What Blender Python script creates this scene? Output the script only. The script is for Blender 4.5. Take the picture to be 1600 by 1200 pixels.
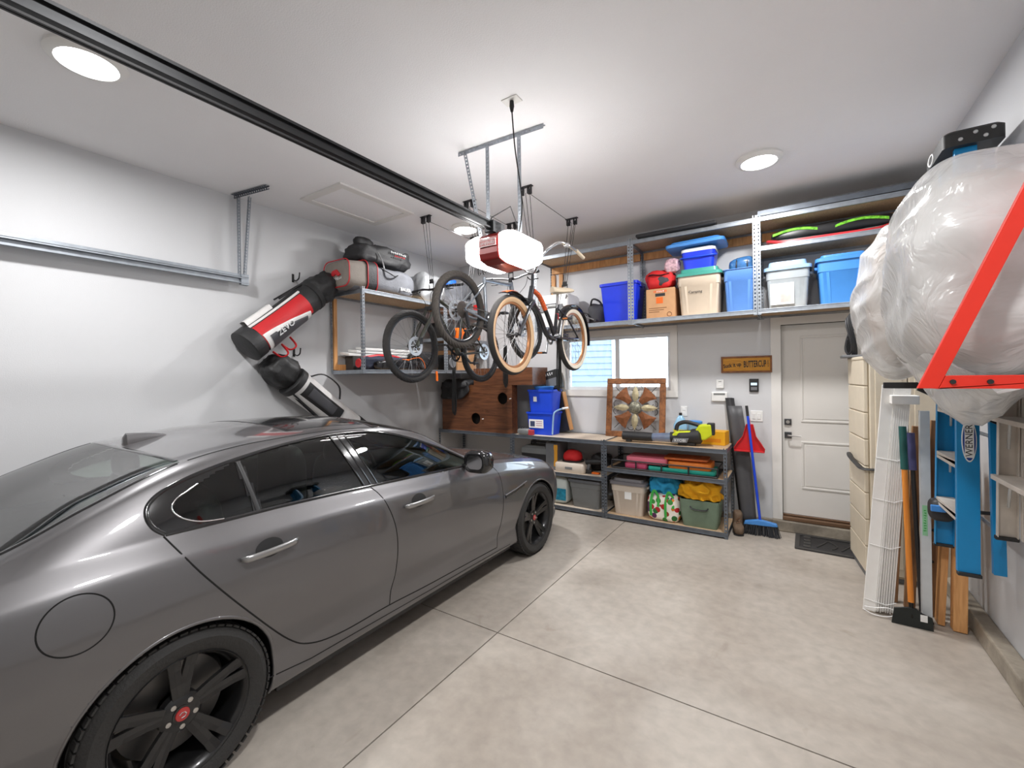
import bpy, bmesh, math, random
import numpy as np
from mathutils import Vector, Matrix, noise as mnoise

for o in list(bpy.data.objects):
    bpy.data.objects.remove(o, do_unlink=True)
SC = bpy.context.scene
COL = SC.collection
PI = math.pi

# ------------------------------------------------------------------ camera
cam_data = bpy.data.cameras.new('camera')
cam = bpy.data.objects.new('camera', cam_data)
COL.objects.link(cam)
cam_data.sensor_fit = 'HORIZONTAL'
cam_data.sensor_width = 36.0
cam_data.lens = 679.57 / 1600 * 36.0
cam_data.shift_y = -12.24 / 1600
cam_data.clip_start = 0.02
cam_data.clip_end = 200
cam.matrix_world = (Matrix.Translation((0, 0, 1.70)) @ Matrix.Rotation(0.5773, 4, 'Z')
                    @ Matrix.Rotation(PI / 2, 4, 'X') @ Matrix.Rotation(-0.0134, 4, 'Z'))
SC.camera = cam

# ------------------------------------------------------------------ world (overcast winter sky) and exposure
W = bpy.data.worlds.new('overcast_sky')
SC.world = W
W.use_nodes = True
wn = W.node_tree.nodes
bg = wn['Background']
bg.inputs['Color'].default_value = (0.78, 0.89, 1.0, 1)
bg.inputs['Strength'].default_value = 5.0
SC.view_settings.view_transform = 'Standard'
SC.view_settings.look = 'None'
SC.view_settings.gamma = 1.0
SC.view_settings.use_curve_mapping = False
SC.view_settings.exposure = 0.45
LAMP_W = 40.0          # each ceiling disc
OPENER_E = 15.0         # opener lens emission

# ------------------------------------------------------------------ room dimensions
XL, XR, YB, YF, ZC = -4.60, 1.03, 5.53, -3.0, 3.50

# ------------------------------------------------------------------ materials
MATS = {}
def _n(nt, t, **kw):
    n = nt.nodes.new(t)
    for k, v in kw.items():
        setattr(n, k, v)
    return n
def mat(name, col, rough=0.5, metal=0.0, var=0.06, scale=12.0, bump=0.0, bscale=60.0, coat=0.0, spec=0.5,
        emit=None, estr=0.0, trans=0.0, alpha=1.0, stretch=None, sheen=0.0, sss=0.0):
    """procedural principled material: colour broken up by noise, optional fine relief"""
    if name in MATS:
        return MATS[name]
    m = bpy.data.materials.new(name)
    m.use_nodes = True
    nt = m.node_tree
    b = nt.nodes['Principled BSDF']
    L = nt.links.new
    tc = _n(nt, 'ShaderNodeTexCoord')
    src = tc.outputs['Object']
    if stretch:
        mp = _n(nt, 'ShaderNodeMapping')
        mp.inputs['Scale'].default_value = stretch
        L(src, mp.inputs['Vector'])
        src = mp.outputs['Vector']
    nz = _n(nt, 'ShaderNodeTexNoise')
    nz.inputs['Scale'].default_value = scale
    nz.inputs['Detail'].default_value = 4
    L(src, nz.inputs['Vector'])
    rp = _n(nt, 'ShaderNodeValToRGB')
    c = col
    rp.color_ramp.elements[0].position = 0.3
    rp.color_ramp.elements[1].position = 0.7
    rp.color_ramp.elements[0].color = tuple(max(0, x * (1 - var)) for x in c[:3]) + (1,)
    rp.color_ramp.elements[1].color = tuple(min(1, x * (1 + var)) for x in c[:3]) + (1,)
    L(nz.outputs['Fac'], rp.inputs['Fac'])
    L(rp.outputs['Color'], b.inputs['Base Color'])
    b.inputs['Roughness'].default_value = rough
    b.inputs['Metallic'].default_value = metal
    b.inputs['Specular IOR Level'].default_value = spec
    b.inputs['Coat Weight'].default_value = coat
    b.inputs['Coat Roughness'].default_value = 0.03
    b.inputs['Transmission Weight'].default_value = trans
    b.inputs['Alpha'].default_value = alpha
    b.inputs['Sheen Weight'].default_value = sheen
    if sss:
        b.inputs['Subsurface Weight'].default_value = sss
    if emit:
        b.inputs['Emission Color'].default_value = tuple(emit) + (1,)
        b.inputs['Emission Strength'].default_value = estr
    if bump:
        n2 = _n(nt, 'ShaderNodeTexNoise')
        n2.inputs['Scale'].default_value = bscale
        n2.inputs['Detail'].default_value = 3
        L(src, n2.inputs['Vector'])
        bp = _n(nt, 'ShaderNodeBump')
        bp.inputs['Strength'].default_value = bump
        bp.inputs['Distance'].default_value = 0.01
        L(n2.outputs['Fac'], bp.inputs['Height'])
        L(bp.outputs['Normal'], b.inputs['Normal'])
    MATS[name] = m
    return m
def srgb(r, g, b):
    f = lambda v: (v / 255 / 12.92) if v / 255 <= 0.04045 else ((v / 255 + 0.055) / 1.055) ** 2.4
    return (f(r), f(g), f(b))
def glass_mat(name, tint, ior=1.5, rough=0.0):
    if name in MATS:
        return MATS[name]
    m = bpy.data.materials.new(name)
    m.use_nodes = True
    nt = m.node_tree
    nt.nodes.remove(nt.nodes['Principled BSDF'])
    out = nt.nodes['Material Output']
    fr = _n(nt, 'ShaderNodeFresnel'); fr.inputs['IOR'].default_value = ior
    tr = _n(nt, 'ShaderNodeBsdfTransparent'); tr.inputs['Color'].default_value = tuple(tint) + (1,)
    gl = _n(nt, 'ShaderNodeBsdfGlossy'); gl.inputs['Roughness'].default_value = rough
    mx = _n(nt, 'ShaderNodeMixShader')
    nt.links.new(fr.outputs[0], mx.inputs[0]); nt.links.new(tr.outputs[0], mx.inputs[1]); nt.links.new(gl.outputs[0], mx.inputs[2])
    nt.links.new(mx.outputs[0], out.inputs['Surface'])
    MATS[name] = m
    return m
def wood_mat(name, c1, c2, scale=3.0, axis=(1, 12, 12), rough=0.55):
    if name in MATS:
        return MATS[name]
    m = mat(name, c1, rough)
    nt = m.node_tree; L = nt.links.new
    b = nt.nodes['Principled BSDF']
    tc = _n(nt, 'ShaderNodeTexCoord'); mp = _n(nt, 'ShaderNodeMapping')
    mp.inputs['Scale'].default_value = axis
    nz = _n(nt, 'ShaderNodeTexNoise'); nz.inputs['Scale'].default_value = scale; nz.inputs['Detail'].default_value = 6; nz.inputs['Distortion'].default_value = 1.2
    rp = _n(nt, 'ShaderNodeValToRGB')
    rp.color_ramp.elements[0].position = 0.32; rp.color_ramp.elements[1].position = 0.68
    rp.color_ramp.elements[0].color = tuple(c1) + (1,); rp.color_ramp.elements[1].color = tuple(c2) + (1,)
    L(tc.outputs['Object'], mp.inputs['Vector']); L(mp.outputs['Vector'], nz.inputs['Vector'])
    L(nz.outputs['Fac'], rp.inputs['Fac']); L(rp.outputs['Color'], b.inputs['Base Color'])
    bp = _n(nt, 'ShaderNodeBump'); bp.inputs['Strength'].default_value = 0.15; bp.inputs['Distance'].default_value = 0.004
    L(nz.outputs['Fac'], bp.inputs['Height']); L(bp.outputs['Normal'], b.inputs['Normal'])
    return m

# ------------------------------------------------------------------ mesh builder
def _basis(d, up=(0, 0, 1)):
    d = Vector(d).normalized(); u = Vector(up)
    if abs(d.dot(u)) > 0.98:
        u = Vector((0, 1, 0)) if abs(d.y) < 0.9 else Vector((1, 0, 0))
    s = d.cross(u).normalized(); t = s.cross(d).normalized()
    return d, s, t
class MB:
    def __init__(s):
        s.v = []; s.f = []
    def add(s, vs, fs):
        o = len(s.v)
        s.v += [tuple(v) for v in vs]
        s.f += [tuple(i + o for i in f) for f in fs]
        return s
    def box(s, c, d, rot=None):
        x, y, z = (k / 2 for k in d)
        vs = [Vector((sx * x, sy * y, sz * z)) for sz in (-1, 1) for sy in (-1, 1) for sx in (-1, 1)]
        if rot is not None:
            vs = [rot @ v for v in vs]
        vs = [v + Vector(c) for v in vs]
        return s.add(vs, [(0, 2, 3, 1), (4, 5, 7, 6), (0, 1, 5, 4), (2, 6, 7, 3), (0, 4, 6, 2), (1, 3, 7, 5)])
    def lohi(s, a, b):
        return s.box([(p + q) / 2 for p, q in zip(a, b)], [abs(q - p) for p, q in zip(a, b)])
    def bar(s, a, b, w, h, up=(0, 0, 1)):
        a = Vector(a); b = Vector(b); d, sd, t = _basis(b - a, up)
        vs = []
        for p in (a, b):
            for i, j in ((-1, -1), (1, -1), (1, 1), (-1, 1)):
                vs.append(p + sd * (i * w / 2) + t * (j * h / 2))
        return s.add(vs, [(3, 2, 1, 0), (4, 5, 6, 7), (0, 1, 5, 4), (1, 2, 6, 5), (2, 3, 7, 6), (3, 0, 4, 7)])
    def tube(s, pts, r, n=8, closed=False, caps=True, flat=1.0, up=(0, 0, 1)):
        pts = [Vector(p) for p in pts]; N = len(pts)
        rs = r if isinstance(r, (list, tuple)) else [r] * N
        vs = []; prev = None
        for i, p in enumerate(pts):
            if closed:
                d = pts[(i + 1) % N] - pts[i - 1]
            else:
                d = pts[min(i + 1, N - 1)] - pts[max(i - 1, 0)]
            if d.length < 1e-9: d = Vector((0, 0, 1))
            d.normalize()
            if prev is None:
                d, sd, t = _basis(d, up)
            else:
                sd = prev - d * prev.dot(d)
                if sd.length < 1e-6: d, sd, t = _basis(d, up)
                sd.normalize(); t = sd.cross(d).normalized()
            prev = sd
            for k in range(n):
                a = 2 * PI * k / n
                vs.append(p + sd * (math.cos(a) * rs[i]) + t * (math.sin(a) * rs[i] * flat))
        fs = []
        M = N if closed else N - 1
        for i in range(M):
            j = (i + 1) % N
            for k in range(n):
                l = (k + 1) % n
                fs.append((i * n + k, i * n + l, j * n + l, j * n + k))
        if caps and not closed:
            fs.append(tuple(reversed(range(n)))); fs.append(tuple((N - 1) * n + k for k in range(n)))
        return s.add(vs, fs)
    def lathe(s, prof, n=24, c=(0, 0, 0), axis='Z', closed=False, caps=True):
        vs = []; c = Vector(c)
        for r, z in prof:
            for k in range(n):
                a = 2 * PI * k / n
                x, y = r * math.cos(a), r * math.sin(a)
                v = (x, y, z) if axis == 'Z' else (z, x, y) if axis == 'X' else (y, z, x)
                vs.append(c + Vector(v))
        fs = []
        N = len(prof)
        for i in range(N if closed else N - 1):
            j = (i + 1) % N
            for k in range(n):
                l = (k + 1) % n
                fs.append((i * n + k, i * n + l, j * n + l, j * n + k))
        if not closed and caps:
            if prof[0][0] > 1e-6: fs.append(tuple(reversed(range(n))))
            if prof[-1][0] > 1e-6: fs.append(tuple((N - 1) * n + k for k in range(n)))
        return s.add(vs, fs)
    def prism(s, poly, a, b, axis='Y'):
        """polygon extruded along axis from a to b. poly coords = the two other axes in order"""
        def P(p, d):
            return (d, p[0], p[1]) if axis == 'X' else (p[0], d, p[1]) if axis == 'Y' else (p[0], p[1], d)
        n = len(poly)
        vs = [P(p, a) for p in poly] + [P(p, b) for p in poly]
        fs = [tuple(range(n)), tuple(reversed(range(n, 2 * n)))]
        fs += [(i, n + i, n + (i + 1) % n, (i + 1) % n) for i in range(n)]
        return s.add(vs, fs)
    def loft(s, rings, cap0=True, cap1=True):
        n = len(rings[0]); vs = [v for r in rings for v in r]; fs = []
        for i in range(len(rings) - 1):
            for k in range(n):
                l = (k + 1) % n
                fs.append((i * n + k, i * n + l, (i + 1) * n + l, (i + 1) * n + k))
        if cap0: fs.append(tuple(reversed(range(n))))
        if cap1: fs.append(tuple((len(rings) - 1) * n + k for k in range(n)))
        return s.add(vs, fs)
    def grid(s, P, closed_u=False):
        """P[i][j] points"""
        n = len(P[0]); vs = [p for r in P for p in r]; fs = []
        M = len(P)
        for i in range(M if closed_u else M - 1):
            i2 = (i + 1) % M
            for j in range(n - 1):
                fs.append((i * n + j, i2 * n + j, i2 * n + j + 1, i * n + j + 1))
        return s.add(vs, fs)
    def perf(s, a, b, wdir, w, t, pitch=0.04, hole=0.45, side=0.3):
        """perforated steel strip from a to b: real holes between two rails and cross webs"""
        a = Vector(a); b = Vector(b); wd = Vector(wdir).normalized(); L = (b - a).length; d = (b - a) / L
        nrm = d.cross(wd)
        rw = w * side
        for sg in (-1, 1):
            o = wd * (sg * (w - rw) / 2)
            s._slab(a + o, b + o, wd, rw, nrm, t)
        n = max(1, int(L / pitch)); bl = pitch * (1 - hole); cw = w - 2 * rw
        for i in range(n):
            p = a + d * (i * pitch); q = a + d * min(L, i * pitch + bl)
            s._slab(p, q, wd, cw, nrm, t)
        return s
    def _slab(s, a, b, wd, w, nr, t):
        vs = []
        for p in (a, b):
            for i, j in ((-1, -1), (1, -1), (1, 1), (-1, 1)):
                vs.append(p + wd * (i * w / 2) + nr * (j * t / 2))
        s.add(vs, [(3, 2, 1, 0), (4, 5, 6, 7), (0, 1, 5, 4), (1, 2, 6, 5), (2, 3, 7, 6), (3, 0, 4, 7)])
    def blob(s, c, r, e=(0.6, 0.6), nu=36, nv=22, amp=0.0, freq=3.0, seed=0, ridge=0.0, flatb=None, rot=None, st=None):
        """superellipsoid with cloth-like folds"""
        def sp(v, p): return math.copysign(abs(v) ** p, v)
        P = []
        off = Vector((seed * 7.31, seed * 3.17, seed * 1.73))
        for i in range(nu):
            row = []
            u = 2 * PI * i / nu
            for j in range(nv + 1):
                w = -PI / 2 + PI * j / nv
                d = Vector((sp(math.cos(w), e[0]) * sp(math.cos(u), e[1]), sp(math.cos(w), e[0]) * sp(math.sin(u), e[1]), sp(math.sin(w), e[0])))
                p = Vector((d.x * r[0], d.y * r[1], d.z * r[2]))
                q = (p if st is None else Vector((p.x * st[0] + p.z * st[3], p.y * st[1] + p.z * st[4], p.z * st[2]))) * freq + off
                k = amp * mnoise.noise(q) + amp * 0.5 * mnoise.noise(q * 2.3)
                if ridge:
                    k += ridge * (0.5 - abs(mnoise.noise(q * 1.6 + Vector((3, 1, 9))))) - ridge * 0.3
                nn = Vector((d.x / max(r[0], .01), d.y / max(r[1], .01), d.z / max(r[2], .01)))
                if nn.length > 0: nn.normalize()
                p = p + nn * k
                if flatb is not None: p.z = max(p.z, -r[2] * flatb)
                if rot is not None: p = rot @ p
                row.append(p + Vector(c))
            P.append(row)
        return s.grid(P, closed_u=True)
    def build(s, name, m=None, parent=None, smooth=False, bevel=0.0, seg=2, kind=None, loc=None):
        me = bpy.data.meshes.new(name)
        me.from_pydata(s.v, [], s.f)
        bm = bmesh.new(); bm.from_mesh(me)
        bmesh.ops.remove_doubles(bm, verts=bm.verts, dist=1e-6)
        bmesh.ops.recalc_face_normals(bm, faces=bm.faces)
        bm.to_mesh(me); bm.free()
        return mesh_obj(name, me, m, parent, smooth, bevel, seg, kind, loc)
def mesh_obj(name, me, m, parent=None, smooth=False, bevel=0.0, seg=2, kind=None, loc=None):
    if smooth:
        me.polygons.foreach_set('use_smooth', [True] * len(me.polygons))
        if smooth != 'all':
            me.set_sharp_from_angle(angle=math.radians(42))
    o = bpy.data.objects.new(name, me)
    COL.objects.link(o)
    if m is not None:
        me.materials.append(MATS[m] if isinstance(m, str) else m)
    if parent is not None:
        o.parent = parent
    if loc is not None:
        o.location = loc
    if bevel:
        md = o.modifiers.new('edge', 'BEVEL'); md.width = bevel; md.segments = seg; md.limit_method = 'ANGLE'; md.angle_limit = math.radians(40)
    if kind: o['kind'] = kind
    return o
def thing(name, label, cat, loc=(0, 0, 0), rz=0.0, group=None, rot=None):
    o = bpy.data.objects.new(name, None)
    o.empty_display_size = 0.1
    COL.objects.link(o)
    o.location = loc
    o.rotation_euler = rot if rot else (0, 0, rz)
    o['label'] = label; o['category'] = cat
    if group: o['group'] = group
    return o
def tag(o, label, cat, group=None):
    o['label'] = label; o['category'] = cat
    if group: o['group'] = group
    return o
def struct(o, label=None):
    o['kind'] = 'structure'
    if label: o['label'] = label
    return o
def copy_obj(o, parent, **kw):
    c = o.copy(); COL.objects.link(c); c.parent = parent
    for k, v in kw.items(): setattr(c, k, v)
    return c
def rrect(w, d, r, z, n=4, c=(0, 0)):
    pts = []
    r = min(r, w / 2 - 1e-4, d / 2 - 1e-4)
    for cx, cy, a0 in ((w / 2 - r, d / 2 - r, 0), (-w / 2 + r, d / 2 - r, PI / 2), (-w / 2 + r, -d / 2 + r, PI), (w / 2 - r, -d / 2 + r, 1.5 * PI)):
        for k in range(n + 1):
            a = a0 + PI / 2 * k / n
            pts.append(Vector((c[0] + cx + r * math.cos(a), c[1] + cy + r * math.sin(a), z)))
    return pts
def text(name, s, size, m, parent, M, extrude=0.0015, sx=1.0, align='CENTER', bold=0.0):
    """lettering: the glyph outlines as a thin mesh; M = local matrix (text lies in its XY plane)"""
    cu = bpy.data.curves.new(name, 'FONT')
    cu.body = s; cu.size = size; cu.extrude = extrude; cu.align_x = align; cu.align_y = 'CENTER'; cu.resolution_u = 2; cu.offset = bold
    to = bpy.data.objects.new(name + '_src', cu)
    COL.objects.link(to)
    dg = bpy.context.evaluated_depsgraph_get()
    me = bpy.data.meshes.new_from_object(to.evaluated_get(dg))
    bpy.data.objects.remove(to, do_unlink=True)
    me.transform(M @ Matrix.Diagonal((sx, 1, 1, 1)))
    me.name = name
    me.materials.clear()
    return mesh_obj(name, me, m, parent)
def frame(origin, xdir, ydir):
    x = Vector(xdir).normalized(); y = Vector(ydir); y = (y - x * y.dot(x)).normalized(); z = x.cross(y)
    return Matrix(((x.x, y.x, z.x, origin[0]), (x.y, y.y, z.y, origin[1]), (x.z, y.z, z.z, origin[2]), (0, 0, 0, 1)))
def marks(name, n, w, h, m, parent, M, seed=1, th=.0012):
    """worn print whose characters cannot be read: a row of small unequal strokes"""
    rnd = random.Random(seed); q = MB(); p = w / n
    for i in range(n):
        x = -w / 2 + p * (i + .5); a = h * rnd.uniform(.55, 1.0)
        q.box((x, rnd.uniform(-.1, .1) * h, th / 2), (p * .35, a, th))
        if rnd.random() < .7: q.box((x + p * .12, rnd.choice((-.35, 0, .35)) * a, th / 2), (p * .6, h * .18, th))
    me = bpy.data.meshes.new(name); me.from_pydata(q.v, [], q.f); me.transform(M); me.update()
    return mesh_obj(name, me, m, parent, kind='stuff')
def catmull(pts, n=6, closed=False):
    P = [Vector(p) for p in pts]; out = []
    N = len(P)
    for i in range(N if closed else N - 1):
        if closed: a, b, c, d = P[i - 1], P[i], P[(i + 1) % N], P[(i + 2) % N]
        else: a, b, c, d = P[max(i - 1, 0)], P[i], P[i + 1], P[min(i + 2, N - 1)]
        for k in range(n):
            t = k / n
            out.append(0.5 * ((2 * b) + (c - a) * t + (2 * a - 5 * b + 4 * c - d) * t * t + (3 * b - a - 3 * c + d) * t ** 3))
    if not closed: out.append(P[-1])
    return out
# ================================================================== THE SETTING
def wall_material():
    m = mat('wall_paint', srgb(207, 208, 210), 0.62, var=0.012, scale=1.5, bump=0.10, bscale=140)
    return m
wall_material()
mat('ceiling_paint', srgb(240, 239, 240), 0.8, var=0.012, scale=2, bump=0.25, bscale=120)
mat('white_trim', srgb(226, 224, 220), 0.4, var=0.015)
mat('joint_dark', (0.03, 0.028, 0.025), 0.9)
def concrete(name, base, dark, light, s=1.0):
    m = mat(name, base, 0.55)
    nt = m.node_tree; L = nt.links.new; b = nt.nodes['Principled BSDF']
    tc = _n(nt, 'ShaderNodeTexCoord')
    def nz(sc, det, dist=0.0):
        n = _n(nt, 'ShaderNodeTexNoise'); n.inputs['Scale'].default_value = sc; n.inputs['Detail'].default_value = det; n.inputs['Distortion'].default_value = dist
        L(tc.outputs['Object'], n.inputs['Vector']); return n
    def ramp(src, p0, p1, c0, c1):
        r = _n(nt, 'ShaderNodeValToRGB'); r.color_ramp.elements[0].position = p0; r.color_ramp.elements[1].position = p1
        r.color_ramp.elements[0].color = tuple(c0) + (1,); r.color_ramp.elements[1].color = tuple(c1) + (1,)
        L(src, r.inputs['Fac']); return r
    big = ramp(nz(0.9 * s, 6, 0.6).outputs['Fac'], 0.35, 0.65, dark, light)
    fine = ramp(nz(14 * s, 8, 0.2).outputs['Fac'], 0.3, 0.75, (0.86, 0.86, 0.86), (1.06, 1.06, 1.06))
    mx = _n(nt, 'ShaderNodeMix'); mx.data_type = 'RGBA'; mx.blend_type = 'MULTIPLY'; mx.inputs[0].default_value = 1.0
    L(big.outputs['Color'], mx.inputs[6]); L(fine.outputs['Color'], mx.inputs[7])
    st = ramp(nz(3.3 * s, 5, 1.0).outputs['Fac'], 0.66, 0.74, (1, 1, 1), (0.80, 0.76, 0.72))
    mx2 = _n(nt, 'ShaderNodeMix'); mx2.data_type = 'RGBA'; mx2.blend_type = 'MULTIPLY'; mx2.inputs[0].default_value = 0.8
    L(mx.outputs[2], mx2.inputs[6]); L(st.outputs['Color'], mx2.inputs[7])
    L(mx2.outputs[2], b.inputs['Base Color'])
    rr = ramp(nz(2.0, 5).outputs['Fac'], 0.3, 0.7, (0.42,) * 3, (0.62,) * 3)
    L(rr.outputs['Color'], b.inputs['Roughness'])
    bp = _n(nt, 'ShaderNodeBump'); bp.inputs['Strength'].default_value = 0.12; bp.inputs['Distance'].default_value = 0.004
    L(nz(60, 4).outputs['Fac'], bp.inputs['Height']); L(bp.outputs['Normal'], b.inputs['Normal'])
    return m
concrete('floor_concrete', srgb(174, 165, 155), srgb(164, 154, 143), srgb(188, 180, 170))
concrete('curb_concrete', srgb(160, 150, 136), srgb(128, 120, 108), srgb(176, 166, 150), 3)

floor = struct(MB().lohi((XL - .2, YF - .2, -0.16), (XR + .2, YB + .25, -0.008)).build('floor', 'joint_dark'), 'concrete garage floor cut by two saw joints')
JX, JY, JG = -1.674, 2.353, 0.004
for x0, x1 in ((XL - .1, JX - JG), (JX + JG, XR + .1)):
    for y0, y1 in ((YF - .1, JY - JG), (JY + JG, YB + .2)):
        MB().lohi((x0, y0, -0.05), (x1, y1, 0)).build('floor_slab', 'floor_concrete', floor)

struct(MB().lohi((XL - .15, YF - .15, ZC), (XR + .15, YB + .15, ZC + .12)).build('ceiling', 'ceiling_paint'))
struct(MB().lohi((XL - .15, YF - .15, -0.006), (XL, YB + .15, ZC)).build('wall_left', 'wall_paint'))
struct(MB().lohi((XR, YF - .15, -0.006), (XR + .15, YB + .15, ZC)).build('wall_right', 'wall_paint'))
# back wall with a window and a door opening
WX0, WX1, WZ0, WZ1 = -2.70, -1.28, 1.50, 2.21
DX0, DX1, DZ0, DZ1 = -0.13, 0.715, 0.178, 2.213
bw = MB()
y0, y1 = YB, YB + .15
bw.lohi((XL, y0, -0.006), (WX0, y1, ZC)); bw.lohi((WX0, y0, -0.006), (WX1, y1, WZ0)); bw.lohi((WX0, y0, WZ1), (WX1, y1, ZC))
bw.lohi((WX1, y0, -0.006), (DX0, y1, ZC)); bw.lohi((DX0, y0, DZ1), (DX1, y1, ZC)); bw.lohi((DX1, y0, -0.006), (XR, y1, ZC)); bw.lohi((DX0, y0, -0.006), (DX1, y1, DZ0 - .02))
struct(bw.build('wall_back', 'wall_paint'))
struct(MB().lohi((XL, YF - .15, -0.006), (XR, YF, ZC)).build('wall_front', 'wall_paint'))
# sectional overhead door on the wall behind the camera
od = struct(MB().lohi((-4.2, YF, 0.0), (0.6, YF + .03, 2.45)).build('door_2', 'white_trim'))
for k in range(4):
    MB().lohi((-4.19, YF + .03, 0.02 + k * .61), (0.59, YF + .05, 0.60 + k * .61)).build('door_panel', 'white_trim', od, bevel=.008)

# concrete curb along the right wall, and short ones along the back wall
struct(MB().lohi((XR - .09, YF, 0), (XR, YB, 0.12)).build('baseboard_right', 'curb_concrete', bevel=.012))
struct(MB().lohi((XL, YB - .035, 0), (DX0 - .09, YB, 0.11)).build('baseboard_back', 'curb_concrete', bevel=.01))
struct(MB().lohi((XL, YF, 0), (XL + .035, YB - .035, 0.11)).build('baseboard_left', 'curb_concrete', bevel=.01))
st = struct(MB().lohi((DX0 - .10, YB - .07, 0), (DX1 + .10, YB, DZ0 - .06)).build('trim_1', 'curb_concrete', bevel=.012), 'low concrete step under the door')

# window: casing, vinyl frame, two panes, the neighbour's siding and snow beyond
mat('vinyl', srgb(232, 234, 236), 0.35, var=0.01)
glass_mat('window_glass', (0.94, 0.97, 0.98))
wz = MB()
cw = 0.085
wz.lohi((WX0 - cw, YB - .018, WZ1), (WX1 + cw, YB, WZ1 + cw)); wz.lohi((WX0 - cw, YB - .018, WZ0 - cw), (WX1 + cw, YB, WZ0))
wz.lohi((WX0 - cw, YB - .018, WZ0), (WX0, YB, WZ1)); wz.lohi((WX1, YB - .018, WZ0), (WX1 + cw, YB, WZ1))
win = struct(wz.build('window_1', 'white_trim', bevel=.003), 'sliding window with white casing above the bench')
fr = MB(); t = 0.042; ym = YB + .07
fr.lohi((WX0, ym - .03, WZ0), (WX1, ym + .03, WZ0 + t)); fr.lohi((WX0, ym - .03, WZ1 - t), (WX1, ym + .03, WZ1))
fr.lohi((WX0, ym - .03, WZ0 + t), (WX0 + t, ym + .03, WZ1 - t)); fr.lohi((WX1 - t, ym - .03, WZ0 + t), (WX1, ym + .03, WZ1 - t))
WM = -1.965
fr.lohi((WM - .028, ym - .032, WZ0 + t), (WM + .028, ym + .032, WZ1 - t))
fr.build('window_frame', 'vinyl', win, bevel=.003)
for a, b in ((WX0 + t, WM - .028), (WM + .028, WX1 - t)):
    MB().lohi((a, ym - .004, WZ0 + t), (b, ym + .004, WZ1 - t)).build('pane', 'window_glass', win)
mat('siding', srgb(134, 146, 160), 0.55, var=0.03)
mat('snow', (0.86, 0.89, 0.93), 0.8, var=0.02)
nb = thing('neighbour_house', 'pale blue house with horizontal siding outside the window', 'house', (-3.02, 8.6, 0), math.radians(25))
MB().lohi((-4.3, 0.06, -.3), (-.12, 3.0, 5.2)).build('wall', 'siding', nb)
sd = None
for k in range(44):
    z = -.3 + k * .125
    if sd is None:
        sd = MB().prism([(0.06, 0), (0.025, 0), (0.048, .125), (0.06, .125)], -4.3, -.12, 'X').build('siding_board', 'siding', nb, loc=(0, 0, z))
    else:
        copy_obj(sd, nb, location=(0, 0, z))
MB().lohi((-.12, 0.0, -.3), (0, .12, 5.2)).build('corner_board', 'vinyl', nb)
MB().prism([(-.2, 5.2), (3.2, 5.2), (1.5, 6.3)], -4.4, .1, 'X').build('roof', mat('shingle', (.12, .12, .13), .9), nb)
struct(MB().lohi((-70, YB + .3, -.4), (40, 90, -.3)).build('snow_ground', 'snow'))

# door with casing, two raised panels, deadbolt and lever
dr = struct(MB().lohi((DX0 + .004, YB + .035, DZ0), (DX1 - .004, YB + .08, DZ1 - .004)).build('door_1', mat('door_paint', srgb(222, 219, 214), .42, var=.02, scale=3)), 'white two panel door with grey lever')
px0, px1 = 0.045, 0.54
for a, b in ((0.457, 0.966), (1.169, 2.085)):
    for (p0, p1, q0, q1) in ((px0, px1, a, a + .022), (px0, px1, b - .022, b), (px0, px0 + .022, a + .022, b - .022), (px1 - .022, px1, a + .022, b - .022)):
        MB().lohi((p0, YB + .026, q0), (p1, YB + .036, q1)).build('moulding', 'door_paint', dr, bevel=.006)
    MB().lohi((px0 + .035, YB + .030, a + .035), (px1 - .035, YB + .036, b - .035)).build('panel', 'door_paint', dr, bevel=.005)
mat('nickel_dark', (.10, .10, .105), .35, .9)
mat('satin_nickel', (.55, .54, .52), .3, 1.0)
MB().lohi((-.105, YB + .018, 1.135), (-.04, YB + .035, 1.20)).build('deadbolt_plate', 'nickel_dark', dr, bevel=.003)
MB().lathe([(.018, 0), (.016, .012), (0, .012)], 16, (-.0725, YB + .006, 1.168), 'Y').build('deadbolt', 'satin_nickel', dr, smooth=True)
MB().lohi((-.105, YB + .018, .992), (-.04, YB + .035, 1.058)).build('lever_plate', 'nickel_dark', dr, bevel=.003)
MB().tube([(-.072, YB + .03, 1.025), (-.072, YB - .03, 1.025), (-.06, YB - .034, 1.025), (.045, YB - .034, 1.022)], .008, 8).build('lever', 'satin_nickel', dr, smooth=True)
dc = MB(); c = .092
dc.lohi((DX0 - c, YB - .02, .0), (DX0, YB, DZ1 + c)); dc.lohi((DX1, YB - .02, .0), (DX1 + c, YB, DZ1 + c)); dc.lohi((DX0, YB - .02, DZ1), (DX1, YB, DZ1 + c))
struct(dc.build('trim_2', 'white_trim', bevel=.003), 'white casing around the door')
dj = MB()
dj.lohi((DX0 - .001, YB - .001, DZ0), (DX0 + .004, YB + .15, DZ1)); dj.lohi((DX1 - .004, YB - .001, DZ0), (DX1 + .001, YB + .15, DZ1)); dj.lohi((DX0, YB - .001, DZ1 - .004), (DX1, YB + .15, DZ1))
struct(dj.build('trim_3', mat('weatherstrip', (.05, .045, .04), .8)), 'dark weatherstrip in the door frame')
struct(MB().lohi((DX0, YB - .05, DZ0 - .055), (DX1, YB + .14, DZ0 - .02)).lohi((DX0, YB + .01, DZ0 - .02), (DX1, YB + .12, DZ0 - .003)).build('trim_4', mat('sill_bronze', srgb(120, 92, 70), .45, .4), bevel=.004), 'bronze door sill')

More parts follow.
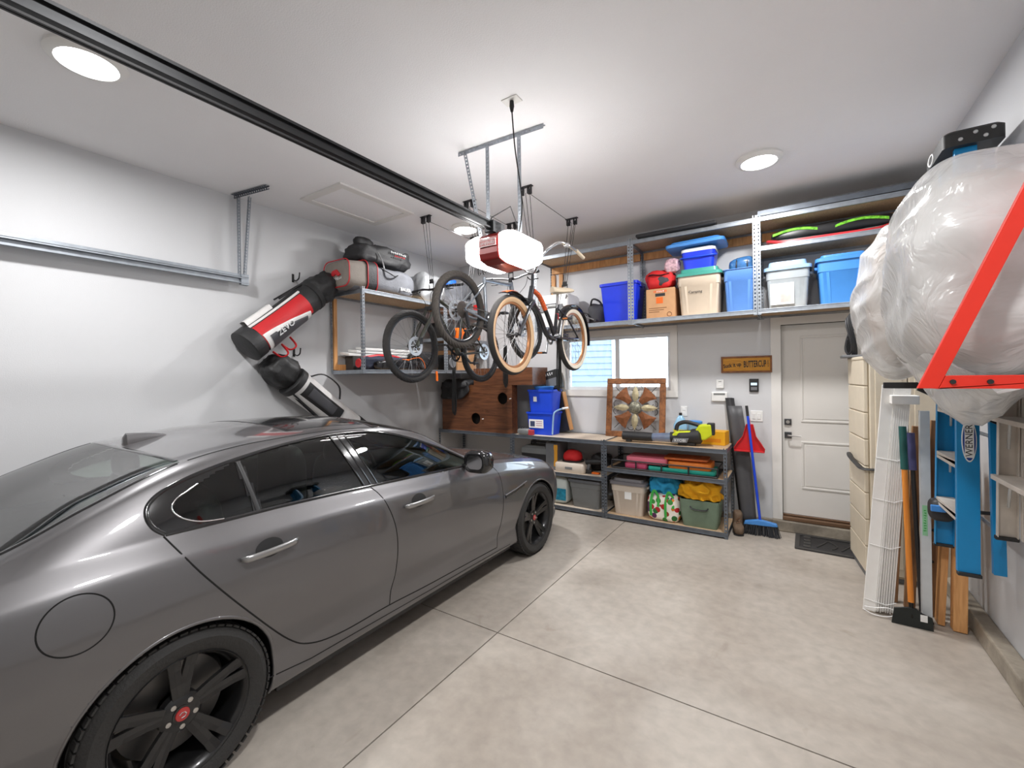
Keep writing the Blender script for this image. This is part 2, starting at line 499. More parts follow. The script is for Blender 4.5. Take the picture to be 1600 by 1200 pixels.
# attic hatch in the ceiling
hx0, hx1, hy0, hy1 = -4.11, -3.47, 2.49, 3.41
hc = MB(); c = .075
hc.lohi((hx0, hy0, ZC - .016), (hx1, hy0 + c, ZC)); hc.lohi((hx0, hy1 - c, ZC - .016), (hx1, hy1, ZC)); hc.lohi((hx0, hy0 + c, ZC - .016), (hx0 + c, hy1 - c, ZC)); hc.lohi((hx1 - c, hy0 + c, ZC - .016), (hx1, hy1 - c, ZC))
ht = struct(hc.build('trim_5', 'white_trim', bevel=.003), 'white trim around the ceiling hatch')
MB().lohi((hx0 + c, hy0 + c, ZC - .005), (hx1 - c, hy1 - c, ZC + .005)).build('hatch_panel', 'ceiling_paint', ht)

# ceiling disc lights
mat('lamp_ring', srgb(236, 235, 232), .35, var=.01)
mat('lamp_lens', (1, 1, 1), .4, emit=(1.0, .98, .96), estr=14)
LSP = [(-3.275, .75, 'round white ceiling light near the black opener rail and left wall'),
       (-.236, 4.2, 'round white ceiling light in front of the overhead back shelves'),
       (-3.31, 4.1, 'round white ceiling light above the hanging bicycles'),
       (-.236, .75, 'round white ceiling light over the empty floor near the viewer')]
for x, y, lb in LSP:
    t = thing('ceiling_light', lb, 'ceiling light', (x, y, ZC), 0, 'round ceiling lights')
    MB().lathe([(.172, 0), (.176, -.018), (.160, -.036), (.134, -.040), (.130, -.034), (.130, 0)], 48).build('ring', 'lamp_ring', t, smooth=True)
    MB().lathe([(.130, -.034), (.10, -.041), (.05, -.044), (0.0, -.045)], 40).build('lens', 'lamp_lens', t, smooth=True)
    ld = bpy.data.lights.new('ceiling_lamp', 'AREA'); ld.shape = 'DISK'; ld.size = .26; ld.energy = LAMP_W; ld.color = (1.0, .99, .985)
    lo = bpy.data.objects.new('bulb', ld); COL.objects.link(lo); lo.parent = t; lo.location = (0, 0, -.05)
# ================================================================== THE CAR
def pchip(xs, ys):
    xs = np.array(xs, float); ys = np.array(ys, float)
    h = np.diff(xs); d = np.diff(ys) / h
    m = np.zeros(len(xs))
    for i in range(1, len(xs) - 1):
        if d[i - 1] * d[i] > 0:
            w1 = 2 * h[i] + h[i - 1]; w2 = h[i] + 2 * h[i - 1]
            m[i] = (w1 + w2) / (w1 / d[i - 1] + w2 / d[i])
    m[0] = d[0]; m[-1] = d[-1]
    def f(x):
        x = np.asarray(x, float)
        i = np.clip(np.searchsorted(xs, x) - 1, 0, len(xs) - 2)
        t = (np.clip(x, xs[0], xs[-1]) - xs[i]) / h[i]
        return ((2 * t**3 - 3 * t**2 + 1) * ys[i] + (t**3 - 2 * t**2 + t) * h[i] * m[i] + (-2 * t**3 + 3 * t**2) * ys[i + 1] + (t**3 - t**2) * h[i] * m[i + 1])
    return f
CAR_X, CAR_Y = -2.985, 2.1
RW, FW, WR, WZc = 0.745, 3.62, 0.338, 0.336       # wheel centres along Y, tyre radius, hub height
f_top = pchip([-.30, -.1, .08, .20, .5, .85, 1.2, 1.6, 1.95, 2.25, 2.6, 2.95, 3.06, 3.4, 3.8, 4.1, 4.28, 4.38],
              [1.02, 1.065, 1.085, 1.125, 1.265, 1.372, 1.418, 1.432, 1.416, 1.355, 1.205, 1.04, 1.0, .965, .905, .825, .73, .62])
f_W = pchip([-.30, -.15, .1, .45, .8, 1.2, 1.7, 2.3, 2.9, 3.3, 3.65, 3.95, 4.15, 4.28, 4.36, 4.40],
            [.70, .81, .88, .915, .925, .912, .908, .908, .912, .918, .922, .905, .84, .72, .55, .35])
f_belt = pchip([-.30, 0, .4, .75, 1.2, 1.75, 2.3, 2.8, 3.1, 3.4, 3.8, 4.1, 4.3, 4.4],
               [.985, 1.01, 1.045, 1.058, 1.05, 1.03, 1.005, .975, .945, .905, .835, .755, .66, .58])
f_in = pchip([0, .03, .09, .16, .22, .36, .56, .70, .80, .865, .905, .95, 1.0],
             [.085, .045, .030, .034, .040, .016, 0, .005, .014, .024, .034, .062, .098])
def sstep(a, b, x):
    t = np.clip((x - a) / (b - a), 0, 1); return t * t * (3 - 2 * t)
NL, NU, NR = 62, 34, 28
def profile(y):
    Wd = float(f_W(y)); zt = float(f_top(y)); zb = float(f_belt(y)); z0 = .185
    u = np.linspace(0, 1, NL); z = z0 + (zb - z0) * u
    x = Wd - f_in(u) * min(1, Wd / .85)
    xb = x[-1]
    d = max(zt - zb, .004)
    g = float(sstep(.08, .34, d))
    ze = zb + d * (.45 + .41 * g); xe = xb - .05 - .36 * (ze - zb)
    s = np.linspace(0, 1, NU + 1)[1:]
    bulge = .012 * g * np.sin(PI * s)
    xu = xb + (xe - xb) * s + bulge; zu = zb + (ze - zb) * s
    r = np.linspace(0, 1, NR + 1)[1:]
    xr = xe * (1 - r); zr = ze + (zt - ze) * (1 - (1 - r) ** 2.3)
    X = np.concatenate([x, xu, xr]); Z = np.concatenate([z, zu, zr])
    e = NL + NU - 1
    for _ in range(10):
        a, b = e - 5, e + 6
        X[a:b] = .25 * X[a - 1:b - 1] + .5 * X[a:b] + .25 * X[a + 1:b + 1]
        Z[a:b] = .25 * Z[a - 1:b - 1] + .5 * Z[a:b] + .25 * Z[a + 1:b + 1]
    for _ in range(3):
        a, b = NL - 3, NL + 2
        X[a:b] = .25 * X[a - 1:b - 1] + .5 * X[a:b] + .25 * X[a + 1:b + 1]
        Z[a:b] = .25 * Z[a - 1:b - 1] + .5 * Z[a:b] + .25 * Z[a + 1:b + 1]
    return X, Z
KE = NL + NU - 1
YS = np.concatenate([np.linspace(-.30, -.1, 10)[:-1], np.arange(-.1, 4.2, .0135), np.linspace(4.2, 4.40, 26)])
PROF = [profile(y) for y in YS]
PX = np.array([p[0] for p in PROF]); PZ = np.array([p[1] for p in PROF])     # [station, k]
def side_x(y, z):
    """half width of the skin at (y, z), below the roof edge"""
    X, Z = profile(y); k = KE + 4
    return float(np.interp(z, Z[:k], X[:k]))
def top_z(y, x):
    X, Z = profile(y); k = NL - 2
    return float(np.interp(abs(x), X[k:][::-1], Z[k:][::-1]))
# outline of the side glazing (daylight opening) in (y, z)
DLO = catmull([(.712, 1.072, 0), (.678, 1.105, 0), (.664, 1.150, 0), (.680, 1.195, 0), (.745, 1.238, 0), (.88, 1.280, 0), (1.08, 1.318, 0), (1.35, 1.352, 0), (1.65, 1.365, 0), (1.92, 1.345, 0), (2.2, 1.268, 0), (2.5, 1.150, 0), (2.76, 1.018, 0)], 6)
DLO = [(p.x, p.y) for p in DLO] + [(2.80, .990), (2.60, 1.003), (2.3, 1.018), (1.75, 1.043), (1.2, 1.062), (.80, 1.070)]
def inside(poly, ys, zs):
    r = np.zeros(np.shape(ys), bool); n = len(poly)
    for i in range(n):
        y1, z1 = poly[i]; y2, z2 = poly[(i + 1) % n]
        c = ((z1 > zs) != (z2 > zs)) & (ys < (y2 - y1) * (zs - z1) / ((z2 - z1) + 1e-12) + y1)
        r ^= c
    return r
RARCH, FARCH = .372, .368
GY = np.repeat(YS[:, None], PX.shape[1], 1).copy(); GX = PX.copy(); GZ = PZ.copy()
# snap grid vertices on to the wheel arches
for cy, R in ((RW, RARCH), (FW, FARCH)):
    dy = GY - cy; dz = GZ - WZc; dd = np.hypot(dy, dz)
    m = (np.abs(dd - R) < .0085) & (np.arange(PX.shape[1])[None, :] < NL)
    for i, k in zip(*np.where(m)):
        s = R / dd[i, k]
        GY[i, k] = cy + dy[i, k] * s; GZ[i, k] = WZc + dz[i, k] * s; GX[i, k] = side_x(GY[i, k], GZ[i, k])
# snap on to the glazing outline
dl = np.array(DLO + DLO[:1])
for i, k in zip(*np.where((GY > .63) & (GY < 2.84) & (GZ > .97) & (np.arange(PX.shape[1])[None, :] <= KE + 2))):
    p = np.array([GY[i, k], GZ[i, k]]); a = dl[:-1]; b = dl[1:]; ab = b - a
    t = np.clip(((p - a) * ab).sum(1) / (ab * ab).sum(1), 0, 1); q = a + ab * t[:, None]; ds = np.hypot(*(q - p).T); j = ds.argmin()
    if ds[j] < .0062:
        GY[i, k], GZ[i, k] = q[j]; GX[i, k] = side_x(q[j][0], q[j][1])
NS, NK = GX.shape
cy_ = lambda A: (A[:-1, :-1] + A[1:, :-1] + A[1:, 1:] + A[:-1, 1:]) / 4
FY, FZ, FX = cy_(GY), cy_(GZ), cy_(GX)
KI = np.repeat(np.arange(NK - 1)[None, :], NS - 1, 0)
cls = np.zeros((NS - 1, NK - 1), int)                    # 0 body
FDOOR = [(1.735, 1.06), (1.79, .98), (1.865, .75), (1.862, .5), (1.825, .305), (2.2, .285), (2.965, .27), (3.01, .5), (3.025, .75), (2.99, .93), (2.86, 1.0)]
RDOOR = [(1.725, 1.06), (1.78, .98), (1.855, .75), (1.852, .5), (1.815, .305), (1.5, .305), (1.32, .335), (1.19, .42), (.98, .66), (.80, .90), (.69, 1.075)]
low = KI < NL
cls[low & inside(FDOOR, FY, FZ)] = 1
cls[low & inside(RDOOR, FY, FZ)] = 2
FUEL_C = (.432, .862); cls[low & (np.hypot(FY - FUEL_C[0], (FZ - FUEL_C[1])) < .095)] = 3
side = KI <= KE + 2
inD = side & inside(DLO, FY, FZ)
cls[inD] = 10
bp = lambda z: 1.755 - (z - 1.04) * .40
dbar = lambda z: 1.085 - (z - 1.06) * .16
cls[inD & (FY > bp(FZ) + .045)] = 11
cls[inD & (FY < bp(FZ) - .045) & (FY > dbar(FZ) + .018)] = 12
QG = [(.92, 1.06), (.84, 1.085), (.775, 1.118), (.748, 1.158), (.768, 1.192), (.815, 1.215), (.90, 1.255), (1.0, 1.29), (1.2, 1.36), (1.2, 1.04), (.95, 1.04)]
cls[inD & (FY < dbar(FZ) - .018) & inside(QG, FY, FZ)] = 13
cls[inD & (cls == 10) & (FY < 1.3)] = 14
cls[inD & (cls == 14) & (FY < .95)] = 15
roofk = KI > KE - 1
ED = PX[:, KE][:-1, None]
bl_top = .845 - .07 * (1 - (FX / .7) ** 2)
cls[roofk & (FY < bl_top) & (FY > .135 - .06 * (1 - (FX / .75) ** 2)) & (FX < ED - .035)] = 20
ws_top = 1.93 + .06 * (1 - (FX / .65) ** 2); ws_bot = 2.90 + .17 * (1 - (FX / .75) ** 2)
cls[roofk & (FY > ws_top) & (FY < ws_bot) & (FX < ED - .03)] = 21
cls[roofk & (FY > 1.40) & (FY < ws_top - .03) & (FX < .50)] = 22
cls[roofk & (FY > ws_bot + .035) & (FX < ED - .0) & (FY < 4.12)] = 4          # bonnet
for cy, R in ((RW, RARCH), (FW, FARCH)):
    cls[low & (np.hypot(FY - cy, FZ - WZc) < R)] = -1
# vertex normals from the full skin (both halves share them)
V = np.stack([GX, GY, GZ], -1)
du = np.gradient(V, axis=0); dv = np.gradient(V, axis=1)
NRM = np.cross(du, dv); NRM /= np.linalg.norm(NRM, axis=-1, keepdims=True) + 1e-12
if NRM[NS // 2, 30, 0] < 0: NRM = -NRM
NRM[:, -1, 0] = 0; NRM /= np.linalg.norm(NRM, axis=-1, keepdims=True) + 1e-12
car = thing('car', 'dark grey sedan with black wheels parked beside the left wall', 'car', (CAR_X, CAR_Y, 0))
mat('car_paint', (.15, .147, .152), .38, .7, var=.03, scale=2, coat=1.0)
mat('gloss_black', (.012, .012, .013), .12, 0, coat=.6)
mat('satin_black', (.022, .022, .023), .45)
mat('tyre_rubber', (.028, .027, .026), .75, bump=.3, bscale=90)
mat('rim_black', (.02, .02, .021), .28, .5, coat=.5)
mat('chrome', (.75, .75, .76), .12, 1.0)
mat('gap_black', (.004, .004, .004), .9)
mat('handle_silver', (.34, .34, .34), .3, .8, coat=.5)
glass_mat('car_side_glass', (.36, .42, .39), 1.65)
glass_mat('car_rear_glass', (.55, .66, .58), 3.3)
glass_mat('car_front_glass', (.62, .68, .66))
def skin_part(name, ids, m, sides=(1, -1), off=0.0, parent=None):
    sel = np.isin(cls, ids)
    vs = []; fs = []; ns = []
    for sg in sides:
        idx = -np.ones((NS, NK), int)
        ii, kk = np.where(sel)
        for a, b in ((0, 0), (1, 0), (1, 1), (0, 1)):
            idx[ii + a, kk + b] = 0
        pi, pk = np.where(idx == 0)
        base = len(vs)
        idx[pi, pk] = base + np.arange(len(pi))
        P = V[pi, pk] + NRM[pi, pk] * off
        Nn = NRM[pi, pk].copy()
        P = P.copy(); P[:, 0] *= sg; Nn[:, 0] *= sg
        P[:, 1] -= CAR_Y
        vs += P.tolist(); ns += Nn.tolist()
        q = np.stack([idx[ii, kk], idx[ii + 1, kk], idx[ii + 1, kk + 1], idx[ii, kk + 1]], 1)
        fs += (q if sg > 0 else q[:, ::-1]).tolist()
    me = bpy.data.meshes.new(name); me.from_pydata(vs, [], fs); me.update()
    me.polygons.foreach_set('use_smooth', [True] * len(me.polygons))
    # make the winding agree with the normals
    p0 = me.polygons[len(me.polygons) // 3]
    if Vector(p0.normal).dot(Vector(ns[p0.vertices[0]])) < 0: me.flip_normals()
    me.normals_split_custom_set_from_vertices(ns)
    return mesh_obj(name, me, m, parent or car)
body = skin_part('body', [0], 'car_paint')
doors = []
for sg in (1, -1):
    doors.append((sg, skin_part('front_door', [1], 'car_paint', (sg,)), skin_part('rear_door', [2], 'car_paint', (sg,))))
    skin_part('door_pillar', [10], 'gloss_black', (sg,)); skin_part('division_pillar', [14], 'gloss_black', (sg,)); skin_part('quarter_panel_trim', [15], 'gloss_black', (sg,))
    skin_part('front_door_glass', [11], 'car_side_glass', (sg,), -.003)
    skin_part('rear_door_glass', [12], 'car_side_glass', (sg,), -.003)
    skin_part('quarter_glass', [13], 'car_side_glass', (sg,), -.003)
skin_part('fuel_flap', [3], 'car_paint', (1,))
MBL = skin_part('body_panel', [3], 'car_paint', (-1,))
skin_part('rear_window', [20], 'car_rear_glass')
skin_part('windscreen', [21], 'car_front_glass')
skin_part('glass_roof', [22], 'gloss_black')
skin_part('bonnet', [4], 'car_paint')
def C(p): return (p[0], p[1] - CAR_Y, p[2])
def ribbon(mb, pts, w, off, sg=1, top=False):
    """strip of width w lying on the skin along a dense path of (y,z) or (x,y) points"""
    P = []
    for a, b in pts:
        P.append(Vector((side_x(a, b), a, b)) if not top else Vector((a, b, top_z(b, a))))
    rows = []
    for i, p in enumerate(P):
        t = (P[min(i + 1, len(P) - 1)] - P[max(i - 1, 0)]).normalized()
        y, z = p.y, p.z
        if not top:
            e = .004
            n = Vector((1, -(side_x(y + e, z) - side_x(y - e, z)) / (2 * e), -(side_x(y, z + e) - side_x(y, z - e)) / (2 * e))).normalized()
        else:
            e = .01
            n = Vector((-(top_z(y, p.x + e) - top_z(y, p.x - e)) / (2 * e), -(top_z(y + e, p.x) - top_z(y - e, p.x)) / (2 * e), 1)).normalized()
        s = n.cross(t).normalized()
        row = [p + s * (w / 2) + n * (off * .2), p + s * (w / 2 * .7) + n * off, p - s * (w / 2 * .7) + n * off, p - s * (w / 2) + n * (off * .2)]
        rows.append([(q.x * sg, q.y - CAR_Y, q.z) for q in row])
    mb.grid(rows)
def dense(pts, step=.02):
    out = []
    for a, b in zip(pts[:-1], pts[1:]):
        n = max(1, int(math.hypot(b[0] - a[0], b[1] - a[1]) / step))
        out += [(a[0] + (b[0] - a[0]) * k / n, a[1] + (b[1] - a[1]) * k / n) for k in range(n)]
    return out + [pts[-1]]
def smooth2(pts, n=6):
    return [(p.x, p.y) for p in catmull([(a, b, 0) for a, b in pts], n)]
for sg in (1, -1):
    g = MB()
    ribbon(g, dense(smooth2([(1.745, 1.035), (1.79, .97), (1.86, .76), (1.860, .5), (1.822, .30)])), .007, .0012, sg)
    ribbon(g, dense(smooth2([(.705, 1.066), (.80, .905), (.975, .67), (1.185, .42), (1.31, .335), (1.5, .303), (1.82, .302), (2.2, .287), (2.96, .272)])), .007, .0012, sg)
    ribbon(g, dense(smooth2([(2.88, .99), (2.985, .93), (3.025, .75), (3.01, .5), (2.965, .27)])), .007, .0012, sg)
    if sg > 0:
        ribbon(g, [(FUEL_C[0] + .097 * math.cos(a), FUEL_C[1] + .097 * math.sin(a)) for a in np.linspace(0, 2 * PI, 60)], .005, .0012, sg)
    g.build('shut_line', 'gap_black', car, smooth='all')
    w = MB()
    ribbon(w, dense([tuple(p) for p in DLO] + [DLO[0]], .015), .018, .004, sg)
    w.build('window_trim', 'gloss_black', car, smooth='all')
    b = MB()
    for f, lo, hi in ((bp, 1.05, 1.362), (lambda z: bp(z) - .047, 1.05, 1.36), (lambda z: bp(z) + .047, 1.05, 1.352)):
        ribbon(b, dense([(f(lo), lo), (f(hi), hi)]), .010, .004, sg)
    b.build('pillar_trim', 'gloss_black', car, smooth='all')
    b = MB(); ribbon(b, dense([(dbar(1.07), 1.07), (dbar(1.30), 1.30)]), .022, .004, sg)
    b.build('division_bar', 'satin_black', car, smooth='all')
    b = MB(); ribbon(b, dense(smooth2([(.93, 1.074), (.84, 1.087), (.775, 1.118), (.748, 1.158), (.768, 1.192), (.815, 1.215), (.86, 1.237)])), .006, .006, sg)
    b.build('quarter_trim', 'chrome', car, smooth='all')
    b = MB(); ribbon(b, dense([(1.0, .30), (1.3, .262), (2.2, .245), (3.16, .235)] ), .006, .001, sg)
    b.build('sill_line', 'gap_black', car, smooth='all')
    # lip of the wheel arches and the dark liners behind
    for cy, R in ((RW, RARCH), (FW, FARCH)):
        lp = MB(); pts = []
        for a in np.linspace(-.42, PI + .42, 60):
            y = cy + R * math.cos(a); z = WZc + R * math.sin(a)
            if z > .187: pts.append(((side_x(y, z) - .006) * sg, y - CAR_Y, z))
        lp.tube(pts, .009, 8)
        lp.build('arch_lip', 'car_paint', car, smooth='all')
        ln = MB(); rows = []
        for a in np.linspace(-.45, PI + .45, 40):
            y = cy + (R + .004) * math.cos(a); z = WZc + (R + .004) * math.sin(a)
            z = max(z, .19)
            xo = side_x(y, z) - .006
            rows.append([(xo * sg, y - CAR_Y, z), (.55 * sg, y - CAR_Y, z)])
        ln.grid(rows)
        ln.build('arch_liner', 'satin_black', car)
    # vent on the front wing
    vt = MB()
    ribbon(vt, dense([(3.06, .672), (3.20, .687), (3.36, .715)], .01), .026, .006, sg)
    vt.build('wing_vent', 'gloss_black', car, smooth='all')
    vt = MB(); ribbon(vt, dense([(3.05, .690), (3.20, .706), (3.40, .738)], .01), .009, .010, sg)
    vt.build('vent_blade', 'handle_silver', car, smooth='all')
    # handles
    for (ya, za, yb, zb), dob in (((.955, .898, 1.225, .905), doors[0 if sg > 0 else 1][2]), ((1.935, .880, 2.205, .884), doors[0 if sg > 0 else 1][1])):
        xa, xb = side_x(ya, za), side_x(yb, zb)
        h = MB(); pts = []
        for tt in np.linspace(0, 1, 13):
            o = .012 + .026 * math.sin(PI * min(1, max(0, tt)) ) ** .35
            pts.append(((xa + (xb - xa) * tt + o) * sg, ya + (yb - ya) * tt - CAR_Y, za + (zb - za) * tt))
        h.tube(pts, [.010] + [.016] * 11 + [.010], 10, flat=.55, up=(1, 0, 0))
        h.build('handle', 'handle_silver', dob, smooth='all')
        yc, zc = (ya + yb) / 2 - .0, (za + zb) / 2 + .006
        cp = MB(); rows = []
        for rr in (0, .35, .7, 1):
            rows.append([])
            for a in np.linspace(0, 2 * PI, 25):
                y = yc + .066 * rr * math.cos(a); z = zc + .043 * rr * math.sin(a)
                rows[-1].append(((side_x(y, z) + .0012) * sg, y - CAR_Y, z))
        cp.grid(rows)
        cp.build('handle_cup', 'gap_black' if False else 'satin_black', dob, smooth='all')
    # door mirror
    mr = MB()
    mx, my, mz = .985, 2.60, 1.062
    rings = []
    for yy, ww, hh in ((-.055, .075, .058), (-.05, .098, .078), (-.01, .105, .085), (.05, .095, .075), (.095, .06, .048), (.11, .02, .018)):
        rings.append([((mx + .02 * (yy) + p.x) * sg, my + yy - CAR_Y + .06 * p.x, mz + p.y) for p in rrect(ww * 2, hh * 2, min(ww, hh) * .75, 0, 6)])
    mr.loft(rings)
    mo = mr.build('door_mirror', 'gloss_black', car, smooth='all')
    rg = [((mx - .0012 + p.x) * sg, my - .0565 - CAR_Y + .06 * p.x, mz + p.y) for p in rrect(.135, .10, .04, 0, 6)]
    MB().add(rg, [tuple(range(len(rg)))]).build('mirror_glass', 'chrome', mo)
    MB().bar(((side_x(2.66, .99) - .02) * sg, 2.66 - CAR_Y, 1.0), ((mx - .04) * sg, 2.61 - CAR_Y, 1.02), .05, .035).build('mirror_arm', 'gloss_black', mo, bevel=.01)
# window seals of the front and rear screens, roof lines, bonnet lines
def strip(name, pts, w, off, m):
    g = MB(); ribbon(g, pts, w, off, 1, True); g.build(name, m, car, smooth='all')
edge_x = lambda y, d: profile(y)[0][KE] - d
strip('screen_seal', [(x, .845 - .07 * (1 - (x / .7) ** 2)) for x in np.linspace(-.60, .60, 40)], .022, .003, 'gloss_black')
strip('screen_seal', [(x, .135 - .06 * (1 - (x / .75) ** 2)) for x in np.linspace(-.68, .68, 40)], .022, .003, 'gloss_black')
strip('screen_seal', [(x, 1.93 + .06 * (1 - (x / .65) ** 2)) for x in np.linspace(-.60, .60, 40)], .022, .003, 'gloss_black')
strip('wiper_cowl', [(x, 2.905 + .17 * (1 - (x / .75) ** 2)) for x in np.linspace(-.70, .70, 40)], .04, .003, 'gloss_black')
strip('roof_seam', [(x, 1.40) for x in np.linspace(-.5, .5, 30)], .012, .0015, 'gap_black')
for sg in (1, -1):
    strip('screen_seal', [(sg * edge_x(y, .036), y) for y in np.linspace(.14, .82, 36)], .022, .003, 'gloss_black')
    strip('screen_seal', [(sg * edge_x(y, .030), y) for y in np.linspace(1.97, 2.93, 40)], .022, .003, 'gloss_black')
    strip('roof_seam', [(sg * .50, y) for y in np.linspace(1.40, 1.93, 30)], .010, .0015, 'gap_black')
    strip('roof_seam', [(sg * edge_x(y, .03), y) for y in np.linspace(.86, 1.93, 50)], .008, .0015, 'gap_black')
    strip('bonnet_seam', [(sg * edge_x(y, .004), y) for y in np.linspace(3.0, 4.1, 50)], .007, .0015, 'gap_black')
# aerial fin
fin = MB(); rows = []
for t in np.linspace(0, 1, 16):
    y = .80 + .20 * t; h = .068 * (1 - t) ** .75 * min(1, (t + .04) / .06); w = .032 * min(1, (t + .05) / .1) * (1 - .75 * t)
    zb = top_z(y, 0) - .004
    rows.append([(w * math.cos(a), y - CAR_Y, zb + h * math.sin(a) ** .8) for a in np.linspace(0.001, PI - .001, 11)])
fin.grid(rows); fin.add(rows[0], [tuple(range(11))])
fin.build('roof_fin', 'car_paint', car, smooth=True)
# front and rear ends
for st, nm in ((0, 'rear_panel'), (NS - 1, 'front_panel')):
    e = MB(); pts = [(GX[st, k], GY[st, k] - CAR_Y, GZ[st, k]) for k in range(0, NK, 3)] 
    pts = pts + [(-p[0], p[1], p[2]) for p in reversed(pts[:-1])]
    e.add(pts, [tuple(range(len(pts)))]); e.build(nm, 'satin_black' if st else 'car_paint', car)
# underbody, floor pan
MB().lohi((-.80, -.2 - CAR_Y, .17), (.80, RW - .40 - CAR_Y, .42)).lohi((-.84, RW + .40 - CAR_Y, .17), (.84, FW - .40 - CAR_Y, .34)).lohi((-.55, -.2 - CAR_Y, .19), (.55, 4.2 - CAR_Y, .45)).lohi((-.78, FW + .42 - CAR_Y, .19), (.78, 4.15 - CAR_Y, .45)).build('underbody', 'satin_black', car)
# cabin
mat('leather_black', (.03, .03, .031), .5, bump=.15, bscale=80)
mat('headliner', (.32, .32, .31), .9)
MB().lohi((-.78, 1.0 - CAR_Y, .34), (.78, 2.95 - CAR_Y, .40)).build('cabin_floor', 'satin_black', car)
MB().lohi((-.72, .30 - CAR_Y, .94), (.72, 1.0 - CAR_Y, 1.0)).build('parcel_shelf', mat('shelf_felt', (.30, .32, .30), .9), car, bevel=.01)
def seat(x, y, w, nm='seat'):
    s = MB()
    s.blob((x, y - CAR_Y, .58), (w / 2, .25, .10), (.4, .4), 24, 12)
    s.blob((x, y - .30 - CAR_Y, .86), (w / 2, .085, .33), (.45, .45), 24, 14, rot=None)
    o = s.build(nm, 'leather_black', car, smooth='all')
    for dx in ((0,) if w < .8 else (-.4, .4)):
        MB().blob((x + dx, y - .33 - CAR_Y, 1.205), (.125, .05, .075), (.6, .6), 18, 10).build('headrest', 'leather_black', o, smooth='all')
seat(.38, 2.15, .52); seat(-.38, 2.15, .52); seat(0, 1.25, 1.35, 'rear_bench')
MB().blob((0, 2.95 - CAR_Y, .86), (.74, .24, .13), (.5, .4), 28, 12).build('dashboard', 'leather_black', car, smooth='all')
sw = MB(); sw.tube([(-.38 + .18 * math.cos(a), 2.60 - CAR_Y - .05 * math.sin(a), .92 + .175 * math.sin(a)) for a in np.linspace(0, 2 * PI, 33)[:-1]], .016, 8, closed=True)
sw.bar((-.55, 2.61 - CAR_Y, .92), (-.21, 2.61 - CAR_Y, .92), .05, .02); sw.tube([(-.38, 2.60 - CAR_Y, .92), (-.38, 2.85 - CAR_Y, .85)], .03, 8)
sw.build('steering_wheel', 'satin_black', car, smooth=True)
MB().blob((0, 2.40 - CAR_Y, 1.27), (.11, .02, .035), (.5, .5), 16, 8).build('cabin_mirror', 'satin_black', car, smooth='all')
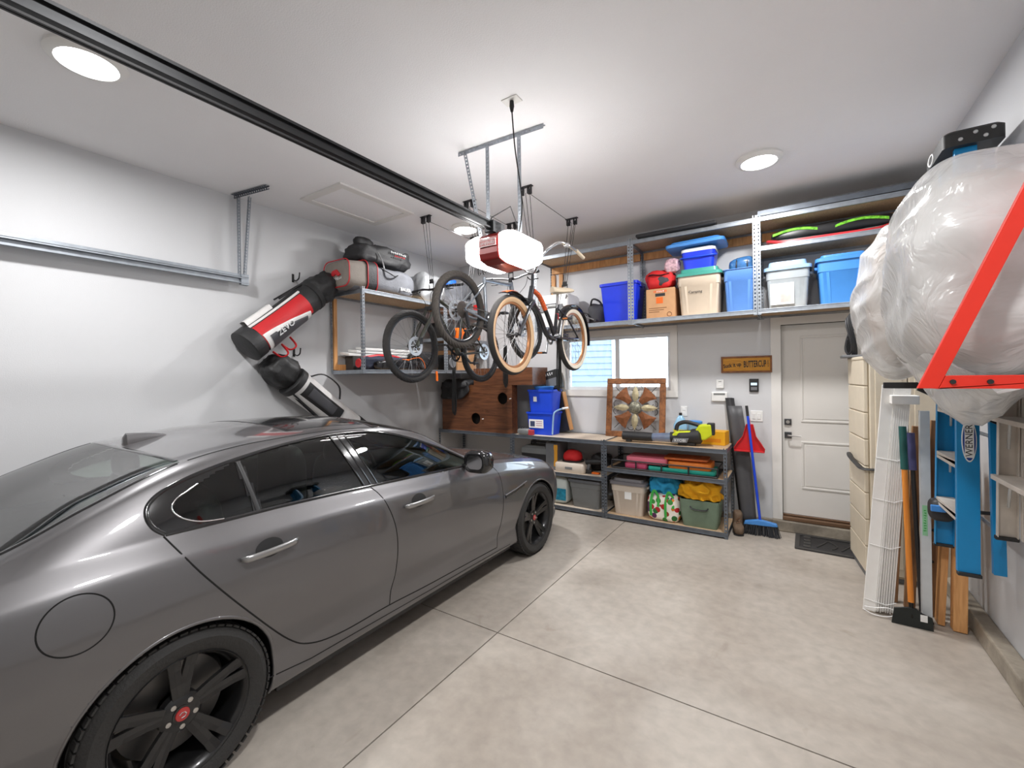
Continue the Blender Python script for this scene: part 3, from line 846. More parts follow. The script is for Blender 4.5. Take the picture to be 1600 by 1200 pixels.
# wheels
mat('badge_red', (.45, .02, .02), .3, 0, coat=.8)
mat('disc_steel', (.16, .155, .15), .45, .8)
def car_wheel(sg, cy, xo):
    hubx = xo - .02
    tyre = MB()
    prof = []
    w = .235
    for r, x in ((.238, -w / 2 + .015), (.262, -w / 2), (.30, -w / 2 - .006), (.326, -w / 2 + .018), (.337, -w / 2 + .045), (.338, -.05), (.331, -.047), (.331, -.039), (.338, -.036), (.338, -.004), (.331, -.001), (.331, .007), (.338, .010), (.338, .042), (.331, .045), (.331, .053), (.338, .056), (.336, w / 2 - .045), (.326, w / 2 - .018), (.30, w / 2 + .006), (.262, w / 2), (.238, w / 2 - .015)):
        prof.append((r, x))
    tyre.lathe(prof, 72, (0, 0, 0), 'X', caps=False)
    o = tyre.build('wheel', 'tyre_rubber', car, smooth=True)
    o.location = ((xo - w / 2 - .002) * sg, cy - CAR_Y, WZc)
    o.scale = (sg, 1, 1)
    # tread blocks at the shoulder
    tb = MB()
    for k in range(60):
        a = 2 * PI * k / 60
        R = Matrix.Rotation(a, 3, 'X')
        for xx in (w / 2 - .03, -w / 2 + .03):
            tb.box(R @ Vector((xx, 0, .3345)), (.034, .026, .008), R)
    tb.build('tread', 'tyre_rubber', o, kind='stuff')
    rim = MB()
    rim.lathe([(.243, .112), (.247, .106), (.240, .100), (.225, .085), (.215, .04), (.212, -.08), (.24, -.10)], 64, (0, 0, 0), 'X', caps=False)
    rim.build('rim', 'rim_black', o, smooth=True)
    hub = MB().lathe([(.078, .03), (.076, .062), (.06, .072), (.034, .074), (.034, .078), (0, .079)], 32, (0, 0, 0), 'X').build('hub', 'rim_black', o, smooth=True)
    s0 = MB()
    for da in (-.115, .115):
        ca, sa = math.cos(da), math.sin(da)
        pts = []
        for r, x, hw in ((.055, .066, .022), (.12, .070, .022), (.19, .082, .021), (.240, .098, .025)):
            yy, zz = da * r * .0 + math.sin(da * (1 + .25 * (r / .24))) * r, math.cos(da * (1 + .25 * (r / .24))) * r
            pts.append((yy, zz, x, hw))
        vs = []
        for yy, zz, x, hw in pts:
            vs += [(x, yy - hw, zz), (x + .002, yy, zz), (x, yy + hw, zz), (x - .028, yy + hw * .8, zz), (x - .028, yy - hw * .8, zz)]
        fs = []
        for i in range(3):
            for j in range(5):
                fs.append((i * 5 + j, i * 5 + (j + 1) % 5, (i + 1) * 5 + (j + 1) % 5, (i + 1) * 5 + j))
        s0.add(vs, fs)
    so = s0.build('spoke_pair', 'rim_black', o, bevel=.002)
    for k in range(1, 5):
        copy_obj(so, o, rotation_euler=(2 * PI * k / 5, 0, 0))
    MB().lathe([(.19, -.02), (.19, -.045), (.06, -.045), (.06, -.02)], 40, (0, 0, 0), 'X').build('brake_disc', 'disc_steel', o, smooth=True)
    MB().lathe([(.026, .0785), (.024, .082), (0, .083)], 24, (0, 0, 0), 'X').build('badge', 'badge_red', o, smooth=True)
    MB().tube([(.083, -.012, .004), (.0835, -.004, .011), (.0835, .006, .009), (.083, .012, .0), (.0835, .006, -.009), (.083, -.006, -.010)], .0024, 6).build('badge_emblem', 'chrome', o)
    for k in range(5):
        a = 2 * PI * (k + .5) / 5
        MB().lathe([(.010, .070), (.010, .076), (0, .077)], 8, (0, .050 * math.sin(a), .050 * math.cos(a)), 'X').build('wheel_nut', 'satin_nickel', o)
for sg in (1, -1):
    car_wheel(sg, RW, .912); car_wheel(sg, FW, .905)
# ================================================================== STEEL SHELVING
mat('galv', srgb(150, 156, 163), .42, .55, var=.12, scale=20)
mat('galv_dark', srgb(104, 110, 118), .45, .5, var=.12, scale=16)
mat('chipboard', srgb(186, 158, 126), .8, var=.18, scale=70, bump=.2, bscale=150)
mat('chipboard_pale', srgb(205, 190, 172), .75, var=.10, scale=60, bump=.15, bscale=150)
wood_mat('stud_wood', srgb(196, 138, 82), srgb(226, 170, 112), 2.5, (14, 14, 1.2))
wood_mat('old_wood', srgb(120, 86, 58), srgb(168, 126, 88), 2.5, (14, 14, 1.2))
def rack(name, label, loc, rz, Wd, D, z0, z1, shelves, m='galv', group=None, deck='chipboard', pitch=.038):
    """boltless rack: origin at front left corner, x along the front, y to the back"""
    t = thing(name, label, 'shelving', loc, rz, group)
    L = z1 - z0
    # one angle post: two perforated flanges
    def post(cx, cy, sx, sy):
        p = MB()
        p.perf((cx + sx * .016, cy, z0), (cx + sx * .016, cy, z1), (1, 0, 0), .032, .002, pitch)
        p.perf((cx, cy + sy * .016, z0), (cx, cy + sy * .016, z1), (0, 1, 0), .032, .002, pitch)
        p.build('post', m, t)
    post(0, 0, 1, 1); post(Wd, 0, -1, 1); post(0, D, 1, -1); post(Wd, D, -1, -1)
    for zs in shelves:
        for y, sy in ((.006, 1), (D - .006, -1)):
            b = MB().lohi((.004, y - .003, zs - .034), (Wd - .004, y + .003, zs + .004)).lohi((.004, y - .004 - .004 * sy, zs - .040), (Wd - .004, y + .004 + .010 * sy, zs - .032)).lohi((.004, y - .006, zs - .004), (Wd - .004, y + .006, zs + .006))
            b.build('beam', m, t, bevel=.0015)
        for x, sx in ((.006, 1), (Wd - .006, -1)):
            MB().lohi((x - .003, .012, zs - .034), (x + .003, D - .012, zs + .004)).lohi((x - .004, .012, zs - .040), (x + .004 , D - .012, zs - .032)).build('side_beam', m, t, bevel=.0015)
        MB().lohi((.010, .010, zs - .014), (Wd - .010, D - .010, zs)).build('deck', deck, t)
    return t
OZ0, OZ1 = 2.335, 3.262
r1 = rack('overhead_rack', 'overhead steel shelf holding the blue bin and white case above the window', (-2.90, 5.03, 0), 0, 1.295, .49, OZ0 - .05, OZ1 + .03, (OZ0, OZ1), group='overhead back racks')
r2 = rack('overhead_rack', 'overhead steel shelf holding the cardboard box, cooler and beige tote', (-1.60, 5.03, 0), 0, 1.285, .49, OZ0 - .05, OZ1 + .03, (OZ0, OZ1), group='overhead back racks')
r3 = rack('overhead_rack', 'overhead steel shelf with a middle deck above the door', (-.31, 5.03, 0), 0, 1.30, .49, OZ0 - .05, OZ1 + .03, (OZ0, 2.965, OZ1), group='overhead back racks')
for r, w in ((r1, 1.295), (r2, 1.285), (r3, 1.30)):
    MB().lohi((.02, .462, OZ1 - .13), (w - .02, .497, OZ1 - .042)).build('ledger_board', 'stud_wood', r, bevel=.003)
for x in (.01, .13):
    MB().lohi((x, .463, OZ0 + .01), (x + .055, .497, OZ1 - .14)).build('upright_board', 'stud_wood', r1, bevel=.003)
# wall rack over the car
lz0, lz1 = 1.79, 2.69
l1 = rack('side_rack', 'steel wall shelf with sports bags on top beside the golf bags', (-4.00, 3.13, 0), PI / 2, 1.36, .575, lz0 - .03, lz1 + .03, (lz0, lz1), group='left wall racks')
l2 = rack('side_rack', 'steel wall shelf in the corner behind the hanging bicycles', (-4.00, 4.50, 0), PI / 2, .98, .575, lz0 - .03, lz1 + .03, (lz0, 2.24, lz1), group='left wall racks')
MB().lohi((.015, .535, lz0 + .01), (.06, .572, lz1 - .05)).build('upright_board', 'stud_wood', l1, bevel=.003)
MB().lohi((.06, .535, lz0 + .005), (1.34, .572, lz0 + .075)).build('ledger_board', 'stud_wood', l1, bevel=.003)
# work bench: three racks side by side
b1 = rack('bench_rack', 'low steel bench rack in the corner under the wooden game boards', (-4.53, 4.91, 0), 0, 1.32, .585, .0, .93, (.055, .48, .912), 'galv_dark', 'bench racks', 'chipboard_pale')
b2 = rack('bench_rack', 'low steel bench rack between the other two under the window', (-3.205, 4.91, 0), 0, 1.29, .585, .0, .93, (.055, .475, .912), 'galv_dark', 'bench racks', 'chipboard_pale')
b3 = rack('bench_rack', 'low steel bench rack under the yellow leaf blower', (-1.91, 4.91, 0), 0, 1.315, .585, .0, .93, (.055, .60, .912), 'galv_dark', 'bench racks', 'chipboard')
# ================================================================== OPENER, RAIL, TRACK
mat('rail_black', (.035, .036, .038), .38, .6)
mat('opener_red', srgb(128, 24, 22), .35, .1, coat=.3)
mat('opener_white', (.85, .85, .85), .4)
mat('opener_lens', (1, 1, 1), .4, emit=(1.0, .985, .97), estr=OPENER_E)
mat('rope_black', (.02, .02, .02), .8)
mat('plastic_black', (.022, .022, .024), .5)
mat('plastic_grey', (.16, .165, .175), .5)
mat('white_print', (.8, .8, .8), .5)
mat('steel', (.55, .56, .57), .3, 1.0)
OX = -1.845
op = thing('garage_door_opener', 'red and white garage door opener with bright lamps hanging mid ceiling', 'door opener', (OX, 2.74, 2.635))
# body: red band across the middle
prof = [(-.20, -.045), (-.185, -.09), (-.10, -.11), (.15, -.11), (.22, -.08), (.23, .07), (.20, .105), (-.16, .105), (-.20, .08)]
MB().prism(prof, -.09, .09, 'X').build('body', 'opener_red', op, bevel=.012)
for sg in (-1, 1):
    rings = []
    for x, k in ((.09, .98), (.14, .98), (.19, .9), (.225, .76), (.24, .5)):
        rings.append([(sg * x, p[0] * (k * .5 + .5) , p[1] * k) for p in [(a * 1.02, b * 1.02) for a, b in prof]])
    MB().loft(rings).build('lamp_lens', 'opener_lens', op, smooth=True, bevel=.01)
pl = MB().lohi((-.075, -.212, .0), (.075, -.199, .05)).build('nameplate', 'opener_red', op, bevel=.002)
marks('nameplate_print', 9, .12, .026, 'white_print', op, frame((0, -.2115, .025), (1, 0, 0), (0, 0, 1)), 9)
for a_, b_ in (((-.075, .0), (.075, .004)), ((-.075, .046), (.075, .05)), ((-.075, .004), (-.071, .046)), ((.071, .004), (.075, .046))):
    MB().lohi((a_[0], -.2135, a_[1]), (b_[0], -.2115, b_[1])).build('nameplate_border', 'white_print', op)
MB().tube([(-.06, -.05, .125), (-.08, -.09, .20), (-.02, -.12, .24), (.08, -.02, .33), (.10, .04, .20), (.10, .06, .13)], .004, 6).build('wire', 'rope_black', op, smooth=True)
# rail
rl = thing('opener_rail', 'long black steel rail running from the opener toward the viewer', 'rail', (OX, 0, 2.78))
q = MB()
q.lohi((-.022, -2.6, -.012), (.022, 2.66, .0)); q.lohi((-.006, -2.6, .0), (.006, 2.66, .034)); q.lohi((-.022, -2.6, .034), (.022, 2.66, .046))
q.build('rail_beam', 'rail_black', rl)
MB().lohi((-.012, -2.5, -.03), (-.003, 2.5, -.022)).build('belt', 'plastic_black', rl)
MB().lohi((.003, -2.5, -.03), (.012, 2.5, -.022)).build('belt', 'plastic_black', rl)
MB().lohi((-.04, 2.55, -.035), (.04, 2.70, .05)).build('rail_bracket', 'rail_black', rl, bevel=.005)
# hanger frame of perforated angle
hg = thing('opener_hanger', 'perforated grey steel hanger frame holding the opener to the ceiling', 'bracket', (OX, 2.70, ZC))
def angle(a, b, wd1, wd2, nm, par, m='galv', w=.032):
    p = MB(); a = Vector(a); b = Vector(b)
    p.perf(a + Vector(wd1) * w / 2, b + Vector(wd1) * w / 2, wd1, w, .0025, .03, .45, .3)
    p.perf(a + Vector(wd2) * w / 2, b + Vector(wd2) * w / 2, wd2, w, .0025, .03, .45, .3)
    return p.build(nm, m, par)
angle((-.40, .0, -.004), (.36, .03, -.004), (0, 0, -1), (0, 1, 0), 'ceiling_angle', hg)
angle((-.135, .01, -.03), (-.135, .01, -.74), (1, 0, 0), (0, 1, 0), 'hanger_strap', hg)
angle((.145, .02, -.03), (.145, .02, -.74), (1, 0, 0), (0, 1, 0), 'hanger_strap', hg)
MB().perf((-.33, .0, -.03), (-.165, -.02, -.74), (1, 0, .2), .03, .0025, .03).build('brace_strap', 'galv', hg)
# outlet and power cord
oc = thing('power_cord', 'black power cord dropping from the ceiling outlet to the opener', 'cord', (-1.53, 2.39, ZC))
MB().lohi((-.06, -.04, -.006), (.06, .04, 0)).build('outlet_cover', 'white_trim', oc, bevel=.003)
MB().lathe([(.013, -.006), (.016, -.04), (.009, -.075)], 12).build('plug', 'rope_black', oc, smooth=True)
MB().tube(catmull([(0, 0, -.07), (-.01, .05, -.3), (-.03, .16, -.6), (-.10, .22, -.80), (-.16, .25, -.78), (-.20, .28, -.757)], 6), .005, 6).build('cord', 'rope_black', oc, smooth=True)
# wall side door track with its strap
tk = thing('door_track', 'galvanised door track mounted high along the left wall', 'track', (XL + .10, 0, 2.665))
q = MB(); q.lohi((-.004, -2.9, -.030), (.0, 2.16, .030)); q.lohi((-.004, -2.9, .026), (.035, 2.16, .030)); q.lohi((-.004, -2.9, -.030), (.030, 2.16, -.026)); q.lohi((.032, -2.9, .016), (.035, 2.16, .030))
q.build('track_channel', 'galv', tk)
MB().lohi((-.012, -2.9, .030), (.012, 2.14, .060)).build('track_angle', 'galv', tk)
MB().lohi((-.02, 2.10, -.045), (.03, 2.17, .06)).build('track_end', 'galv', tk, bevel=.003)
for a, b in (((-.02, 2.09, .05), (-.02, 2.09, .82)), ((.0, 2.13, .05), (.05, 2.16, .82))):
    angle(a, b, (1, 0, 0), (0, 1, 0), 'track_strap', tk)
angle((-.05, 2.08, .826), (.44, 2.16, .826), (0, 0, -1), (0, -1, 0), 'ceiling_angle', tk, 'galv_dark')

# ================================================================== BICYCLES AND HOISTS
def ring(mb, R, r, cy, cz, n=64, k=10, x=0, flat=1.0, knob=0.0):
    rows = []
    for i in range(n):
        a = 2 * PI * i / n; row = []
        for j in range(k + 1):
            b = 2 * PI * j / k
            rr = r
            cb = math.cos(b)
            if knob and cb > .15:
                rr = r + (knob if (i + (j % 2)) % 2 else -knob * .3)
            rad = R + rr * cb
            row.append((x + rr * math.sin(b) * flat, cy + rad * math.sin(a), cz + rad * math.cos(a)))
        rows.append(row)
    mb.grid(rows, closed_u=True)
def wheel(par, cy, cz, R, rt, m_tyre, m_wall, m_rim, knob, rotor=None, cass=False, spokes=28):
    t = MB(); ring(t, R - rt, rt, cy, cz, 96 if knob else 64, 14 if knob else 10, knob=knob)
    w = t.build('wheel', m_tyre, par, smooth='all' if not knob else False)
    if m_wall:
        for sx in (-1, 1):
            q = MB(); rows = []
            for i in range(64):
                a = 2 * PI * i / 64
                rows.append([(sx * (rt * .62), cy + (R - rt * 2.0) * math.sin(a), cz + (R - rt * 2.0) * math.cos(a)), (sx * rt * 1.04, cy + (R - rt * 1.25) * math.sin(a), cz + (R - rt * 1.25) * math.cos(a)), (sx * rt * .98, cy + (R - rt * .75) * math.sin(a), cz + (R - rt * .75) * math.cos(a))])
            q.grid(rows, closed_u=True); q.build('sidewall', m_wall, w, smooth='all')
    ri = R - rt * 2 + .004
    q = MB()
    q.lathe([(ri, -.012), (ri - .004, -.015), (ri - .020, -.012), (ri - .024, 0), (ri - .020, .012), (ri - .004, .015), (ri, .012)], 64, (0, cy, cz), 'X', caps=False)
    q.build('rim', m_rim, w, smooth=True)
    q = MB().lathe([(.014, -.055), (.022, -.045), (.022, -.035), (.014, -.03), (.014, .03), (.022, .035), (.022, .045), (.014, .055)], 14, (0, cy, cz), 'X')
    q.build('hub', 'plastic_black', w, smooth=True)
    q = MB()
    for i in range(spokes):
        a = 2 * PI * i / spokes; sx = -1 if i % 2 else 1; b = a + (.5 if (i // 2) % 2 else -.5)
        q.tube([(sx * .04, cy + .021 * math.sin(b), cz + .021 * math.cos(b)), (0, cy + (ri - .018) * math.sin(a), cz + (ri - .018) * math.cos(a))], .0016, 4, caps=False)
    q.build('spokes', 'spoke_steel', w, kind='stuff')
    if rotor:
        q = MB().lathe([(.10, -.0012), (.10, .0012), (.066, .0012), (.066, -.0012)], 36, (rotor * .052, cy, cz), 'X', closed=True)
        for i in range(6):
            a = 2 * PI * i / 6
            q.bar((rotor * .052, cy + .02 * math.sin(a), cz + .02 * math.cos(a)), (rotor * .052, cy + .07 * math.sin(a + .5), cz + .07 * math.cos(a + .5)), .012, .002, (1, 0, 0))
        q.build('brake_rotor', 'rotor_steel', w)
    if cass:
        q = MB()
        for i, rr in enumerate((.082, .074, .066, .058, .050, .043, .036, .030)):
            q.lathe([(rr, 0), (rr, .002), (rr * .55, .002), (rr * .55, 0)], 30, (cass * (.035 + i * .0042), cy, cz), 'X', closed=True)
        q.build('cassette', 'cassette_steel', w)
    return w
mat('spoke_steel', (.42, .42, .43), .35, .9)
mat('rotor_steel', (.70, .74, .78), .4, .6)
mat('cassette_steel', (.22, .20, .18), .4, .9)
mat('rubber', (.030, .028, .027), .8, bump=.3, bscale=200)
mat('rubber_dusty', (.055, .048, .042), .85, bump=.3, bscale=160)
mat('tan_wall', srgb(206, 172, 134), .6)
mat('white_wall', srgb(222, 210, 190), .6)
mat('copper_rim', srgb(190, 132, 88), .35, .5)
mat('rim_dark', (.04, .04, .042), .4, .6)
mat('rim_alu', (.45, .45, .46), .35, .9)
mat('bike_black', (.012, .013, .017), .22, .2, coat=.7)
mat('bike_olive', srgb(60, 62, 52), .35, .2, coat=.5)
mat('bike_grey', srgb(142, 150, 158), .3, .5, coat=.4)
mat('flame_orange', srgb(214, 92, 40), .35, .1, var=.5, scale=60, coat=.4)
mat('cream_vinyl', srgb(222, 206, 180), .5)
mat('lime', srgb(190, 214, 40), .5)
mat('pedal_amber', (.55, .16, .02), .35)
def flat_tube(pts, r, nm, m, par, n=10):
    return MB().tube(catmull(pts, 6) if len(pts) > 2 else pts, r, n).build(nm, m, par, smooth=True)
def crankset(b, bb, m, a0, ped=True):
    q = MB()
    q.lathe([(.085, -.002), (.088, 0), (.085, .002), (.062, .002), (.062, -.002)], 36, (.045, bb[0], bb[1]), 'X', closed=True)
    for i in range(5):
        a = 2 * PI * i / 5; q.bar((.045, bb[0], bb[1]), (.045, bb[0] + .064 * math.sin(a), bb[1] + .064 * math.cos(a)), .012, .004, (1, 0, 0))
    q.lathe([(.022, -.06), (.022, .06)], 14, (0, bb[0], bb[1]), 'X')
    c = q.build('crankset', m, b, smooth=True)
    for sx, a in ((1, a0), (-1, a0 + PI)):
        e = (sx * .075, bb[0] + .17 * math.sin(a), bb[1] + .17 * math.cos(a))
        MB().bar((sx * .068, bb[0], bb[1]), e, .024, .014, (1, 0, 0)).build('crank_arm', m, c, bevel=.004)
        if ped:
            MB().box((sx * .125, e[1], e[2]), (.085, .075, .020)).build('pedal', 'plastic_black', c, bevel=.004)
            if ped == 'amber': MB().box((sx * .125, e[1] + .039, e[2]), (.05, .005, .016)).box((sx * .125, e[1] - .039, e[2]), (.05, .005, .016)).build('pedal_reflector', 'pedal_amber', c, kind='stuff')
def mtb(name, label, loc, rz, pitch, wb, R, mfr, tyre, steer=0.0, gdr='bicycles hung from ceiling hoists', text_s=None, saddle=True, dz=0.0, knob=.0022):
    b = thing(name, label, 'bicycle', loc, 0, gdr, rot=(pitch, 0, rz))
    wheel(b, 0, 0, R, .031, tyre, None, 'rim_dark', knob, rotor=-1, cass=1)
    # the front assembly
    wheel(b, wb, 0, R, .030, 'rubber', None, 'rim_dark', .0018, rotor=-1)
    bb = (.435, -.045); st = (.375, .41); ht = (wb - .36, .60 + dz); hb = (wb - .31, .47 + dz)
    def T(pts, r, nm): return flat_tube([(0, p[0], p[1]) for p in pts], r, nm, mfr, b)
    T([bb, st], .0175, 'seat_tube'); T([(st[0] + .0, st[1] - .03), (ht[0], ht[1] - .035)], .019, 'top_tube')
    dt = T([bb, (hb[0] + .0, hb[1] + .02)], .027, 'down_tube'); T([ht, hb], .026, 'head_tube')
    for sx in (-1, 1):
        flat_tube([(sx * .035, bb[0] - .03, bb[1]), (sx * .05, .25, -.03), (sx * .062, 0, 0)], .012, 'chain_stay', mfr, b)
        flat_tube([(sx * .02, st[0] + .01, st[1] - .06), (sx * .05, .25, .24), (sx * .062, 0, .005)], .009, 'seat_stay', mfr, b)
        fk = MB().tube([(sx * .058, hb[0] + .045, hb[1] - .06), (sx * .058, hb[0] + .15, hb[1] - .24)], .0165, 10).tube([(sx * .058, hb[0] + .14, hb[1] - .22), (sx * .06, wb - .01, .0)], .022, 10)
        fk.build('fork_leg', 'bike_olive' if mfr == 'bike_olive' else 'plastic_black', b, smooth=True)
    MB().bar((-.075, hb[0] + .03, hb[1] - .035), (.075, hb[0] + .03, hb[1] - .035), .05, .045).build('fork_crown', 'plastic_black', b, bevel=.01)
    MB().tube([(-.07, wb, 0), (.07, wb, 0)], .008, 8).build('axle', 'steel', b)
    MB().box((-.075, wb - .05, .06), (.03, .04, .07)).build('brake_caliper', 'plastic_black', b, bevel=.006)
    # handlebar, stem, grips, levers
    sx0 = (ht[0] + .045, ht[1] + .05)
    MB().tube([(0, ht[0], ht[1]), (0, ht[0] - .012, ht[1] + .045)], .02, 10).bar((0, ht[0] - .01, ht[1] + .035), (0, sx0[0], sx0[1]), .035, .032).build('stem', 'plastic_black', b, bevel=.005)
    hb2 = flat_tube([(-.37, sx0[0] - .06, sx0[1] + .02), (-.18, sx0[0] - .02, sx0[1] + .018), (-.06, sx0[0], sx0[1]), (.06, sx0[0], sx0[1]), (.18, sx0[0] - .02, sx0[1] + .018), (.37, sx0[0] - .06, sx0[1] + .02)], .0125, 'handlebar', 'bike_black' if mfr != 'bike_grey' else 'rim_alu', b)
    for sg in (-1, 1):
        MB().tube([(sg * .25, sx0[0] - .037, sx0[1] + .019), (sg * .375, sx0[0] - .062, sx0[1] + .02)], .0165, 12).build('grip', 'plastic_black', hb2, smooth=True)
        flat_tube([(sg * .20, sx0[0] - .01, sx0[1] - .005), (sg * .22, sx0[0] + .03, sx0[1] - .03), (sg * .32, sx0[0] + .03, sx0[1] - .03)], .006, 'brake_lever', 'plastic_black', hb2, 6)
        flat_tube([(sg * .2, sx0[0], sx0[1]), (sg * .10, sx0[0] + .12, sx0[1] - .06), (sg * .03, sx0[0] + .08, sx0[1] - .2), (sg * .05, wb - .12, .15)], .003, 'cable', 'rope_black', b, 5)
    # saddle
    if saddle:
        flat_tube([(0, st[0], st[1] - .02), (0, st[0] - .045, st[1] + .14)], .0145, 'seat_post', 'plastic_black', b)
        s = MB(); rows = []
        for tt in np.linspace(0, 1, 14):
            w = .072 * (1 - tt) ** 1.1 + .018; y = st[0] - .19 + .28 * tt; z = st[1] + .185 - .02 * tt
            rows.append([(w * math.cos(a), y, z - .03 * abs(math.cos(a)) ** 2 + .012 * math.sin(a)) for a in np.linspace(0, 2 * PI, 17)])
        s.grid(rows); s.add(rows[0], [tuple(range(17))]); s.add(rows[-1], [tuple(range(17))])
        s.build('saddle', 'plastic_black', b, smooth=True)
    crankset(b, bb, 'plastic_black', .9)
    MB().tube([(.045, bb[0], bb[1] + .087), (.05, 0, .05)], .005, 6).tube([(.045, bb[0], bb[1] - .087), (.05, .05, -.13), (.05, .02, -.06)], .005, 6).build('chain', 'cassette_steel', b)
    MB().bar((.07, .01, -.02), (.07, .05, -.14), .03, .022, (1, 0, 0)).lathe([(.024, -.006), (.024, .006)], 14, (.062, .055, -.145), 'X').build('derailleur', 'plastic_black', b, bevel=.004)
    if text_s:
        d = Vector((0, hb[0] - bb[0], hb[1] + .02 - bb[1])); 
        [marks('frame_print', 6, .20, .032, 'lime', dt, frame((sx_ * .0265, (bb[0] + hb[0]) / 2 - .06, (bb[1] + hb[1]) / 2 - .03), d * sx_, (0, -d.z, d.y)), 10, .002) for sx_ in (1, -1)]
    return b
mtb('mountain_bike', 'dark olive mountain bike hung nearest the left wall rack', (-3.33, 4.40, 2.01), PI, .010, 1.18, .378, 'bike_olive', 'rubber')
mtb('mountain_bike', 'grey framed mountain bike hung rear wheel toward the viewer', (-2.70, 3.24, 2.345), 0, -.065, 1.23, .372, 'bike_grey', 'rubber_dusty', text_s=True, saddle=False, dz=-.12, knob=.004)

# the cruiser
cr = thing('cruiser_bike', 'black cruiser bike with flame paint, cream saddle and whitewall tyres', 'bicycle', (-2.03, 4.345, 2.095), 0, 'bicycles hung from ceiling hoists', rot=(-.035, 0, PI))
wbc, Rc = 1.216, .345
wheel(cr, 0, 0, Rc, .030, 'rubber', 'white_wall', 'copper_rim', 0, spokes=32)
wheel(cr, wbc, 0, Rc, .031, 'rubber', 'tan_wall', 'copper_rim', 0, spokes=32)
bbc = (.44, .02); hbc = (wbc - .43, .37); htc = (wbc - .36 - .0, .47)
htc, hbc = (wbc - .37, .475), (wbc - .31, .33)
htc = (.85, .46); hbc = (.90, .33)
flat_tube([(0,) + htc, (0,) + hbc], .024, 'head_tube', 'bike_black', cr)
flat_tube([(0, htc[0] - .005, htc[1] - .03), (0, .72, .385), (0, .61, .27)], .023, 'flame_tube', 'flame_orange', cr)
flat_tube([(0, .61, .27), (0, .50, .12), (0, .44, .02)], .021, 'top_tube', 'bike_black', cr)
flat_tube([(0, hbc[0], hbc[1] + .02), (0, .75, .22), (0, .60, .03), (0, .44, -.01)], .024, 'down_tube', 'bike_black', cr)
flat_tube([(0, .44, .0), (0, .345, .34)], .018, 'seat_tube', 'bike_black', cr)
flat_tube([(0, .365, .27), (0, .335, .45)], .014, 'seat_post', 'chrome', cr)
MB().lathe([(.019, -.03), (.019, .03)], 12, (0, .37, .22)).build('seat_tube_decal', mat('decal_red', srgb(200, 40, 50), .4), cr)
for sx in (-1, 1):
    flat_tube([(sx * .03, .42, .0), (sx * .055, .2, -.005), (sx * .062, 0, 0)], .010, 'chain_stay', 'bike_black', cr)
    flat_tube([(sx * .016, .352, .29), (sx * .05, .22, .20), (sx * .062, 0, .005)], .009, 'seat_stay', 'bike_black', cr)
    flat_tube([(sx * .05, hbc[0] + .02, hbc[1] - .02), (sx * .056, 1.02, .22), (sx * .058, wbc - .02, .0)], [.017] * 13, 'fork_leg', 'bike_black', cr)
MB().bar((-.055, hbc[0] + .015, hbc[1] - .02), (.055, hbc[0] + .015, hbc[1] - .02), .04, .045).build('fork_crown', 'bike_black', cr, bevel=.01)
def fender(cy, R, a0, a1, m, nm):
    q = MB(); rows = []
    for a in np.linspace(a0, a1, 36):
        rows.append([(.045 * math.sin(b), cy + (R + .012 * math.cos(b)) * math.sin(a), (R + .012 * math.cos(b)) * math.cos(a)) for b in np.linspace(-1.6, 1.6, 9)])
    q.grid(rows); return q.build(nm, m, cr, smooth='all')
fender(0, Rc + .02, -1.75, .95, 'bike_black', 'rear_fender')
fender(wbc, Rc + .018, -.75, .35, 'bike_black', 'front_fender')
q = MB(); rows = []
for a in np.linspace(-.2, .36, 14):
    rows.append([(.047 * math.sin(b), wbc + (Rc + .022 + .013 * math.cos(b)) * math.sin(a), (Rc + .022 + .013 * math.cos(b)) * math.cos(a)) for b in np.linspace(-1.4, 1.4, 9)])
q.grid(rows); q.build('fender_flame', 'flame_orange', cr, smooth='all')
q = MB(); rows = []
for tt in np.linspace(0, 1, 16):
    w = (.115 * (1 - tt) ** 1.2 + .024) * min(1, .55 + tt * 6); y = .335 - .16 + .28 * tt; z = .49 + .02 * (1 - tt) ** 2
    rows.append([(w * math.cos(a), y, z - .02 * abs(math.cos(a)) ** 2 + (.034 if math.sin(a) < 0 else .026) * math.sin(a)) for a in np.linspace(0, 2 * PI, 19)])
q.grid(rows); q.add(rows[0], [tuple(range(19))]); q.add(rows[-1], [tuple(range(19))])
q.build('saddle', 'cream_vinyl', cr, smooth=True)
for sx in (-.05, .05):
    MB().tube([(sx, .23, .455), (sx + .012, .23, .42), (sx - .012, .235, .44), (sx + .012, .235, .41)], .006, 6).build('saddle_spring', 'chrome', cr)
MB().tube([(0, htc[0], htc[1]), (0, htc[0] - .02, htc[1] + .14)], .014, 10).build('stem', 'bike_black', cr, smooth=True)
sy, sz = htc[0] - .02, htc[1] + .14
hbar = flat_tube([(-.34, sy - .37, sz + .15), (-.33, sy - .22, sz + .19), (-.27, sy + .0, sz + .22), (-.12, sy + .07, sz + .10), (-.04, sy + .02, sz), (.04, sy + .02, sz), (.12, sy + .07, sz + .10), (.27, sy + .0, sz + .22), (.33, sy - .22, sz + .19), (.34, sy - .37, sz + .15)], .0125, 'handlebar', 'chrome', cr)
for sg in (-1, 1):
    MB().tube([(sg * .332, sy - .24, sz + .188), (sg * .34, sy - .39, sz + .145)], .017, 12).build('grip', 'cream_vinyl', hbar, smooth=True)
MB().lathe([(.03, 0), (.03, .012), (.02, .028), (0, .034)], 20, (-.31, sy - .1, sz + .20)).build('bell', 'chrome', hbar, smooth=True)
crankset(cr, bbc, 'steel', 2.9, 'amber')
q = MB(); q.box((.058, .22, .02), (.02, .44, .08)); q.build('chain_guard', 'bike_black', cr, bevel=.02)

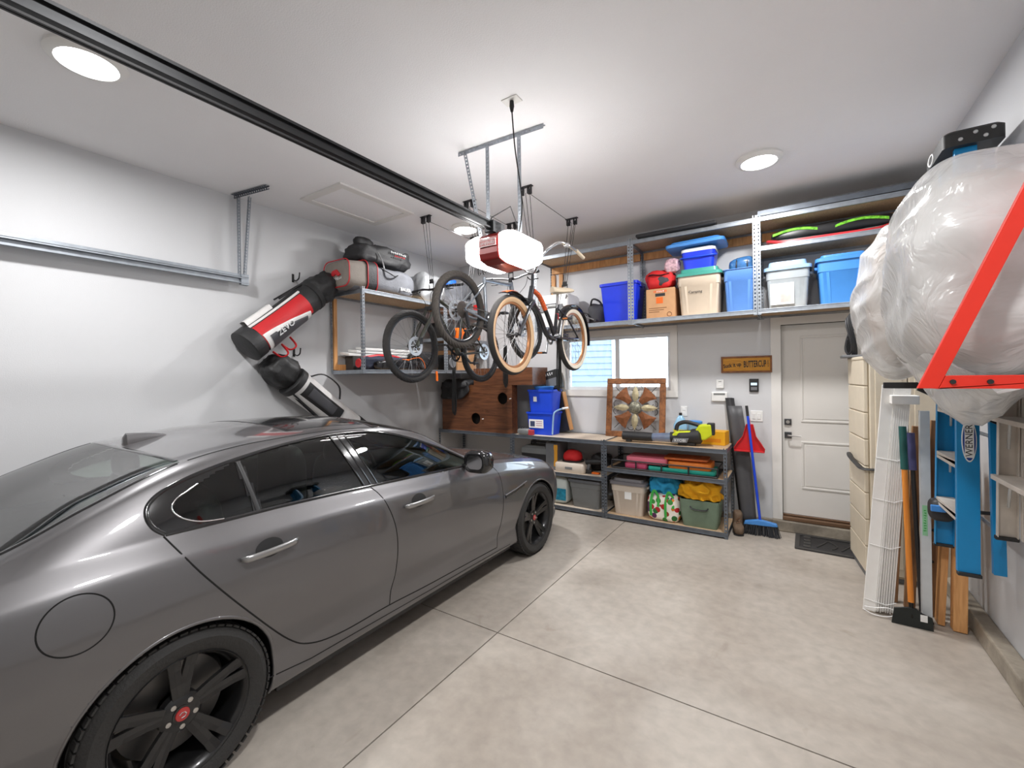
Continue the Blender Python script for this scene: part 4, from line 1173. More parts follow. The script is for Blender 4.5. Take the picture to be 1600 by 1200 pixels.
# ceiling hoists with rope, hooks and the bundled loose end
def hoist(x, ya, yb, za, zb, xb, lab, tail, ha=None, hb=None):
    t = thing('bike_hoist', lab, 'hoist', (x, ya, ZC), 0, 'ceiling bicycle hoists')
    for k, (y, zz, yh) in enumerate(((0, za, (ha or ya) - ya), (yb - ya, zb, (hb or yb) - ya))):
        q = MB().lohi((-.075, y - .022, -.006), (.075, y + .022, 0)); 
        br = q.build('pulley_bracket', 'plastic_black', t, bevel=.002)
        for dx in (-.042, .042):
            w = MB().lohi((dx - .018, y - .018, -.075), (dx - .012, y + .018, -.004)).lohi((dx + .012, y - .018, -.075), (dx + .018, y + .018, -.004)).lathe([(.026, -.010), (.020, 0), (.026, .010)], 16, (dx, y, -.055), 'X')
            w.build('pulley', 'plastic_black', br)
        for dx in (-.045, .0, .045):
            MB().tube([(dx, y, -.06), (dx * .5 + (xb - x), yh + .005, zz - ZC + .08)], .0028, 5).build('rope', 'rope_black', t)
        MB().box((xb - x, yh, zz - ZC + .065), (.05, .02, .05)).build('hook_block', 'plastic_black', t, bevel=.006)
        for dx in (-.03, .03):
            MB().tube(catmull([(xb - x + dx, yh, zz - ZC + .06), (xb - x + dx, yh, zz - ZC - .005), (xb - x + dx, yh + .02, zz - ZC - .025), (xb - x + dx, yh + .04, zz - ZC + .0)], 4), .005, 6).build('hook', 'plastic_black', t, smooth=True)
    MB().tube([(.02, 0, -.055), (.0, yb - ya, -.055)], .0028, 5).build('span_rope', 'rope_black', t)
    tx, ty, z0, z1 = tail
    MB().tube(catmull([(.03, 0, -.06) if ty - ya < .3 else (.03, yb - ya, -.06), (tx - x, ty - ya, (z0 + .3) - ZC), (tx - x, ty - ya, z0 - ZC)], 6), .0028, 5).build('tail_rope', 'rope_black', t)
    q = MB(); rnd = random.Random(int(abs(x) * 100))
    for k in range(7):
        a = 2 * PI * k / 7; dx, dy = .016 * math.cos(a), .016 * math.sin(a)
        lp = [(tx - x + dx, ty - ya + dy, z0 - ZC), (tx - x + dx * 1.5, ty - ya + dy * 1.4, (z0 + z1) / 2 - ZC), (tx - x + dx * 1.7, ty - ya + dy * 1.2, z1 - ZC + rnd.uniform(0, .05)), (tx - x - dx * .6, ty - ya - dy, z1 - ZC + rnd.uniform(-.01, .03)), (tx - x - dx, ty - ya - dy, (z0 + z1) / 2 - ZC), (tx - x - dx * .5, ty - ya - dy * .5, z0 - ZC)]
        q.tube(catmull(lp, 4), .0042, 5)
    q.build('rope_bundle', 'rope_black', t, smooth='all', kind='stuff')
hoist(-3.44, 3.56, 4.45, 2.685, 2.60, -3.33, 'black bike hoist nearest the attic hatch', (-3.42, 3.98, 1.80, 1.27), 3.52, 4.16)
hoist(-2.77, 3.50, 4.30, 2.775, 2.83, -2.70, 'black bike hoist between the other two above the opener', (-2.75, 4.09, 2.05, 1.60), 3.58, 4.15)
hoist(-2.13, 3.55, 4.57, 2.72, 2.60, -2.03, 'black bike hoist nearest the back shelves over the cruiser', (-2.10, 4.14, 2.08, 1.56), 3.49, 4.16)
# ================================================================== THINGS ON THE OVERHEAD SHELVES
def plastic(name, rgb, rough=.38, **k): return mat(name, srgb(*rgb), rough, 0, .03, **k)
plastic('p_cobalt', (24, 58, 226)); plastic('p_royal', (30, 74, 214)); plastic('p_denim', (86, 132, 200)); plastic('p_sky', (70, 140, 214))
plastic('p_beige', (204, 188, 168)); plastic('p_teal', (62, 146, 132)); plastic('p_white', (232, 232, 230)); plastic('p_iceblue', (150, 186, 222))
plastic('p_grey', (122, 124, 124)); plastic('p_greylid', (104, 106, 110)); plastic('p_taupe', (206, 194, 180)); plastic('p_lidgrey', (120, 118, 122))
mat('p_clear', srgb(196, 204, 208), .22, 0, .05, alpha=.55)
mat('kraft', srgb(196, 150, 108), .8, 0, .06); mat('logo_orange', srgb(238, 104, 24), .6); mat('ink', (.02, .02, .02), .6); mat('ink_brown', srgb(120, 80, 50), .7)
mat('paper_white', srgb(238, 238, 236), .6, 0, .02)
def tote(name, label, cat, loc, w, d, h, mb, ml=None, rz=0, taper=.86, r=.04, lidh=.045, rib=True, group=None, recess=True):
    t = thing(name, label, cat, loc, rz, group)
    q = MB()
    k = lambda u: taper + (1 - taper) * u
    rings = [rrect(w * k(u), d * k(u), r, h * u) for u in (0, .02, .72)] + [rrect(w * k(.72) + .012, d * k(.72) + .012, r, h * .735), rrect(w * 1.0, d * 1.0, r, h * .985), rrect(w + .022, d + .022, r + .006, h * .985), rrect(w + .022, d + .022, r + .006, h), rrect(w - .012, d - .012, r, h), rrect(w * taper - .01, d * taper - .01, r, .012)]
    q.loft(rings)
    q.build('body', mb, t, smooth=True)
    if rib:
        for s in (-1, 1):
            for x in (-.30, .30):
                p = MB(); x0, x1 = x * w - .012, x * w + .012
                p.add([(x0 * taper, s * (d / 2 * taper + .004), .01), (x1 * taper, s * (d / 2 * taper + .004), .01), (x1, s * (d / 2 * k(.7) + .006), h * .72), (x0, s * (d / 2 * k(.7) + .006), h * .72)] + [(x0 * taper, s * (d / 2 * taper - .008), .01), (x1 * taper, s * (d / 2 * taper - .008), .01), (x1, s * (d / 2 * k(.7) - .008), h * .72), (x0, s * (d / 2 * k(.7) - .008), h * .72)], [(0, 1, 2, 3), (0, 4, 5, 1), (1, 5, 6, 2), (2, 6, 7, 3), (3, 7, 4, 0)])
                p.build('rib', mb, t)
    for s in (-1, 1):
        MB().box((s * (w / 2 + .010), 0, h * .86), (.028, d * .42, .03)).build('handle', mb, t, bevel=.008)
    if ml:
        q = MB(); z = h
        q.loft([rrect(w + .035, d + .035, r + .01, z - .02), rrect(w + .035, d + .035, r + .01, z + .012), rrect(w + .01, d + .01, r, z + .018), rrect(w - .04, d - .04, r, z + .018), rrect(w - .055, d - .055, r, z + lidh), rrect(w - .10, d - .10, r, z + lidh)], cap0=False)
        q.build('lid', ml, t, smooth=True)
    return t
def tilted_lid(name, label, loc, w, d, m, rot):
    q = MB().loft([rrect(w, d, .05, -.022), rrect(w + .01, d + .01, .05, .01), rrect(w - .02, d - .02, .05, .018), rrect(w - .07, d - .07, .05, .016), rrect(w - .09, d - .09, .05, .042), rrect(w - .14, d - .14, .05, .042)], cap0=True)
    o = q.build(name, m, None, smooth=True); o.location = loc; o.rotation_euler = rot
    return tag(o, label, 'lid')
SZ = OZ0 + .001
# --- left bay
wc = thing('storage_case', 'white hard case with dark latches on the overhead shelf behind the cruiser', 'case', (-2.68, 5.27, SZ))
MB().loft([rrect(.46, .34, .03, 0), rrect(.48, .36, .03, .03), rrect(.48, .36, .03, .25)]).build('body', 'p_white', wc, smooth=True)
MB().loft([rrect(.485, .365, .03, .262), rrect(.485, .365, .03, .40), rrect(.44, .32, .03, .43)]).build('lid', 'p_white', wc, smooth=True)
MB().loft([rrect(.475, .355, .03, .25), rrect(.475, .355, .03, .262)]).build('seal', 'plastic_black', wc)
for x in (-.14, .14): MB().box((x, -.188, .25), (.05, .018, .09)).build('latch', 'plastic_grey', wc, bevel=.004)
MB().tube([(-.07, -.19, .30), (-.07, -.215, .30), (.07, -.215, .30), (.07, -.19, .30)], .009, 8).build('handle', 'plastic_grey', wc)
hl = thing('bike_helmet', 'grey bicycle helmet with mesh liner beside the blue bin', 'helmet', (-2.31, 5.20, SZ))
MB().blob((0, 0, .085), (.10, .135, .085), (.9, .9), 28, 16, flatb=.95).build('shell', mat('helmet_grey', srgb(150, 148, 140), .5, 0, .5, scale=90), hl, smooth='all')
for k in range(4): MB().tube([(.10 * math.cos(a) * .98, -.10 + k * .06, .085 + .09 * math.sin(a)) for a in np.linspace(.3, PI - .3, 9)], .007, 6).build('rib', 'plastic_black', hl, smooth=True)
tb = thing('soft_bag', 'dark grey soft bag slumped between helmet and blue bin', 'bag', (-2.13, 5.36, SZ))
MB().blob((0, 0, .14), (.13, .12, .14), (.7, .7), 30, 18, amp=.03, freq=8, seed=4, flatb=.97).build('pouch', mat('bag_charcoal', srgb(70, 70, 74), .8, bump=.3), tb, smooth='all')
MB().tube(catmull([(-.1, -.05, .2), (-.04, -.12, .33), (.05, -.10, .30), (.09, -.06, .2)], 5), .012, 6).build('strap', 'plastic_black', tb, smooth=True)
pm = thing('floor_pump', 'silver floor pump lying across the shelf beside the helmet', 'pump', (-2.36, 5.10, SZ + .02))
MB().tube([(-.14, -.03, .19), (.10, .0, .10)], .018, 12).build('barrel', 'p_white', pm, smooth=True)
MB().tube([(.10, 0, .10), (.30, .01, .02)], .008, 8).build('rod', 'steel', pm, smooth=True)
MB().tube([(.29, -.03, .02), (.29, .05, .02)], .016, 10).build('grip', 'plastic_black', pm, smooth=True)
MB().lathe([(.03, -.01), (.03, .02)], 14, (.10, 0, .10)).build('gauge', 'p_sky', pm)
def open_bin(name, label, loc, w, d, h, m, rz=0, taper=.82, group=None, lip=.02):
    t = thing(name, label, 'bin', loc, rz, group)
    q = MB(); k = lambda u: taper + (1 - taper) * u
    q.loft([rrect(w * k(u), d * k(u), .03, h * u) for u in (0, .5, .93)] + [rrect(w + lip, d + lip, .035, h * .93), rrect(w + lip, d + lip, .035, h), rrect(w - .012, d - .012, .03, h), rrect(w * taper - .01, d * taper - .01, .03, .01)])
    q.build('body', m, t, smooth=True)
    return t
bb_ = open_bin('recycling_bin', 'glossy cobalt blue open bin behind the left rack post on the overhead shelf', (-1.775, 5.26, SZ), .455, .36, .475, 'p_cobalt')
for s in (-1, 1): MB().box((s * .232, 0, .43), (.02, .14, .02)).build('handle', 'p_cobalt', bb_, bevel=.006)
# --- middle bay
cb = thing('cardboard_box', 'brown cardboard moving box with orange logo under the red bag', 'box', (-1.285, 5.27, SZ))
MB().lohi((-.16, -.17, 0), (.16, .17, .345)).build('carton', 'kraft', cb, bevel=.004)
MB().lohi((-.055, -.1712, .255), (.055, -.169, .290)).build('hand_hole', 'ink', cb, bevel=.012)
MB().lohi((-.045, -.1712, .175), (.030, -.169, .245)).build('logo', 'logo_orange', cb)
MB().lohi((-.075, -.1712, .298), (.075, -.169, .325)).build('label_band', mat('kraft_red', srgb(216, 120, 74), .8), cb)
marks('box_print', 4, .09, .024, 'paper_white', cb, frame((0, -.1712, .311), (1, 0, 0), (0, 0, 1)), 3)
for k, w in enumerate((.20, .17, .12)):
    MB().lohi((-.13, -.1712, .12 - k * .022), (-.13 + w, -.1695, .127 - k * .022)).build('print_line', 'ink_brown', cb)
MB().tube([(.10 + .024 * math.cos(a), -.1712, .045 + .024 * math.sin(a)) for a in np.linspace(0, 2 * PI, 19)[:-1]], .003, 5, closed=True).build('recycling_mark', 'ink_brown', cb)
rb = thing('red_bag', 'crumpled red and black bag on top of the cardboard box', 'bag', (-1.315, 5.27, SZ + .346))
mat('cloth_red', srgb(204, 32, 34), .7, bump=.3, bscale=40)
MB().blob((0, 0, .115), (.165, .15, .115), (.6, .7), 48, 28, amp=.03, freq=7, seed=2, ridge=.03, flatb=.97).build('fabric', 'cloth_red', rb, smooth='all')
MB().blob((.055, -.10, .09), (.075, .055, .055), (.7, .7), 24, 14, amp=.015, freq=12, seed=9).build('lining', 'bag_charcoal', rb, smooth='all')
MB().tube(catmull([(-.15, -.06, .15), (-.08, -.145, .17), (.03, -.15, .155), (.12, -.12, .17)], 5), .012, 6, flat=.5).build('strap', 'plastic_black', rb, smooth=True)
rp_ = thing('plastic_roll', 'clear plastic wrapped pink roll leaning on the red bag', 'package', (-1.15, 5.20, SZ + .50))
mat('pink_wrap', srgb(206, 168, 176), .25, 0, .35, scale=40, coat=.5)
MB().blob((-.02, 0, .10), (.085, .07, .085), (.8, .8), 30, 18, amp=.02, freq=14, seed=5).build('wrap', 'pink_wrap', rp_, smooth='all')
t = tote('storage_tote', 'beige storage tote with teal lid under the blue cooler', 'tote', (-.875, 5.27, SZ), .435, .39, .455, 'p_beige', 'p_teal', lidh=.065, group='totes on the overhead shelf')
text('tote_lettering', 'Camping', .04, 'ink', t, frame((-.03, -.192, .26), (1, 0, 0), (0, .1, 1)), .0004)
cl = thing('cooler', 'small blue cooler with white lid and swing handle on the beige tote', 'cooler', (-.885, 5.26, SZ + .522))
MB().loft([rrect(.30, .24, .04, 0), rrect(.345, .28, .045, .19)]).build('body', 'p_cobalt', cl, smooth=True)
MB().loft([rrect(.355, .29, .045, .19), rrect(.355, .29, .045, .22), rrect(.30, .24, .045, .236)]).build('lid', 'p_white', cl, smooth=True)
MB().tube(catmull([(-.178, 0, .15), (-.176, -.13, .13), (-.06, -.157, .125), (.06, -.157, .125), (.176, -.13, .13), (.178, 0, .15)], 5), .009, 8).build('handle', 'p_royal', cl, smooth=True)
tilted_lid('tote_lid', 'loose blue tote lid lying on the small cooler', (-.915, 5.26, SZ + .80), .60, .40, 'p_sky', (0.0, -.02, 0))
tote('storage_tote', 'denim blue lidless tote left of the rack post above the wall sign', 'tote', (-.475, 5.27, SZ), .30, .38, .455, 'p_denim', None, group='totes on the overhead shelf')
fb = thing('sports_bag', 'small shiny blue ball bag lying in the denim blue tote', 'bag', (-.455, 5.25, SZ + .40))
MB().blob((0, 0, .10), (.135, .12, .085), (.7, .7), 36, 20, amp=.02, freq=8, seed=8).build('pouch', mat('shiny_blue', srgb(52, 100, 150), .3, 0, .4, scale=14, coat=.3), fb, smooth='all')
for x in (-.05, .05): MB().tube([(x, -.13 * math.cos(a), .10 + .092 * math.sin(a)) for a in np.linspace(-.6, 2.2, 10)], .006, 6).build('seam', 'plastic_black', fb)
# --- right bay
t = tote('storage_tote', 'clear storage tote with ice blue lid above the door', 'tote', (-.055, 5.27, SZ), .37, .38, .40, 'p_clear', 'p_iceblue', group='totes on the overhead shelf', rib=False, lidh=.07)
MB().lohi((-.15, -.13, .02), (.10, -.10, .30)).build('box_inside', 'paper_white', t)
MB().blob((.08, .02, .17), (.09, .11, .15), (.5, .5), 24, 14, amp=.02, freq=9, seed=3).build('contents', mat('contents_tan', srgb(196, 176, 160), .8, 0, .25), t, smooth='all')
MB().lohi((-.145, -.1865, .04), (.055, -.183, .25)).build('paper_label', 'paper_white', t)
marks('label_print', 7, .09, .016, 'p_iceblue', t, frame((-.015, -.1866, .19), (1, 0, 0), (0, 0, 1)), 4)
MB().lohi((-.06, -.1872, .06), (.03, -.185, .15)).build('label_picture', mat('print_grey', (.5, .46, .42), .7, 0, .2, scale=9), t)
tote('storage_tote', 'bright blue lidded tote beside the plastic wrapped bundle', 'tote', (.385, 5.27, SZ), .39, .38, .43, 'p_sky', 'p_sky', group='totes on the overhead shelf')
# boards on the middle deck of the right bay
def board(name, label, loc, L, w, th, m, medge, rot, cat='board', rise=.05):
    t = thing(name, label, cat, loc, 0, None, rot)
    P = []; n = 40
    def ring(s, dz):
        out = []
        for k in range(n):
            a = 2 * PI * k / n
            x = math.copysign(abs(math.cos(a)) ** .55, math.cos(a)) * L / 2 * s; y = math.copysign(abs(math.sin(a)) ** .8, math.sin(a)) * w / 2 * s
            out.append((x, y, dz + rise * max(0, abs(x) / (L / 2) - .6) ** 2 * 6))
        return out
    MB().loft([ring(.93, 0), ring(.985, th * .3), ring(.985, th * .7), ring(.93, th)]).build('deck', m, t, smooth=True)
    MB().tube(ring(.99, th / 2), th * .55, 6, closed=True).build('edge', medge, t, smooth=True)
    return t
mat('board_grey', srgb(140, 150, 156), .4, 0, .1); mat('board_black', (.02, .02, .022), .35); mat('edge_red', srgb(206, 48, 56), .4)
mat('strap_lime', srgb(128, 220, 56), .6, 0, .5, scale=50)
board('wakeboard', 'grey board with red edge on the middle deck above the door', (.27, 5.24, 2.985), 1.0, .36, .03, 'board_grey', 'edge_red', (.10, 0, .03), 'wakeboard')
sb = thing('ski_bag', 'black bag with lime green webbing on the middle deck under the ceiling', 'bag', (.32, 5.36, 3.06))
MB().blob((0, 0, .055), (.52, .10, .055), (.5, .5), 40, 16, amp=.015, freq=6, seed=6).build('sleeve', 'board_black', sb, smooth='all')
for x0, x1 in ((-.5, -.12), (.02, .42)):
    pts = [(x, -.105, .055 + .035 * math.sin((x - x0) * 8)) for x in np.linspace(x0, x1, 12)]
    q = MB(); q.grid([[(p[0], p[1], p[2] - .013), (p[0], p[1] - .006, p[2]), (p[0], p[1], p[2] + .013)] for p in pts]); q.build('webbing', 'strap_lime', sb, smooth='all')
# things on the very top of the racks
fp = thing('dark_panel', 'flat ribbed black panel on top of the middle overhead rack', 'panel', (-1.10, 5.17, OZ1 + .012), 0)
MB().lohi((-.42, -.20, 0), (.42, .22, .022)).build('sheet', 'plastic_black', fp, bevel=.004)
for k in range(5): MB().lohi((-.42, -.19 + k * .09, .022), (.42, -.16 + k * .09, .034)).build('rib', 'plastic_black', fp, bevel=.003)
for k, (y, lb) in enumerate(((5.06, 'front long black channel lying on top of the right overhead rack'), (5.15, 'middle long black channel lying on top of the right overhead rack'), (5.24, 'rear long black channel lying on top of the right overhead rack'))):
    q = MB().lohi((-.30, y - .035, OZ1 + .012), (.95, y + .035, OZ1 + .018)).lohi((-.30, y - .035, OZ1 + .018), (.95, y - .029, OZ1 + .062)).lohi((-.30, y + .029, OZ1 + .018), (.95, y + .035, OZ1 + .062))
    tag(q.build('steel_channel', 'galv_dark' if k == 0 else 'rail_black', None), lb, 'channel', 'channels on the right rack')

# ================================================================== LEFT WALL RACK AND GOLF BAGS
LT, LB_ = lz1 + .001, lz0 + .001
mat('nylon_grey', srgb(104, 106, 112), .65, 0, .12, bump=.3, bscale=60); mat('nylon_taupe', srgb(138, 130, 122), .7, 0, .08, bump=.2); mat('nylon_black', (.022, .022, .024), .6, 0, .1, bump=.35, bscale=50)
mat('silver_cloth', srgb(168, 170, 172), .3, .5, .12, bump=.3, bscale=20); mat('piping_red', srgb(200, 36, 44), .5); mat('cloth_blue', srgb(36, 110, 214), .5)
def duffel(name, label, loc, L, ry, rz_, m, rz, seed, amp=.035, ridge=.02, e=(.45, .45)):
    t = thing(name, label, 'bag', loc, rz, 'bags on the wall rack')
    MB().blob((0, 0, rz_ * .97), (L / 2, ry, rz_), e, 56, 30, amp=amp, freq=5, seed=seed, ridge=ridge, flatb=.97).build('fabric', m, t, smooth='all')
    return t
# hockey bag: long axis along Y (rz 90), its right side faces the room (local -y)
hb_ = duffel('hockey_bag', 'grey and black hockey bag with red logo under the black duffel', (-4.26, 3.52, LT), 1.02, .24, .165, 'nylon_grey', PI / 2, 11, amp=.03, ridge=.02)
MB().loft([[(-.530 + 0 * k, p.x, .165 + p.y) for p in rrect(.44, .29, .09, 0)] for k in (0,)] + [[(-.30, p.x, .168 + p.y) for p in rrect(.50, .335, .09, 0)]]).build('end_panel', 'nylon_taupe', hb_, smooth=True, bevel=.02)
MB().loft([[(-.305, p.x, .170 + p.y) for p in rrect(.515, .345, .09, 0)], [(-.17, p.x, .172 + p.y) for p in rrect(.52, .35, .09, 0)]]).build('side_band', 'nylon_black', hb_, smooth=True, bevel=.01)
for x in (-.305, -.172, -.528):
    k = .46 if x < -.5 else .52
    MB().tube([(x, p.x, .171 + p.y) for p in rrect(k, .30 if x < -.5 else .352, .09, 0)], .006, 6, closed=True).build('piping', 'piping_red', hb_, smooth=True)
MB().prism([(-.09, .15), (-.02, .215), (.05, .205), (.09, .16), (.03, .145), (.0, .165), (-.04, .14)], -.545, -.530, 'X').build('logo', 'piping_red', hb_)
marks('logo_print', 7, .20, .035, 'white_print', hb_, frame((-.531, 0, .115), (0, -1, 0), (0, 0, 1)), 5, .004)
text('bag_lettering', 'BAUER', .055, 'white_print', hb_, frame((.26, -.252, .085), (1, 0, 0), (0, .0, 1)), .004)
MB().tube(catmull([(-.10, -.20, .30), (.0, -.265, .24), (.1, -.26, .22), (.2, -.20, .29)], 6), .012, 6, flat=.4).build('handle', 'nylon_black', hb_, smooth=True)
db = duffel('duffel_bag', 'black duffel bag lying on top of the hockey bag', (-4.26, 3.57, LT + .355), .84, .19, .115, 'nylon_black', PI / 2, 21, amp=.05, ridge=.03)
MB().blob((-.22, .0, .225), (.12, .08, .09), (.8, .8), 24, 14, amp=.04, freq=8, seed=12).build('folded_end', 'nylon_black', db, smooth='all')
marks('bag_print', 8, .24, .03, 'white_print', db, frame((.14, -.206, .165), (1, 0, 0), (0, .3, 1)), 6, .006)
marks('bag_print', 6, .18, .022, 'piping_red', db, frame((.16, -.208, .13), (1, 0, 0), (0, .3, 1)), 7, .006)
MB().tube(catmull([(-.15, -.19, .12), (-.13, -.23, .02), (-.11, -.24, -.06), (-.09, -.22, -.11)], 5), .008, 6).build('strap', 'silver_cloth', db, smooth=True)
sv = duffel('sports_bag', 'silver grey sports bag with white stripes right of the hockey bag', (-4.25, 4.35, LT), .52, .22, .21, 'silver_cloth', PI / 2 + .1, 31, amp=.05, ridge=.04, e=(.6, .6))
for x in (.02, .07, .12):
    MB().tube([(x + .05 * math.sin(a), -.235 * math.cos(a) * 1.0, .205 + .212 * math.sin(a)) for a in np.linspace(-.75, 1.4, 14)], .008, 6, flat=.5).build('stripe', 'white_print', sv, smooth=True)
sv2 = duffel('sports_bag', 'grey and blue sports bag in the corner end of the rack', (-4.24, 4.93, LT), .52, .22, .20, 'nylon_grey', PI / 2 - .1, 41, amp=.05, ridge=.04, e=(.6, .6))
MB().blob((-.20, -.10, .34), (.10, .13, .06), (.7, .7), 20, 12, amp=.02, freq=9, seed=7).build('blue_flap', 'cloth_blue', sv2, smooth='all')
# lower deck
ws = thing('foam_sheets', 'white foam sheets lying along the wall on the lower rack deck', 'foam sheet', (-4.46, 3.85, LB_ + .0), 0)
for k in range(3): MB().box((-.02 + .008 * k, .03 * k, .20 + .035 * k), (.17, 1.22 - .15 * k, .03), Matrix.Rotation(.12, 3, 'Y')).build('sheet', 'p_white', ws, bevel=.004)
MB().lohi((-.09, -.55, 0), (.06, .55, .175)).build('carton', mat('carton_dark', srgb(60, 56, 54), .8), ws, bevel=.006)
rc = thing('folding_chair_bag', 'navy and red rolled camp chair in its bag on the lower rack deck', 'bag', (-4.25, 3.62, LB_))
MB().blob((0, 0, .085), (.11, .36, .085), (.5, .6), 36, 24, amp=.02, freq=8, seed=14, ridge=.02, flatb=.97).build('roll', mat('navy_cloth', srgb(36, 42, 62), .75, bump=.3), rc, smooth='all')
MB().tube(catmull([(.03, -.33, .14), (.04, -.1, .175), (.03, .15, .17), (.02, .34, .13)], 5), .02, 8).build('red_stripe', 'piping_red', rc, smooth=True)
MB().lathe([(.055, -.02), (.05, -.03), (0, -.03)], 18, (0, -.335, .085), 'Y').build('rolled_end', 'piping_red', rc)
sr = thing('tent_bag', 'shiny black and silver rolled tent bag behind the bicycle wheel', 'bag', (-4.10, 3.78, LB_))
MB().blob((0, 0, .062), (.065, .42, .062), (.5, .7), 34, 26, amp=.02, freq=10, seed=15, ridge=.02, flatb=.97).build('roll', mat('foil_black', srgb(58, 58, 60), .25, .5, .8, scale=26, bump=.5, bscale=30), sr, smooth='all')
os_ = thing('tie_down_strap', 'orange ratchet strap draped over the lower rack deck edge', 'strap', (-4.0, 4.05, LB_))
MB().tube(catmull([(-.12, -.15, .13), (-.05, -.02, .16), (.0, .02, .10), (.012, .03, .02), (.02, .02, -.03)], 6), .018, 6, flat=.25).build('webbing', mat('strap_orange', srgb(240, 112, 22), .6), os_, smooth=True)
MB().box((-.12, -.18, .12), (.04, .10, .04)).build('ratchet', 'strap_orange', os_, bevel=.008)
bk = thing('equipment_case', 'dark equipment case on the lower rack deck behind the bicycle wheels', 'case', (-4.22, 4.27, LB_))
MB().loft([rrect(.28, .30, .05, 0), rrect(.32, .34, .05, .06), rrect(.30, .32, .05, .22), rrect(.2, .22, .05, .25)]).build('shell', 'plastic_black', bk, smooth=True)
MB().tube([(.16, -.05, .15), (.19, -.05, .17), (.19, .05, .17), (.16, .05, .15)], .008, 6).build('handle', 'plastic_grey', bk)
og = tag(MB().tube([(-4.0 + .022, 4.28, LB_ - .012), (-3.975, 4.285, LB_ - .14)], [.014, .017], 10).build('rubber_grip', 'strap_orange', None, smooth=True), 'short orange rubber grip hanging under the lower rack edge', 'grip')
sh = thing('speaker_unit', 'round grey speaker in the corner rack behind the bicycles', 'speaker', (-4.13, 4.66, LB_))
MB().loft([rrect(.20, .20, .03, 0), rrect(.20, .20, .03, .22)]).build('housing', 'plastic_black', sh, bevel=.01)
MB().lathe([(.075, .0), (.07, .012), (.04, .004), (0, .01)], 24, (.10, 0, .11), 'X').build('cone', 'plastic_grey', sh, smooth=True)
pw = thing('cardboard_carton', 'brown carton on the corner rack deck behind the bicycles', 'box', (-4.28, 5.05, LB_))
MB().lohi((-.2, -.22, 0), (.2, .22, .30)).build('carton', 'kraft', pw, bevel=.005)
MB().lohi((.199, -.03, .0), (.2015, .03, .30)).build('tape', 'p_beige', pw)

oc_ = thing('orange_case', 'bright orange plastic case on the middle deck of the corner rack', 'case', (-4.20, 5.08, 2.242))
MB().loft([rrect(.30, .50, .05, 0), rrect(.34, .54, .05, .03), rrect(.34, .54, .05, .13), rrect(.26, .46, .05, .17)]).build('shell', 'strap_orange', oc_, smooth=True)
MB().tube([(.17, -.08, .08), (.21, -.08, .09), (.21, .08, .09), (.17, .08, .08)], .010, 6).build('handle', 'plastic_black', oc_)
bb2 = thing('black_pouch', 'black padded pouch left of the orange case on the corner rack', 'bag', (-4.22, 4.66, 2.242))
MB().blob((0, 0, .12), (.17, .14, .12), (.6, .6), 30, 18, amp=.03, freq=8, seed=141, flatb=.96).build('fabric', 'nylon_black', bb2, smooth='all')
MB().tube(catmull([(.10, -.08, .20), (.15, -.02, .27), (.15, .05, .26), (.10, .09, .19)], 5), .010, 6).build('handle', 'nylon_grey', bb2, smooth=True)
rbx = thing('red_lantern', 'small red lantern box at the far end on top of the corner rack', 'lantern', (-4.06, 5.34, LT))
MB().loft([rrect(.10, .20, .02, 0), rrect(.10, .20, .02, .10)]).build('housing', 'cloth_red', rbx, bevel=.006)
MB().tube([(0, -.07, .10), (0, -.06, .15), (0, .06, .15), (0, .07, .10)], .008, 6).build('handle', 'plastic_black', rbx)
# golf bags hung on the left wall: axis of each bag along local z
mat('golf_black', (.02, .02, .021), .55, 0, .1, bump=.3, bscale=40); mat('golf_red', srgb(196, 30, 36), .5, bump=.1); mat('golf_white', srgb(226, 224, 222), .5, bump=.1); mat('golf_grey', srgb(74, 74, 78), .55)
def golf(name, label, base, top, roll, main, fl):
    b = Vector(base); d = (Vector(top) - b); L = d.length
    z = d.normalized(); x = Vector((1, 0, 0)); x = (x - z * x.dot(z)).normalized(); y = z.cross(x)
    t = thing(name, label, 'golf bag', base, 0, 'golf bags on the left wall')
    M = Matrix((x, y, z)).transposed()
    t.rotation_euler = M.to_euler()
    R = .148
    def surf(a, u, o=0.0):   # point on the bag's tube
        r = R * (1.04 - .08 * math.sin(PI * min(1, u))) + o
        return (r * math.cos(a), fl * r * 1.05 * math.sin(a), u * L * .74)
    def patch(nm, f0, f1, u0, u1, m, o=.005, n=18):
        q = MB(); rows = []
        for u in np.linspace(u0, u1, n):
            k = (u - u0) / (u1 - u0); a0, a1 = f0(k), f1(k)
            rows.append([surf(a, u, -.004) if j in (0, 8) else surf(a, u, o) for j, a in enumerate(np.linspace(a0, a1, 9))])
        q.grid(rows); return q.build(nm, m, t, smooth='all')
    MB().lathe([(R * 1.0, -.02), (R * 1.12, -.01), (R * 1.12, .10), (R * 1.02, .12)], 28).build('base', 'golf_black', t, smooth=True)
    q = MB(); q.grid([[surf(a, u) for u in np.linspace(0, 1, 14)] for a in np.linspace(0, 2 * PI, 33)[:-1]], closed_u=True); q.build('tube', main, t, smooth='all')
    MB().lathe([(R * 1.04, L * .73), (R * 1.12, L * .735), (R * 1.12, L * .78), (R * 1.0, L * .79)], 28).build('collar', 'golf_black', t, smooth=True)
    q = MB().blob((0, 0, L * .90), (R * 1.0, R * 1.05, L * .14), (.7, .8), 36, 22, amp=.035, freq=9, seed=50 + roll, ridge=.03); q.build('hood', 'golf_black', t, smooth='all')
    return t, patch, surf, L, R
